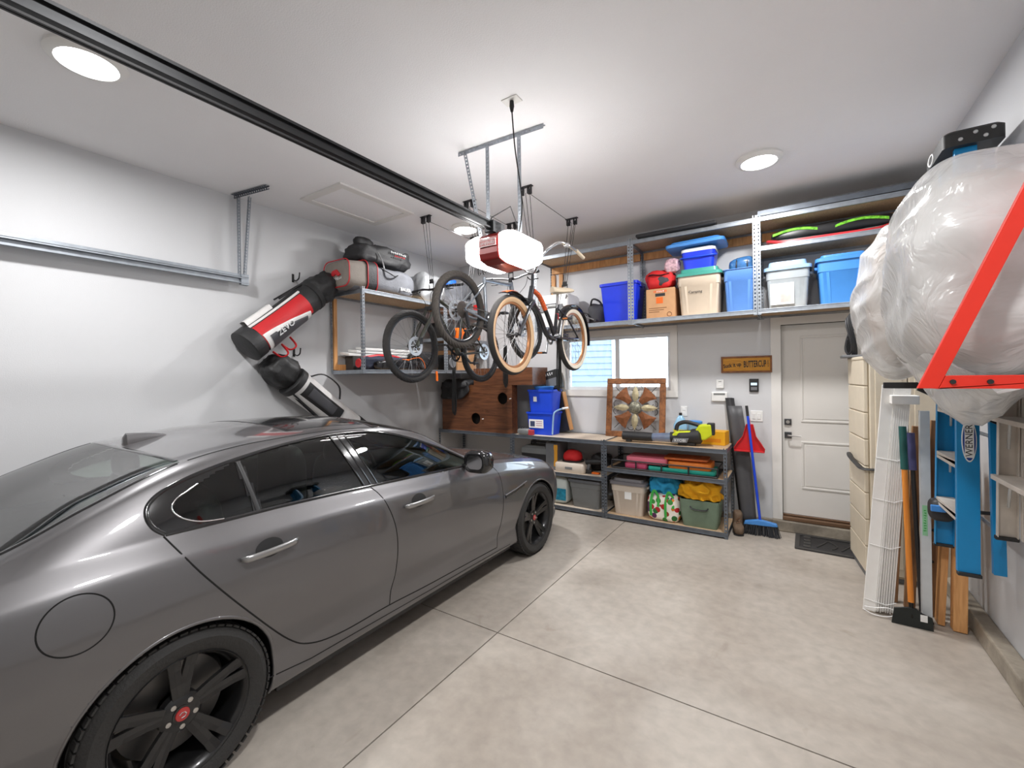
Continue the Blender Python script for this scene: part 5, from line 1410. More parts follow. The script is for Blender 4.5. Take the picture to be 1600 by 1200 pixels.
# roomward side of the bag is local +x (angle 0)
g1, patch, surf, L, R = golf('golf_bag', 'red, white and black golf bag hung slanting on the left wall', (-4.41, 2.11, 2.02), (-4.41, 3.00, 2.79), 1, 'golf_black', -1)
patch('red_panel', lambda k: -1.0, lambda k: 1.02 - .1 * k, .13, .84, 'golf_red', .008)
patch('white_stripe', lambda k: 1.0 - .1 * k, lambda k: 1.16 - .1 * k, .12, .86, 'golf_white', .010)
patch('white_stripe', lambda k: -1.25, lambda k: .34 - .75 * k ** 1.5, .14, .80, 'golf_white', .012)
patch('grey_panel', lambda k: -1.3, lambda k: .06 - .62 * k ** 1.5, .20, .74, 'golf_grey', .016)
patch('white_pocket', lambda k: 1.3, lambda k: 2.0, .14, .50, 'golf_white', .04)
ang = Vector(surf(-.50, .42, .03)); 
text('bag_lettering', 'ZEVO', .085, 'white_print', g1, frame((.152, .052, .36), (0, .0, 1), (.33, -.94, .0)), .008)
for u, a in ((.22, -1.3), (.36, -1.35)):
    p = Vector(surf(a, u, .03))
    MB().tube(catmull([p + Vector((0, 0, -.05)), p + Vector((.03, .09, -.03)), p + Vector((.03, .10, .05)), p + Vector((0, 0, .07))], 5), .016, 8, flat=.5).build('strap_pad', 'golf_red', g1, smooth=True)
for s in (-.05, .05):
    MB().tube([(.02 + s * .4, -R - .015, L * .72), (.03 + s, -R - .04, L * .45)], .009, 8).build('stand_leg', 'rim_dark', g1, smooth=True)
g2, patch, surf, L, R = golf('golf_bag', 'white and black golf bag hung below the red one on the left wall', (-4.43, 3.36, 1.06), (-4.43, 2.34, 1.86), 2, 'golf_white', 1)
patch('black_panel', lambda k: -.75, lambda k: .45, .40, .95, 'golf_black', .010)
patch('mesh_pocket', lambda k: -.55, lambda k: .25, .50, .88, 'golf_grey', .016)
patch('purple_pocket', lambda k: -1.1, lambda k: .1, .04, .30, mat('golf_purple', srgb(72, 66, 92), .6), .02)
marks('bag_print', 2, .07, .06, 'white_print', g2, frame((R + .012, -.03, .20), (0, 0, -1), (0, 1, 0)), 8, .012)
for s in (-.035, .035):
    MB().tube([(.07 + s * .5, -R * .9, L * .74), (.09 + s, -R - .07, L * .05)], .010, 8).build('stand_leg', 'rim_dark', g2, smooth=True)
MB().tube(catmull([(.08, R * .9, L * .70), (.10, R + .09, L * .62), (.10, R + .10, L * .45), (.07, R, L * .36)], 5), .016, 8, flat=.5).build('strap', 'golf_black', g2, smooth=True)
for y, z, lb in ((2.69, 2.86, 'black wall peg above the red golf bag'), (2.69, 2.045, 'black wall peg above the white golf bag')):
    t = thing('wall_hook', lb, 'hook', (XL, y, z - .04), 0, 'golf bag pegs')
    MB().lohi((0, -.012, -.06), (.006, .012, .03)).build('plate', 'rim_dark', t)
    MB().tube(catmull([(.004, 0, -.03), (.06, 0, -.05), (.115, 0, -.03), (.13, 0, .03)], 5), .007, 8).build('prong', 'rim_dark', t, smooth=True)
# ================================================================== ON AND UNDER THE BENCH
BT = .913
wood_mat('board_walnut', srgb(84, 50, 32), srgb(124, 78, 50), 2.2, (1.2, 10, 10), .4)
def game_board(name, label, loc, w, h, dep, holes, rz=0):
    """standing cornhole board: face with real holes, box sides behind"""
    t = thing(name, label, 'game board', loc, rz, 'wooden bean bag boards')
    # face: a grid of cells around the circular holes made by bmesh triangulated fill
    bm = bmesh.new()
    loops = [[(-w / 2, 0), (w / 2, 0), (w / 2, h), (-w / 2, h)]] + [[(cx + r * math.cos(a), cz + r * math.sin(a)) for a in np.linspace(0, 2 * PI, 33)[:-1]] for cx, cz, r in holes]
    es = []
    for lp in loops:
        vs = [bm.verts.new((x, 0, z)) for x, z in lp]
        es += [bm.edges.new((vs[i], vs[(i + 1) % len(vs)])) for i in range(len(vs))]
    bmesh.ops.triangle_fill(bm, use_beauty=True, use_dissolve=False, edges=es)
    r = bmesh.ops.extrude_face_region(bm, geom=list(bm.faces))
    bmesh.ops.translate(bm, vec=(0, .013, 0), verts=[v for v in r['geom'] if isinstance(v, bmesh.types.BMVert)])
    bmesh.ops.recalc_face_normals(bm, faces=bm.faces)
    me = bpy.data.meshes.new('face'); bm.to_mesh(me); bm.free()
    mesh_obj('face', me, 'board_walnut', t)
    for a, b in (((-w / 2, .013, 0), (-w / 2 + .03, dep, h)), ((w / 2 - .03, .013, 0), (w / 2, dep, h)), ((-w / 2 + .03, .013, 0), (w / 2 - .03, dep, .03)), ((-w / 2 + .03, .013, h - .03), (w / 2 - .03, dep, h))):
        MB().lohi(a, b).build('side_board', 'board_walnut', t, bevel=.003)
    if holes: MB().lohi((-w / 2 + .03, dep - .012, .03), (w / 2 - .03, dep - .002, h - .03)).build('back_board', mat('board_dark', (.02, .015, .012), .8), t)
    for cx, cz, r in holes:
        MB().tube([(cx + r + .035, -.001, cz - .005), (cx + r + .055, -.02, cz + .0), (cx + r + .07, -.012, cz + .004)], .007, 6).build('peg', 'p_white', t, smooth=True)
    return t
game_board('bean_bag_board', 'dark brown bean bag board with two round holes standing on the bench', (-3.865, 4.955, BT), 1.26, .665, .14, [(.005, .185, .082), (.475, .48, .082)])
game_board('bean_bag_board', 'smaller brown wooden board box lying on top of the holed board', (-3.40, 4.96, BT + .667), .98, .235, .42, [])
dk = thing('black_apron', 'black cloth slumped over the top left of the holed board', 'cloth', (-4.20, 4.94, BT + .62))
MB().blob((0, .06, .06), (.24, .12, .07), (.6, .6), 36, 16, amp=.03, freq=7, seed=61, ridge=.02).build('heap', 'nylon_black', dk, smooth='all')
q = MB(); rows = []
for i, x in enumerate(np.linspace(-.27, .26, 22)):
    low = -.16 + (.10 if x > .1 else 0) * ((x - .1) / .16)
    rows.append([(x + .01 * math.sin(k * 2 + x * 20), -.012 - .016 * abs(math.sin(x * 19)) - .012 * k / 6, .09 + (low - .09) * k / 6) for k in range(7)])
q.grid(rows); o = q.build('hanging_cloth', 'nylon_black', dk, smooth='all'); md = o.modifiers.new('thick', 'SOLIDIFY'); md.thickness = .006
def rec_box(label, loc, w, d, h, labelled):
    t = open_bin('recycling_box', label, loc, w, d, h, 'p_royal', taper=.86, group='blue recycling boxes on the bench')
    if labelled:
        MB().lohi((-.16, -d / 2 * .93 - .004, h * .30), (.06, -d / 2 * .93 + .004, h * .68)).build('paper_label', 'paper_white', t)
        MB().lohi((-.14, -d / 2 * .93 - .006, h * .36), (-.07, -d / 2 * .93, h * .60)).build('label_picture', mat('print_blue', srgb(60, 70, 100), .6, 0, .2, scale=10), t)
        for k in range(3): MB().lohi((-.05, -d / 2 * .93 - .006, h * (.40 + .09 * k)), (.04, -d / 2 * .93, h * (.43 + .09 * k))).build('label_line', mat('print_pink', srgb(190, 150, 160), .6), t)
    else:
        MB().lohi((-.10, -d / 2 * .93 - .006, h * .52), (-.05, -d / 2 * .93 + .0, h * .72)).build('paper_label', 'paper_white', t)
    return t
x0 = -2.865
rec_box('lower blue recycling box with white label and white swing handle on the bench', (x0, 5.19, BT), .40, .29, .30, True)
rec_box('upper blue recycling box stacked on the labelled one by the window', (x0 + .005, 5.20, BT + .27), .38, .28, .33, False)
hd = thing('box_handle', 'white swing handle arched over the side of the lower blue box', 'handle', (x0 + .22, 5.16, BT + .2))
MB().tube(catmull([(-.02, -.12, -.18), (.005, -.13, .06), (.02, -.09, .12), (.06, .05, .15), (.10, .08, .155)], 5), .011, 8).build('rod', 'p_iceblue', hd, smooth=True)
MB().tube([(.05, .03, .148), (.11, .09, .156)], .015, 8).build('grip', 'p_white', hd, smooth=True)
pl2 = thing('blue_basin', 'round bright blue basin nested in the upper blue box', 'basin', (x0 + .0, 5.19, BT + .52))
MB().lathe([(.10, 0), (.135, .11), (.143, .115), (.143, .125), (.13, .122), (.097, .012), (0, .01)], 32).build('bowl', 'p_sky', pl2, smooth=True)
kb = thing('black_carton', 'black printed carton tilted behind the blue recycling boxes', 'box', (-2.80, 5.40, BT + .60), 0, None, (0, -.25, 0))
MB().lohi((-.11, -.07, 0), (.11, .07, .26)).build('carton', 'ink', kb, bevel=.003)
marks('carton_print', 4, .13, .045, 'white_print', kb, frame((-.01, -.0705, .215), (1, 0, 0), (0, 0, 1)), 11)
MB().lohi((-.10, -.0712, .04), (.10, -.069, .15)).build('carton_picture', 'plastic_grey', kb)
MB().lohi((-.08, -.05, -.60), (.09, .05, -.02)).build('stand', 'plastic_black', kb, bevel=.004)
wb_ = tag(MB().lohi((-.010, -.045, -.28), (.010, .045, .25)).build('cedar_plank', 'stud_wood', None, bevel=.003), 'narrow cedar plank leaning behind the black carton', 'plank')
wb_.location = (-2.62, 5.40, BT + .32); wb_.rotation_euler = (0, -.22, 0)
sd_ = thing('sander', 'small grey and red cordless sander lying at the bench edge', 'power tool', (-3.06, 4.985, BT))
MB().blob((0, 0, .042), (.10, .05, .042), (.6, .6), 24, 12, flatb=.96).build('housing', 'p_grey', sd_, smooth='all')
MB().box((.11, -.005, .036), (.07, .07, .07)).build('battery', mat('tool_red', srgb(170, 54, 60), .5), sd_, bevel=.012)
MB().lathe([(.03, 0), (.026, .03), (0, .035)], 16, (-.03, 0, .075)).build('knob', 'plastic_black', sd_, smooth=True)

# framed metal flower
wood_mat('frame_oak', srgb(104, 62, 32), srgb(156, 100, 56), 2.4, (6, 6, 6), .5)
mat('petal_rust', srgb(132, 82, 50), .45, .5, .25, scale=30); mat('petal_cream', srgb(186, 174, 140), .4, .4, .2, scale=30); mat('iron_dark', (.03, .027, .024), .5, .7)
fl = thing('framed_metal_flower', 'square wooden frame with scrolled metal flower leaning under the window', 'wall art', (-1.692, 5.375, BT), 0, None, (-.13, 0, 0))
S = .745; fw = .072
for a, b in (((-S / 2, -.014, 0), (S / 2, .014, fw)), ((-S / 2, -.014, S - fw), (S / 2, .014, S)), ((-S / 2, -.014, fw), (-S / 2 + fw, .014, S - fw)), ((S / 2 - fw, -.014, fw), (S / 2, .014, S - fw))):
    MB().lohi(a, b).build('frame_side', 'frame_oak', fl, bevel=.006)
cz = S / 2
def petal(nm, pts, ang, m, dome):
    q = MB(); n = len(pts); ca, sa = math.cos(ang), math.sin(ang); pts = [(p[0] * 1.2 - .012, p[1] * 1.25) for p in pts]
    mid = (sum(p[0] for p in pts) / n, sum(p[1] for p in pts) / n)
    vs = [(p[0] * ca - p[1] * sa, -.004, cz + p[0] * sa + p[1] * ca) for p in pts]; vb = [(v[0], .002, v[2]) for v in vs]
    c = (mid[0] * ca - mid[1] * sa, -.004 - dome, cz + mid[0] * sa + mid[1] * ca)
    q.add(vs + vb + [c], [(i, (i + 1) % n, 2 * n) for i in range(n)] + [(i, n + i, n + (i + 1) % n, (i + 1) % n) for i in range(n)] + [tuple(range(n, 2 * n))])
    q.build(nm, m, fl)
for k in range(4):
    a = PI / 4 + k * PI / 2
    petal('rust_petal', [(.085, -.025), (.17, -.05), (.235, -.085), (.245, 0), (.235, .085), (.17, .05), (.085, .025)], a, 'petal_rust', .012)
    petal('cream_petal', [(.07, 0), (.10, -.026), (.15, -.034), (.20, -.022), (.245, 0), (.20, .022), (.15, .034), (.10, .026)], k * PI / 2, 'petal_cream', .016)
MB().lathe([(.078, .0), (.07, -.015), (.05, -.022), (.045, -.03), (.025, -.036), (0, -.038)], 24, (0, 0, cz), 'Y').build('rosette', mat('verdigris', srgb(140, 138, 122), .45, .5, .5, scale=60), fl, smooth=True)
for k in range(8):
    a = k * PI / 4 + PI / 8
    for sg in (-1, 1):
        pts = []
        for t_ in np.linspace(0, 1, 20):
            th = sg * t_ * 5.2; rr = .050 * (1 - .72 * t_)
            px, pz = .245 + .05 - .05 + rr * math.cos(PI / 2 * sg + th) , rr * math.sin(PI / 2 * sg + th)
            px = .235 + rr * math.cos(th - sg * 1.0); pz = sg * .055 + rr * math.sin(th - sg * 1.0)
            pts.append((px * math.cos(a) - pz * math.sin(a), 0, cz + px * math.sin(a) + pz * math.cos(a)))
        lim = S / 2 - fw + .005
        if max(max(abs(p[0]) for p in pts), max(abs(p[2] - cz) for p in pts)) < lim + .02:
            MB().tube(pts, .0042, 5).build('scroll', 'iron_dark', fl, smooth='all')
for k in range(4):
    a = k * PI / 2
    MB().tube([(.08 * math.cos(a), .003, cz + .08 * math.sin(a)), (.305 * math.cos(a), .003, cz + .305 * math.sin(a))], .004, 6).build('stem_rod', 'iron_dark', fl)
    MB().tube([(.08 * math.cos(a + PI / 4), .003, cz + .08 * math.sin(a + PI / 4)), (.37 * math.cos(a + PI / 4), .003, cz + .37 * math.sin(a + PI / 4))], .004, 6).build('stem_rod', 'iron_dark', fl)

# leaf blower
mat('tool_lime', srgb(206, 218, 30), .4); mat('smoke_plastic', srgb(120, 140, 170), .2, 0, .1, alpha=.6)
lb = thing('leaf_blower', 'lime and black cordless leaf blower lying on the bench', 'leaf blower', (-1.22, 5.06, BT), .06)
MB().tube([(-.50, 0, .070), (-.48, 0, .070), (-.22, 0, .068), (-.16, 0, .068)], [.050, .053, .052, .05], 20).build('nozzle', 'plastic_black', lb, smooth=True)
MB().tube([(-.16, 0, .068), (.06, 0, .075)], [.046, .055], 20).build('tube', 'smoke_plastic', lb, smooth=True)
MB().tube(catmull([(.04, 0, .078), (.14, 0, .085), (.25, 0, .095), (.36, 0, .11)], 4), [.058] * 4 + [.075] * 5 + [.085] * 3 + [.06], 20).build('fan_housing', 'plastic_black', lb, smooth=True)
MB().prism([(.03, .095), (.10, .15), (.30, .17), (.34, .235), (.46, .245), (.47, .12), (.40, .07), (.20, .05)], -.052, .052, 'Y').build('cover', 'tool_lime', lb, bevel=.02, seg=3)
MB().tube(catmull([(.10, 0, .16), (.12, 0, .225), (.20, 0, .255), (.30, 0, .235), (.37, 0, .21)], 6), .022, 10).build('handle', 'plastic_black', lb, smooth=True)
MB().box((.455, 0, .19), (.075, .085, .13)).build('battery', 'plastic_black', lb, bevel=.01)
MB().prism([(.06, .03), (.22, .035), (.24, .085), (.08, .08)], -.0885, -.060, 'Y').build('badge_plate', 'plastic_grey', lb, bevel=.004)
text('badge_lettering', 'RYOBI', .042, 'white_print', lb, frame((.15, -.0892, .058), (1, 0, .04), (0, 0, 1)), .001)
MB().lohi((-.46, -.03, 0), (-.40, .03, .025)).lohi((.12, -.05, 0), (.30, .05, .03)).build('foot', 'plastic_black', lb, bevel=.006)
wf = thing('fluid_jug', 'clear washer fluid jug with blue liquid and yellow label behind the blower', 'jug', (-1.135, 5.36, BT))
MB().loft([rrect(.14, .10, .03, 0), rrect(.15, .11, .03, .02), rrect(.15, .11, .03, .19), rrect(.08, .08, .03, .27), rrect(.04, .04, .019, .30)]).build('bottle', mat('jug_blue', srgb(150, 196, 226), .2, 0, .05), wf, smooth=True)
MB().loft([rrect(.153, .113, .03, .04), rrect(.153, .113, .03, .14)], False, False).build('label', mat('label_yellow', srgb(230, 216, 60), .5), wf)
MB().lathe([(.018, .30), (.018, .33), (0, .332)], 14).build('cap', 'ink', wf)
w2 = thing('spray_bottle', 'pale blue tub of wipes next to the fluid jug', 'tub', (-.98, 5.38, BT))
MB().loft([rrect(.15, .11, .05, 0), rrect(.15, .11, .05, .20), rrect(.155, .115, .05, .205)]).build('tub', 'jug_blue', w2, smooth=True)
MB().loft([rrect(.158, .118, .05, .205), rrect(.158, .118, .05, .235), rrect(.12, .08, .04, .245)]).build('lid', 'p_sky', w2, smooth=True)
yb = thing('yellow_box', 'orange yellow carton on the bench end behind the leaf blower', 'box', (-.775, 5.31, BT), -.12)
MB().lohi((-.115, -.09, 0), (.14, .09, .15)).build('carton', mat('box_yellow', srgb(240, 176, 30), .55), yb, bevel=.003)
MB().lohi((-.08, -.0912, .03), (.10, -.089, .07)).build('print_band', mat('box_amber', srgb(226, 140, 20), .6), yb)
MB().lohi((-.115, -.002, .1495), (.14, .002, .1515)).build('flap_seam', 'ink_brown', yb)

# --- under the bench, middle bay
M2, M3, B0 = .476, .601, .056
tbx = thing('tool_box', 'black and grey tool box on the middle bay shelf behind the car bonnet', 'toolbox', (-2.96, 5.20, M2))
MB().loft([rrect(.36, .26, .02, 0), rrect(.40, .30, .02, .18)]).build('body', 'plastic_black', tbx, bevel=.006)
MB().loft([rrect(.41, .31, .02, .18), rrect(.40, .30, .02, .25), rrect(.30, .20, .02, .28)]).build('lid', 'p_grey', tbx, bevel=.006)
MB().tube([(-.12, 0, .27), (-.12, 0, .32), (.12, 0, .32), (.12, 0, .27)], .012, 8).build('handle', 'plastic_black', tbx, smooth=True)
org = thing('tool_organiser', 'tall black organiser with yellow latches beside the red cap', 'toolbox', (-2.66, 5.17, M2))
MB().lohi((-.095, -.16, 0), (.075, .16, .35)).build('body', 'plastic_grey', org, bevel=.01)
for z in (.05, .26): MB().lohi((.03, -.172, z), (.085, -.158, z + .07)).build('latch', mat('latch_yellow', srgb(226, 160, 50), .5), org, bevel=.006)
MB().lohi((.035, -.168, .12), (.08, -.160, .26)).build('strip', 'latch_yellow', org)
ht_ = thing('red_helmet', 'red hard cap with black brim on the beige case', 'cap', (-2.41, 5.12, M2 + .125))
MB().blob((0, 0, .055), (.125, .11, .085), (.9, .9), 28, 16, amp=.012, freq=12, seed=71, flatb=.6).build('crown', 'cloth_red', ht_, smooth='all')
MB().lathe([(.14, .0), (.14, .012), (.10, .02)], 28).build('brim', 'ink', ht_, smooth=True)
bc = thing('beige_case', 'flat beige tool case under the red cap', 'case', (-2.40, 5.10, M2))
MB().loft([rrect(.38, .26, .03, 0), rrect(.40, .28, .03, .02), rrect(.40, .28, .03, .10), rrect(.37, .25, .03, .122)]).build('shell', 'p_taupe', bc, smooth=True)
MB().lohi((-.05, -.148, .045), (.05, -.138, .075)).build('latch', 'p_grey', bc, bevel=.004)
dr_ = thing('cordless_drill', 'dark grey cordless drill with orange trim beside the beige case', 'power tool', (-2.11, 5.07, M2))
MB().tube([(-.10, 0, .14), (.06, 0, .155), (.10, 0, .157), (.15, 0, .16)], [.035, .036, .026, .018], 14).build('motor', 'plastic_black', dr_, smooth=True)
MB().tube([(-.05, 0, .13), (-.075, 0, .05)], .022, 10).build('grip', 'plastic_grey', dr_, smooth=True)
MB().lohi((-.14, -.035, .0), (-.02, .035, .05)).build('battery', 'plastic_black', dr_, bevel=.008)
MB().lohi((-.02, -.03, .0), (.08, .02, .022)).build('orange_trim', 'strap_orange', dr_, bevel=.008)
gb_ = thing('garment_bundle', 'black crumpled glove bundle behind the drill', 'bundle', (-2.10, 5.30, M2))
MB().blob((0, 0, .11), (.13, .12, .11), (.7, .7), 30, 18, amp=.04, freq=9, seed=75, ridge=.03, flatb=.96).build('heap', 'nylon_black', gb_, smooth='all')
bs = thing('salt_bag', 'white and blue plastic sack standing on the floor shelf beside the front wheel', 'sack', (-2.60, 5.10, B0))
MB().blob((0, 0, .17), (.15, .11, .17), (.35, .4), 32, 20, amp=.012, freq=8, seed=81, flatb=.97).build('sack', mat('sack_white', srgb(212, 220, 216), .4, 0, .04), bs, smooth='all')
MB().lohi((-.02, -.119, .05), (.145, -.108, .20)).build('print_panel', mat('sack_teal', srgb(40, 140, 170), .45, 0, .3, scale=30), bs, bevel=.005)
tote('storage_tote', 'mid grey lidded tote on the floor shelf of the middle bay', 'tote', (-2.20, 5.15, B0), .41, .36, .335, 'p_grey', 'p_greylid', taper=.84, group='totes on the floor shelf', rib=False)
# --- right bay
t = tote('storage_tote', 'pale taupe tote with grey lid on the floor shelf of the right bay', 'tote', (-1.66, 5.15, B0), .40, .36, .375, 'p_taupe', 'p_lidgrey', taper=.82, group='totes on the floor shelf')
MB().lohi((-.03, -.176, .19), (.05, -.170, .31)).build('paper_label', 'paper_white', t)
mb = bpy.data.materials.new('veg_print'); mb.use_nodes = True; MATS['veg_print'] = mb
nt = mb.node_tree; B = nt.nodes['Principled BSDF']; B.inputs['Roughness'].default_value = .5
tc = _n(nt, 'ShaderNodeTexCoord'); vo = _n(nt, 'ShaderNodeTexVoronoi'); vo.inputs['Scale'].default_value = 15; vo.inputs['Randomness'].default_value = .9
nt.links.new(tc.outputs['Object'], vo.inputs['Vector'])
sep = _n(nt, 'ShaderNodeSeparateColor'); nt.links.new(vo.outputs['Color'], sep.inputs['Color'])
r1_ = _n(nt, 'ShaderNodeValToRGB'); r1_.color_ramp.interpolation = 'CONSTANT'
els = r1_.color_ramp.elements; els[0].color = srgb(180, 30, 40) + (1,); els[1].position = .25; els[1].color = srgb(60, 140, 60) + (1,)
for p_, c_ in ((.45, srgb(90, 40, 90)), (.6, srgb(150, 60, 40)), (.75, srgb(226, 130, 40)), (.88, srgb(40, 110, 50))):
    e_ = els.new(p_); e_.color = c_ + (1,)
nt.links.new(sep.outputs['Red'], r1_.inputs['Fac'])
st_ = _n(nt, 'ShaderNodeMath', operation='LESS_THAN'); st_.inputs[1].default_value = .47; nt.links.new(vo.outputs['Distance'], st_.inputs[0])
mx_ = _n(nt, 'ShaderNodeMix'); mx_.data_type = 'RGBA'; mx_.inputs[6].default_value = srgb(236, 230, 218) + (1,)
nt.links.new(st_.outputs[0], mx_.inputs[0]); nt.links.new(r1_.outputs['Color'], mx_.inputs[7]); nt.links.new(mx_.outputs[2], B.inputs['Base Color'])
vb = thing('shopping_bag', 'white shopping bag printed with vegetables on the floor shelf', 'bag', (-1.255, 5.10, B0))
MB().blob((0, 0, .15), (.18, .13, .15), (.4, .45), 40, 24, amp=.018, freq=7, seed=91, flatb=.97).build('sack', 'veg_print', vb, smooth='all')
mat('webbing_green', srgb(60, 170, 70), .6)
for x in (-.10, .06): MB().tube(catmull([(x - .03, -.128, .05), (x - .03, -.135, .2), (x, -.12, .33), (x + .05, -.125, .27), (x + .05, -.135, .16)], 5), .014, 6, flat=.3).build('handle', 'webbing_green', vb, smooth=True)
bc_ = thing('blue_towel', 'bright blue towel stuffed in the top of the vegetable bag', 'towel', (-1.27, 5.15, B0 + .28))
MB().blob((0, 0, .10), (.165, .12, .115), (.8, .8), 72, 44, amp=.05, freq=7, seed=95, ridge=.10).build('cloth', mat('towel_blue', srgb(40, 150, 196), .85, bump=.4, bscale=90), bc_, smooth='all')
gb = thing('fabric_bin', 'soft sage green fabric bin under the yellow blanket', 'bin', (-.875, 5.10, B0))
MB().loft([rrect(.34, .25, .03, 0), rrect(.38, .28, .03, .14), rrect(.40, .29, .03, .29), rrect(.385, .275, .03, .29), rrect(.33, .24, .03, .02)]).build('bin_wall', mat('sage_cloth', srgb(110, 128, 108), .8, 0, .08, bump=.3, bscale=80), gb, smooth=True)
MB().tube(catmull([(-.09, -.143, .22), (-.06, -.155, .195), (.06, -.155, .195), (.09, -.143, .22)], 5), .011, 6, flat=.5).build('handle', 'ink', gb, smooth=True)
yl = thing('yellow_blanket', 'mustard yellow blanket heaped in the green fabric bin', 'blanket', (-.88, 5.10, B0 + .29))
MB().blob((0, 0, .05), (.21, .16, .14), (.8, .75), 80, 48, amp=.05, freq=6.5, seed=97, ridge=.11, flatb=.3).build('cloth', mat('blanket_mustard', srgb(224, 162, 20), .9, bump=.4, bscale=80), yl, smooth='all')
# tray rack with pool floats on the middle shelf of the right bay
rk = thing('wire_tray', 'black steel tray with rails on the right bay shelf holding foam mats', 'tray', (-1.26, 5.02, M3))
for z, y in ((.012, -.07), (.10, -.07), (.012, .36), (.10, .36)):
    MB().tube([(-.57, y, z), (.57, y, z)], .008, 6).build('rail', 'rim_dark', rk)
for x in np.linspace(-.57, .57, 5): MB().tube([(x, -.07, .012), (x, -.07, .10)], .009, 6).build('upright', 'rim_dark', rk)
for x in (-.57, .57): MB().tube([(x, -.07, .10), (x, .36, .10)], .008, 6).build('side_rail', 'rim_dark', rk)
MB().lohi((-.57, -.065, .004), (.57, .355, .012)).build('base_plate', 'plastic_black', rk)
def mat_slab(name, label, c, d, m, rot=0):
    o = MB().loft([rrect(d[0] - .01, d[1] - .01, .03, 0), rrect(d[0], d[1], .03, .008), rrect(d[0], d[1], .03, d[2] - .008), rrect(d[0] - .01, d[1] - .01, .03, d[2])]).build(name, m, None, smooth=True)
    o.location = c; o.rotation_euler = (0, 0, rot)
    return tag(o, label, 'foam mat', 'foam mats on the tray')
plastic('foam_pink', (232, 120, 140), .6); plastic('foam_orange', (240, 134, 48), .6); plastic('foam_teal', (40, 176, 156), .6)
mat_slab('foam_mat', 'teal foam mat at the bottom of the tray stack', (-1.07, 5.15, M3 + .013), (.70, .34, .045), 'foam_teal', .02)
mat_slab('foam_mat', 'dark pink foam mat lying left on the tray', (-1.56, 5.14, M3 + .013), (.26, .32, .06), plastic('foam_rose', (206, 80, 116), .6))
mat_slab('foam_mat', 'orange foam mat on top of the teal one', (-.98, 5.14, M3 + .060), (.44, .32, .07), 'foam_orange', .02)
mat_slab('foam_mat', 'light pink foam mat on top at the left of the orange one', (-1.445, 5.15, M3 + .075), (.46, .33, .07), 'foam_pink', .02)
mat_slab('foam_mat', 'thin brown cork mat on top of the orange mat', (-1.03, 5.17, M3 + .145), (.46, .30, .02), mat('cork', srgb(206, 110, 56), .8, 0, .25, scale=20), .05)

# ================================================================== ON THE BACK WALL
sg_ = thing('wooden_sign', 'orange wooden sign with hand lettering beside the door', 'sign', (-.462, YB, 1.797))
MB().lohi((-.245, -.018, -.085), (.245, 0, .085)).build('plaque', wood_mat('sign_orange', srgb(196, 132, 34), srgb(222, 160, 52), 3, (2, 10, 10)), sg_)
for a, b in (((-.252, -.028, .072), (.252, 0, .092)), ((-.252, -.028, -.092), (.252, 0, -.072)), ((-.252, -.028, -.072), (-.234, 0, .072)), ((.234, -.028, -.072), (.252, 0, .072))):
    MB().lohi(a, b).build('frame_side', 'frame_oak', sg_, bevel=.002)
text('sign_lettering', 'Suck it up', .062, 'ink', sg_, frame((-.138, -.0188, -.008), (1, .0, .14), (0, 0, 1)), .0016, .74, bold=.0014)
text('sign_lettering', 'BUTTERCUP !', .10, 'ink', sg_, frame((.098, -.0188, .0), (1, 0, .02), (0, 0, 1)), .0016, .40, bold=.002)
k1 = thing('door_sensor', 'small white square wall sensor above the alarm panel', 'sensor', (-.729, YB, 1.577))
MB().lohi((-.042, -.022, -.05), (.042, 0, .05)).build('housing', 'p_white', k1, bevel=.008)
MB().lohi((-.018, -.024, -.02), (.018, -.021, .0)).build('button', 'paper_white', k1, bevel=.002); MB().lohi((-.015, -.0235, .025), (.015, -.021, .032)).build('print_line', 'p_grey', k1)
k2 = thing('alarm_panel', 'white alarm keypad on the wall under the small sensor', 'keypad', (-.737, YB, 1.43))
MB().lohi((-.085, -.026, -.055), (.085, 0, .055)).build('housing', 'p_white', k2, bevel=.01)
MB().lohi((-.06, -.0275, .02), (.06, -.025, .042)).build('screen', 'p_grey', k2)
k3 = thing('control_panel', 'black door opener control panel on the wall under the sign', 'control panel', (-.386, YB, 1.563))
MB().lohi((-.046, -.022, -.072), (.046, 0, .072)).build('housing', 'ink', k3, bevel=.006)
MB().lohi((-.03, -.0235, .0), (.03, -.021, .028)).build('screen', mat('lcd', (.3, .4, .5), .3, emit=(.55, .7, .85), estr=.8), k3)
MB().lohi((-.03, -.025, -.055), (.03, -.021, -.02)).build('button', 'plastic_grey', k3, bevel=.003)
k4 = thing('light_switch', 'white double light switch beside the broom handle', 'switch', (-.365, YB, 1.22))
MB().lohi((-.06, -.008, -.06), (.06, 0, .06)).build('plate', 'p_white', k4, bevel=.003)
for x in (-.024, .024): MB().lohi((x - .016, -.013, -.033), (x + .016, -.006, .033)).build('rocker', 'p_white', k4, bevel=.003)
k5 = thing('wall_outlet', 'white wall outlet behind the fluid jug', 'outlet', (-1.13, YB, 1.25))
MB().lohi((-.036, -.007, -.058), (.036, 0, .058)).build('plate', 'p_white', k5, bevel=.003)
for z in (-.024, .024): MB().lohi((-.016, -.010, z - .016), (.016, -.006, z + .016)).build('socket', 'paper_white', k5, bevel=.003)

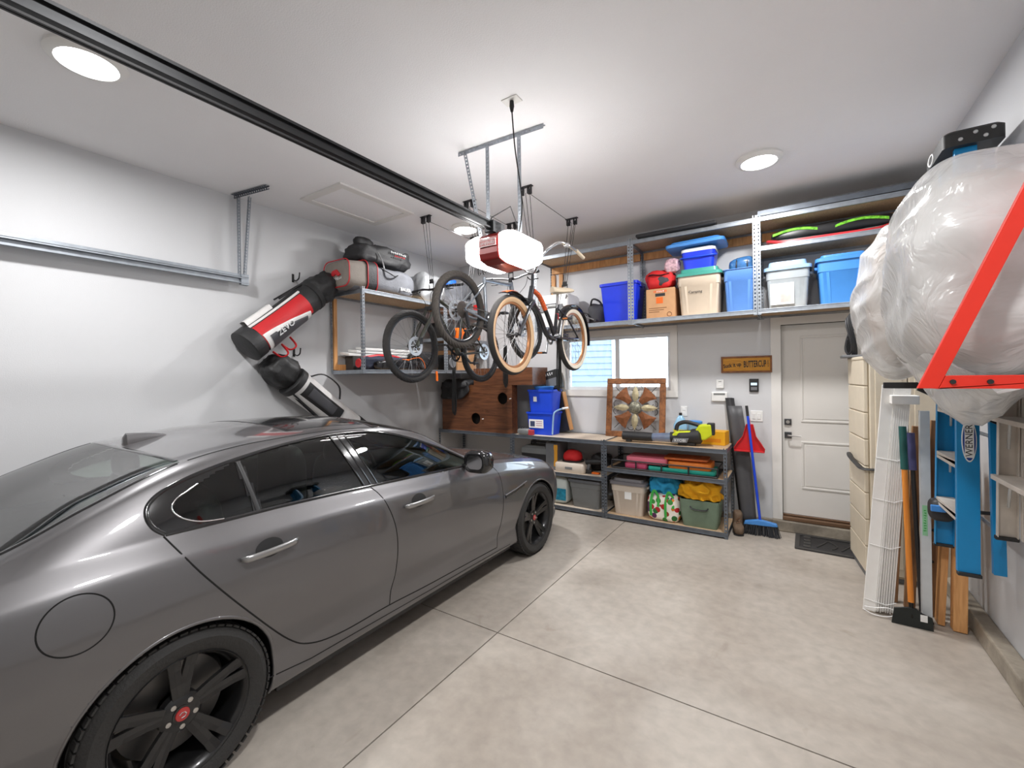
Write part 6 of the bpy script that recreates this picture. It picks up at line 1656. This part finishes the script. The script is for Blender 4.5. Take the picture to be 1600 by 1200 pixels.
# black rubber roll, broom, dustpan, mat by the door
br = thing('rubber_roll', 'tall black rubber sheet roll leaning on the wall beside the bench', 'roll', (-.478, 5.40, 0))
d0, d1 = Vector((0, -.02, .0)), Vector((-.155, .10, 1.42))
def roll_rings(a0, a1, r0, turns, n=60):
    rows = []
    for p in (d0 + (d1 - d0) * a0, d0 + (d1 - d0) * a1):
        rows.append([(p.x + (r0 + .016 * k / n * turns) * math.cos(2 * PI * turns * k / n), p.y + (r0 + .016 * k / n * turns) * math.sin(2 * PI * turns * k / n), p.z) for k in range(n + 1)])
    return rows
q = MB(); q.grid(roll_rings(0, 1, .018, 2.0)); o = q.build('inner_roll', 'plastic_black', br, smooth='all'); md = o.modifiers.new('thick', 'SOLIDIFY'); md.thickness = .005
mat('sheet_grey', (.075, .075, .08), .5)
q = MB(); rows = []
for u in np.linspace(0, 1, 12):
    p = d0 + (d1 - d0) * (.03 + .91 * u); w = .165 - .05 * abs(u - .5)
    rows.append([(p.x - .03 + w * k / 8 + .01, p.y - .055 - .012 * math.sin(k * .7) , p.z) for k in range(9)])
q.grid(rows); o = q.build('loose_sheet', 'sheet_grey', br, smooth='all'); md = o.modifiers.new('thick', 'SOLIDIFY'); md.thickness = .005
bm_ = thing('broom', 'blue broom with dark bristles leaning beside the door', 'broom', (-.306, 5.22, 0))
MB().tube([(-.02, .0, .16), (-.125, .05, 1.24)], .013, 10).build('handle', 'p_royal', bm_, smooth=True)
MB().tube([(-.125, .05, 1.24), (-.136, .056, 1.35)], .014, 10).build('grip', 'plastic_black', bm_, smooth=True)
MB().prism([(-.17, .10), (.14, .115), (.13, .145), (.0, .165), (-.04, .165), (-.16, .135)], -.03, .02, 'Y').build('head', 'p_sky', bm_, bevel=.008)
q = MB(); rnd = random.Random(5)
for k in range(200):
    x = -.165 + .30 * rnd.random(); y = -.027 + .045 * rnd.random(); x2 = x * 1.18 + rnd.uniform(-.01, .01)
    q.tube([(x, y, .115), (x2, y - .01 + rnd.uniform(-.015, .015), .004)], [.0042, .003], 4)
q.build('bristles', mat('bristle_dark', srgb(52, 54, 58), .8, 0, .3), bm_, kind='stuff')
dp = thing('dustpan', 'red long handled dustpan hanging in front of the rubber roll', 'dustpan', (-.425, 5.325, .85))
q = MB().prism([(-.145, 0), (.145, 0), (.148, .035), (.115, .10), (.065, .17), (.038, .30), (-.022, .30), (-.055, .17), (-.115, .10), (-.148, .035)], -.010, .006, 'Y'); pan = q.build('pan', mat('dustpan_red', srgb(204, 24, 32), .35), dp, bevel=.004)
for a, b in (((-.148, .035), (-.055, .17)), ((-.055, .17), (-.022, .30)), ((.148, .035), (.065, .17)), ((.065, .17), (.038, .30))):
    MB().bar((a[0], -.018, a[1]), (b[0], -.018, b[1]), .008, .03, (0, 1, 0)).build('rim', 'dustpan_red', dp, bevel=.003)
MB().bar((-.145, -.018, .008), (.145, -.018, .008), .03, .016, (0, 0, 1)).build('lip', 'dustpan_red', dp, bevel=.004)
MB().tube([(.005, 0, .29), (-.005, .02, .36)], .012, 8).build('socket', 'dustpan_red', dp, smooth=True)
dm = thing('door_mat', 'dark rubber door mat with cast pattern on the floor before the door', 'mat', (.38, 5.22, 0.001), -.02)
MB().lohi((-.40, -.24, 0), (.40, .22, .008)).build('base', 'plastic_black', dm, bevel=.004)
mat('mat_grey', (.05, .047, .044), .7)
for a, b in (((-.40, -.24), (.40, -.20)), ((-.40, .18), (.40, .22)), ((-.40, -.20), (-.36, .18)), ((.36, -.20), (.40, .18))):
    MB().lohi((a[0], a[1], .008), (b[0], b[1], .016)).build('border', 'mat_grey', dm, bevel=.004)
for k in range(4): MB().lohi((-.33, -.165 + k * .09, .008), (-.27, -.10 + k * .09, .014)).build('pattern_tile', 'mat_grey', dm, bevel=.003)
for k in range(3):
    MB().tube(catmull([(-.22 + k * .19, -.12, .011), (-.16 + k * .19, .02, .011), (-.12 + k * .19, .10, .011), (-.06 + k * .19, -.02, .011), (-.10 + k * .19, -.12, .011)], 6), .006, 6).build('pattern_scroll', 'mat_grey', dm, smooth=True)

bt_ = thing('work_boot', 'worn brown boot on the floor behind the bench end post', 'boot', (-.535, 5.24, 0), .15)
MB().blob((0, -.05, .05), (.05, .13, .05), (.6, .7), 24, 14, amp=.008, freq=14, seed=151, flatb=.95).blob((0, .04, .11), (.048, .06, .10), (.5, .7), 24, 14, amp=.01, freq=12, seed=152).build('upper', mat('boot_leather', srgb(112, 92, 74), .8, bump=.4, bscale=60), bt_, smooth='all')
MB().loft([[(p.x, p.y - .035, 0) for p in rrect(.10, .27, .045, 0)], [(p.x, p.y - .035, .018) for p in rrect(.10, .27, .045, 0)]]).build('sole', 'plastic_black', bt_)
MB().tube([(-.02, -.06, .10), (.02, -.045, .115), (-.02, -.03, .13), (.02, -.015, .15)], .004, 5).build('lace', 'ink_brown', bt_)
# ================================================================== RIGHT WALL
plastic('resin_beige', (224, 212, 190), .5); plastic('resin_line', (188, 176, 152), .6)
cbx, cby0, cby1 = .466, 4.552, 5.085
cab = thing('resin_cabinet', 'tall beige resin storage cabinet beside the door', 'cabinet', (.7155, 4.8477, 0), math.radians(6))
X0, X1, Y0, Y1 = cbx - .745, .255, cby0 - 4.82, cby1 - 4.82
MB().lohi((X0 + .012, Y0 + .012, .04), (X1, Y1 - .002, 1.80)).build('carcass', 'resin_line', cab)
n = 8; zz = np.linspace(.05, 1.80, n + 1)
for k in range(n):
    MB().lohi((X0, Y0 + .004, zz[k] + .004), (X0 + .03, Y1, zz[k + 1] - .004)).build('side_plank', 'resin_beige', cab, bevel=.006)
MB().lohi((X0 - .004, Y0 - .004, 1.795), (X1, Y1 + .002, 1.825)).build('top', 'resin_beige', cab, bevel=.008)
MB().lohi((X0 + .01, Y0 + .02, 0), (X1 - .01, Y1 - .01, .045)).build('plinth', 'plastic_grey', cab, bevel=.004)
for x0, x1 in ((X0 + .036, -.006), (.0, X1 - .008)):
    dd = MB().lohi((x0, Y0 - .010, .06), (x1, Y0 + .012, 1.79)).build('door', 'resin_beige', cab, bevel=.008)
    for z0, z1 in ((.12, .86), (1.0, 1.72)):
        MB().lohi((x0 + .035, Y0 - .016, z0), (x1 - .035, Y0 - .006, z1)).build('raised_panel', 'resin_beige', dd, bevel=.008)
h = MB().tube(catmull([(X0 - .006, Y1 - .05, .955), (X0 - .028, Y1 - .20, .945), (X0 - .022, Y0 + .12, .915), (X0 - .012, Y0 - .012, .905), (X0 + .08, Y0 - .026, .905)], 6), .022, 8, flat=.4).build('latch_bar', 'plastic_black', cab, smooth=True)
# on the cabinet
ca = thing('cable_coil', 'loops of black cable hanging off the top of the cabinet', 'cable', (.455, 5.02, 1.826))
for k in range(4):
    r = .15 + .018 * k
    MB().tube([(-.045 + .012 * k + .02 * math.sin(a * 2), -.02 + .06 * k * .3 + r * .45 * math.cos(a), .20 + r * 1.1 * math.sin(a)) for a in np.linspace(0, 2 * PI, 33)[:-1]], .008, 6, closed=True).build('loop', 'plastic_black', ca, smooth=True)
MB().box((-.02, 0, .012), (.16, .22, .024)).build('base', 'plastic_grey', ca, bevel=.006)
sv_ = thing('shop_vacuum_head', 'dark grey vacuum head standing on top of the cabinet', 'vacuum', (.74, 4.80, 1.826))
MB().lathe([(.13, 0), (.135, .03), (.10, .06), (.085, .20), (.05, .36), (.02, .37)], 24).build('housing', 'plastic_grey', sv_, smooth=True)
MB().tube(catmull([(-.09, -.05, .06), (-.12, -.09, .2), (-.09, -.08, .33), (-.02, -.03, .37)], 6), .014, 8).build('handle', 'plastic_black', sv_, smooth=True)
sk = tag(MB().tube([(.46, 5.06, 2.30), (.49, 4.98, 2.22)], .024, 12).build('cardboard_tube', 'p_white', None, smooth=True), 'white tube end hanging from the right end of the overhead shelf', 'tube')

# venetian blinds bundle leaning: slats side by side
mat('blind_white', srgb(244, 242, 238), .45, 0, .02)
bl = thing('venetian_blinds', 'bundle of white venetian blind slats leaning by the cabinet', 'blinds', (.50, 3.96, 0))
bt = Vector((.63, 4.08, 1.60)) - Vector((.50, 3.96, 0))
sl = None
ns = 22
for k in range(ns):
    u = k / (ns - 1)
    a0 = Vector((-.045 + .095 * u, .012 * math.sin(k * 2.1) + .02 * u, .012 + .012 * abs(math.sin(k * 1.3)))); a1 = a0 * .0 + bt + Vector((-.035 + .08 * u, .0, -.012 * u))
    q = MB().bar(a0, a1, (.0042), .05, (0, 1, 0)); q.build('slat', 'blind_white', bl)
MB().bar(bt + Vector((-.07, -.025, -.10)), bt + Vector((.075, -.025, -.10)), .06, .16, (0, 1, 0)).build('head_rail', 'blind_white', bl, bevel=.004)
MB().bar(Vector((-.082, -.012, .01)), bt + Vector((-.075, -.012, .0)), .068, .014, (0, 1, 0)).build('bottom_rail', 'blind_white', bl, bevel=.003)
for kk, u in enumerate((.06, .30, .5, .68)):
    c = bt * u
    MB().tube([c + Vector((-.115, -.036, .0)), c + Vector((.0, -.045, -.015)), c + Vector((.055, -.036, .008))], .0028, 5).build('cord', 'p_white', bl)
MB().tube(catmull([(-.12, -.05, .03), (-.06, -.07, .012), (.02, -.07, .02), (.06, -.06, .05), (.02, -.055, .07), (-.06, -.06, .055), (-.11, -.055, .05)], 5), .0035, 5).build('cord', 'p_white', bl, smooth=True)
# edging tools
tl = thing('floor_scraper', 'orange handled floor scraper with black blade and green grip', 'scraper', (.632, 3.86, 0))
wood_mat('handle_orange', srgb(206, 118, 36), srgb(232, 148, 56), 2, (8, 8, 1))
TT = Vector((-.02, .10, 1.32))
MB().tube([TT * .12, TT * .78], .0165, 12).build('handle', 'handle_orange', tl, smooth=True)
MB().tube([TT * .78, TT], .021, 12).build('grip', mat('grip_green', srgb(26, 84, 80), .6), tl, smooth=True)
MB().tube([TT * .045, TT * .13], .013, 10).build('socket', 'iron_dark', tl, smooth=True)
MB().prism([(-.105, .0), (.105, .0), (.10, .085), (.055, .10), (.02, .125), (-.02, .125), (-.09, .105)], -.006, .006, 'Y').build('blade', mat('blade_steel', srgb(56, 60, 60), .4, .7), tl, bevel=.002)
MB().lohi((.04, -.0075, .05), (.075, -.005, .095)).build('blade_sticker', 'paper_white', tl)
t2 = thing('garden_tool', 'black shaft tool with purple grip standing behind the scraper', 'tool', (.70, 3.97, 0))
T2 = Vector((-.035, .06, 1.27))
MB().tube([Vector((0, 0, .05)), T2 * .82], .013, 10).build('handle', 'rim_dark', t2, smooth=True)
MB().tube([T2 * .80, T2], .022, 12).build('grip', mat('grip_purple', srgb(74, 74, 118), .6), t2, smooth=True)
MB().prism([(-.06, 0), (.06, 0), (.045, .07), (-.045, .07)], -.005, .005, 'Y').build('blade', 'blade_steel', t2)
ml = thing('metal_channel', 'tall grey metal channel with green handwriting leaning by the ladder', 'channel', (.715, 3.90, 0))
Tm = Vector((.01, .06, 1.43))
q = MB(); q.bar((0, 0, .02), Tm, .05, .006, (0, 1, 0)).bar(Vector((-.022, .02, .02)), Tm + Vector((-.022, .02, 0)), .006, .045, (0, 1, 0)).bar(Vector((.022, .02, .02)), Tm + Vector((.022, .02, 0)), .006, .045, (0, 1, 0))
q.build('channel', mat('channel_grey', srgb(204, 208, 210), .45, .1), ml, bevel=.001)
MB().bar(Tm * .42 + Vector((-.006, -.0035, 0)), Tm * .56 + Vector((-.006, -.0035, 0)), .026, .002, (0, 1, 0)).build('green_tape', mat('tape_green', srgb(150, 205, 160), .6), ml)
marks('tape_print', 9, .15, .014, 'webbing_green', ml, frame(Tm * .49 + Vector((-.006, -.0045, 0)), -Tm, (1, 0, 0)), 12, .0008)
# lumber
def lumber(lb, base, top, w, h, m, holes=0):
    t = thing('lumber_board', lb, 'board', base, 0, 'boards leaning on the right wall')
    tp = Vector(top) - Vector(base)
    MB().bar((0, 0, 0.004), tp, w, h, (0, 1, 0)).build('board', m, t, bevel=.003)
    for k in range(holes):
        c = tp * (.28 + .16 * k)
        MB().lathe([(.011, 0), (.011, -.004), (0, -.004)], 12, (c.x, c.y - h / 2 + .001, c.z), 'Y').build('screw_hole', 'ink', t)
lumber('thick tan post end standing under the blue ladder', (.875, 3.955, 0), (.905, 4.00, 1.15), .068, .072, 'stud_wood')
lumber('narrow tan board leaning left of the thick post', (.795, 4.01, 0), (.865, 4.05, 1.30), .036, .085, 'stud_wood')
lumber('brown board with a row of screw holes behind the narrow tan board', (.755, 4.10, 0), (.835, 4.16, 1.35), .085, .035, 'old_wood', 3)
lumber('dark brown board leaning behind the scraper blade', (.665, 4.15, 0), (.735, 4.22, 1.30), .06, .035, 'old_wood')
lumber('weathered board leaning behind the white blinds', (.575, 4.21, 0), (.66, 4.30, 1.45), .07, .03, 'old_wood')
jb = thing('jigsaw', 'black and blue power tool tucked under the blue ladder', 'power tool', (.80, 3.80, .84))
MB().blob((-.03, .02, -.03), (.06, .06, .07), (.6, .6), 22, 14).build('housing', 'plastic_black', jb, smooth='all')
MB().lohi((-.09, -.055, -.03), (-.02, -.035, .01)).build('badge', 'p_sky', jb, bevel=.004)
MB().bar((.0, .03, -.03), (.22, .03, -.02), .012, .02).build('hanging_bracket', 'rim_dark', jb)

# blue fibreglass step ladder hung flat on the wall, treads facing the room
mat('ladder_blue', srgb(14, 132, 190), .38, 0, .03); mat('alu', srgb(206, 208, 208), .35, .7, .06); mat('alu_dusty', srgb(204, 196, 186), .6, .3, .08)
lad = thing('step_ladder', 'blue fibreglass step ladder with black top hung on the right wall', 'ladder', (.79, 3.62, .58))
LH = 2.38
def chan(a, b, w, d, th, out, nm, m, par):
    """channel rail from a to b; web of width w along X, flanges of depth d along Y in direction out"""
    q = MB(); a = Vector(a); b = Vector(b)
    q.bar(a, b, w, th, (0, 1, 0))
    for s in (-1, 1):
        o = Vector((s * (w - th) / 2, out * d / 2, 0)); q.bar(a + o, b + o, th, d, (0, 1, 0))
    return q.build(nm, m, par, bevel=.0015)
# front rails
chan((0, -.245, 0), (.03, -.155, LH), .092, .030, .005, 1, 'front_rail', 'ladder_blue', lad)
chan((0, .245, 0), (.03, .155, LH), .092, .030, .005, -1, 'front_rail', 'ladder_blue', lad)
for k in range(7):
    z = .30 + k * .295; u = z / LH; hw = .235 - .09 * u
    st_ = MB().lohi((-.045 + .03 * u, -hw, z - .012), (.045 + .03 * u, hw, z + .012)).lohi((-.045 + .03 * u, -hw, z - .030), (-.040 + .03 * u, hw, z + .012)).build('tread', 'alu_dusty', lad, bevel=.002)
    for s in (-1, 1):
        MB().tube([(.02 + .03 * u, s * (hw - .002), z - .12), (.0 + .03 * u, s * (hw - .10), z - .012)], .006, 6).build('brace', 'alu', lad)
# rear rails close to the wall
chan((.115, -.265, .02), (.115, -.17, LH - .05), .05, .030, .005, 1, 'rear_rail', 'ladder_blue', lad)
chan((.115, .265, .02), (.115, .17, LH - .05), .05, .030, .005, -1, 'rear_rail', 'ladder_blue', lad)
for k in range(4):
    z = .25 + k * .5; hw = .255 - .09 * z / LH
    MB().tube([(.115, -hw, z), (.115, hw, z)], .011, 8).build('rear_bar', 'alu', lad, smooth=True)
for s in (-1, 1):
    MB().box((0, s * .247, -.006), (.096, .034, .02)).build('foot', 'ink', lad, bevel=.004)
cap = MB().loft([[(.055 + p.x, p.y, LH) for p in rrect(.25, .40, .03, 0)], [(.055 + p.x, p.y, LH + .075) for p in rrect(.25, .40, .03, 0)], [(.055 + p.x, p.y, LH + .09) for p in rrect(.22, .37, .03, 0)]]).build('top_cap', 'ink', lad, smooth=True)
for x, y in ((.0, -.14), (.06, -.10), (.10, -.15), (.13, -.09)):
    MB().lathe([(.011, 0), (.008, -.004), (0, -.005)], 10, (x, -.200, LH + .045 + (y + .12) * .6), 'Y').build('rivet', 'alu', cap)
MB().tube([(-.0715, .06 + .055 * math.cos(a), LH + .038 + .030 * math.sin(a)) for a in np.linspace(0, 2 * PI, 25)[:-1]], .005, 6, closed=True).build('cap_emblem', 'white_print', cap)
lo = []
for a in np.linspace(0, 2 * PI, 33)[:-1]: lo.append((.012 + .030 * math.cos(a), .73 + .12 * math.sin(a)))
yw = -.2145 - .003
MB().prism(lo, -.2262, -.2200, 'Y').build('brand_oval', 'paper_white', lad)
MB().prism([(.012 + (x - .012) * .86, .73 + (z - .73) * .93) for x, z in lo], -.2275, -.2262, 'Y').build('brand_field', mat('brand_blue', srgb(20, 60, 140), .4), lad)
MB().lohi((-.0065, -.2290, .635), (.0305, -.2275, .825)).build('brand_band', 'paper_white', lad, bevel=.0)
text('brand_lettering', 'WERNER', .042, 'ink', lad, frame((.012, -.2294, .73), (0, 0, 1), (-1, 0, 0)), .0005, 1.05)
for z in (LH * .93,):
    MB().tube(catmull([(.235, -.1, z), (.18, -.1, z - .02), (.15, -.1, z + .03)], 4), .008, 6).build('wall_hook', 'rim_dark', lad)
# small aluminium ladder nearer the viewer
la = thing('aluminium_ladder', 'small dusty aluminium step ladder hung on the wall right of the blue one', 'ladder', (.90, 2.98, .84))
chan((0, .275, 0), (.0, .235, .76), .075, .026, .004, -1, 'rail', 'alu_dusty', la)
chan((0, -.275, 0), (.0, -.235, .76), .075, .026, .004, 1, 'rail', 'alu_dusty', la)
for z in (.31, .61):
    MB().lohi((-.06, -.27 + .05 * z, z - .012), (.04, .27 - .05 * z, z + .012)).build('tread', 'alu_dusty', la, bevel=.002)
    for s in (-1, 1): MB().tube([(.0, s * (.26 - .05 * z), z - .15), (-.02, s * .14, z - .012)], .006, 6).build('brace', 'alu', la)
for s in (-1, 1): MB().box((0, s * .272, -.008), (.085, .032, .02)).build('foot', 'ink', la, bevel=.004)
MB().lohi((.04, -.24, .0), (.10, -.21, .74)).lohi((.04, .21, .0), (.10, .24, .74)).build('rear_frame', 'alu_dusty', la)

# plastic wrapped bundles on a red wall bracket
def film_mat():
    m = bpy.data.materials.new('plastic_film'); m.use_nodes = True; MATS['plastic_film'] = m
    nt = m.node_tree; b = nt.nodes['Principled BSDF']; out = nt.nodes['Material Output']
    b.inputs['Base Color'].default_value = (.80, .80, .79, 1); b.inputs['Roughness'].default_value = .22; b.inputs['Specular IOR Level'].default_value = .7
    tc = _n(nt, 'ShaderNodeTexCoord'); mp = _n(nt, 'ShaderNodeMapping'); mp.inputs['Rotation'].default_value = (.5, .4, .3); mp.inputs['Scale'].default_value = (1.5, 5, 2)
    n1 = _n(nt, 'ShaderNodeTexNoise'); n1.inputs['Scale'].default_value = 2.6; n1.inputs['Detail'].default_value = 3; n1.inputs['Distortion'].default_value = .9
    nt.links.new(tc.outputs['Object'], mp.inputs['Vector']); nt.links.new(mp.outputs['Vector'], n1.inputs['Vector'])
    bp = _n(nt, 'ShaderNodeBump'); bp.inputs['Strength'].default_value = .5; bp.inputs['Distance'].default_value = .05
    sb_ = _n(nt, 'ShaderNodeMath', operation='SUBTRACT'); sb_.inputs[1].default_value = .5; ab_ = _n(nt, 'ShaderNodeMath', operation='ABSOLUTE'); nt.links.new(n1.outputs['Fac'], sb_.inputs[0]); nt.links.new(sb_.outputs[0], ab_.inputs[0]); nt.links.new(ab_.outputs[0], bp.inputs['Height']); nt.links.new(bp.outputs['Normal'], b.inputs['Normal'])
    tr = _n(nt, 'ShaderNodeBsdfTransparent'); mx = _n(nt, 'ShaderNodeMixShader')
    n2 = _n(nt, 'ShaderNodeTexNoise'); n2.inputs['Scale'].default_value = 3.0; nt.links.new(tc.outputs['Object'], n2.inputs['Vector'])
    rp = _n(nt, 'ShaderNodeMapRange'); rp.inputs[1].default_value = .35; rp.inputs[2].default_value = .7; rp.inputs[3].default_value = .52; rp.inputs[4].default_value = .92
    nt.links.new(n2.outputs['Fac'], rp.inputs[0]); nt.links.new(rp.outputs[0], mx.inputs[0]); nt.links.new(tr.outputs[0], mx.inputs[1]); nt.links.new(b.outputs[0], mx.inputs[2])
    nt.links.new(mx.outputs[0], out.inputs['Surface'])
film_mat()
mat('cushion_taupe', srgb(168, 158, 148), .85, 0, .12, scale=5); mat('cushion_sand', srgb(206, 184, 168), .85, 0, .1, scale=5)
def bundle(lb, loc, r, inner, seed, sag, e=(.75, .6)):
    t = thing('wrapped_bundle', lb, 'bundle', loc, 0, 'plastic wrapped bundles')
    MB().blob((0, 0, r[2]), (r[0] - .08, r[1] - .08, r[2] - .08), e, 48, 30, amp=.02, freq=3, seed=seed).build('contents', inner, t, smooth='all')
    MB().blob((0, 0, r[2]), r, e, 150, 90, amp=.025, freq=2.6, seed=seed, ridge=.05, st=(1, .7, .45, .9, .7)).build('plastic_wrap', 'plastic_film', t, smooth='all')
    if sag:
        q = MB(); rows = []
        for i, y in enumerate(np.linspace(-r[1] * .85, r[1] * .9, 30)):
            lowz = sag * (.55 + .45 * math.sin(y * 7 + seed)) ; rows.append([(-r[0] * .65 + .44 * k / 9 + .02 * math.sin(y * 15 + k), y, .10 - (lowz + .10) * math.sin(PI * k / 9) + .02 * math.sin(y * 23 + k * 1.7)) for k in range(10)])
        q.grid(rows); q.build('hanging_film', 'plastic_film', t, smooth='all')
    return t
bundle('large white plastic wrapped bundle resting on the red bracket', (.69, 2.86, 1.66), (.30, .44, .50), 'cushion_taupe', 101, .22)
bundle('smaller plastic wrapped beige bundle behind the large one', (.54, 3.66, 1.64), (.21, .34, .49), 'cushion_sand', 107, 0, (.95, .85))
mat('bracket_red', srgb(236, 50, 30), .4, 0, .03)
rd = thing('red_bracket', 'red steel triangular wall bracket in front of the wrapped bundle', 'bracket', (XR, 2.33, 1.63))
BX = .405 - XR
MB().prism([(BX + .040, 0), (-.02, 0), (-.02, .050), (BX + .082, .050), (BX + .061, 0)], -.012, .012, 'Y').build('arm', 'bracket_red', rd, bevel=.002)
MB().prism([(BX, 0), (BX + .060, 0), (-.021, 1.375), (-.021, 1.50), (-.03, 1.50)], -.013, .013, 'Y').build('diagonal', 'bracket_red', rd, bevel=.002)
MB().lohi((-.02, -.03, -.02), (-.001, .03, 1.50)).build('wall_plate', 'bracket_red', rd, bevel=.003)
for x in (.10, .20, .40): MB().lathe([(.009, 0), (.009, -.008), (0, -.008)], 10, (BX + x, -.012, .026), 'Y').build('bolt', 'ink', rd)
rb2 = thing('wall_bracket', 'dark steel bracket arm under the far end of the wrapped bundles', 'bracket', (XR, 3.31, 1.60))
MB().lohi((-.60, -.015, 0), (-.016, .015, .035)).build('arm', 'rim_dark', rb2, bevel=.003)
MB().lohi((-.016, -.03, -.30), (-.001, .03, .06)).build('wall_plate', 'rim_dark', rb2, bevel=.003)
MB().bar((-.45, 0, .0), (-.016, 0, -.25), .024, .024).build('strut', 'rim_dark', rb2)
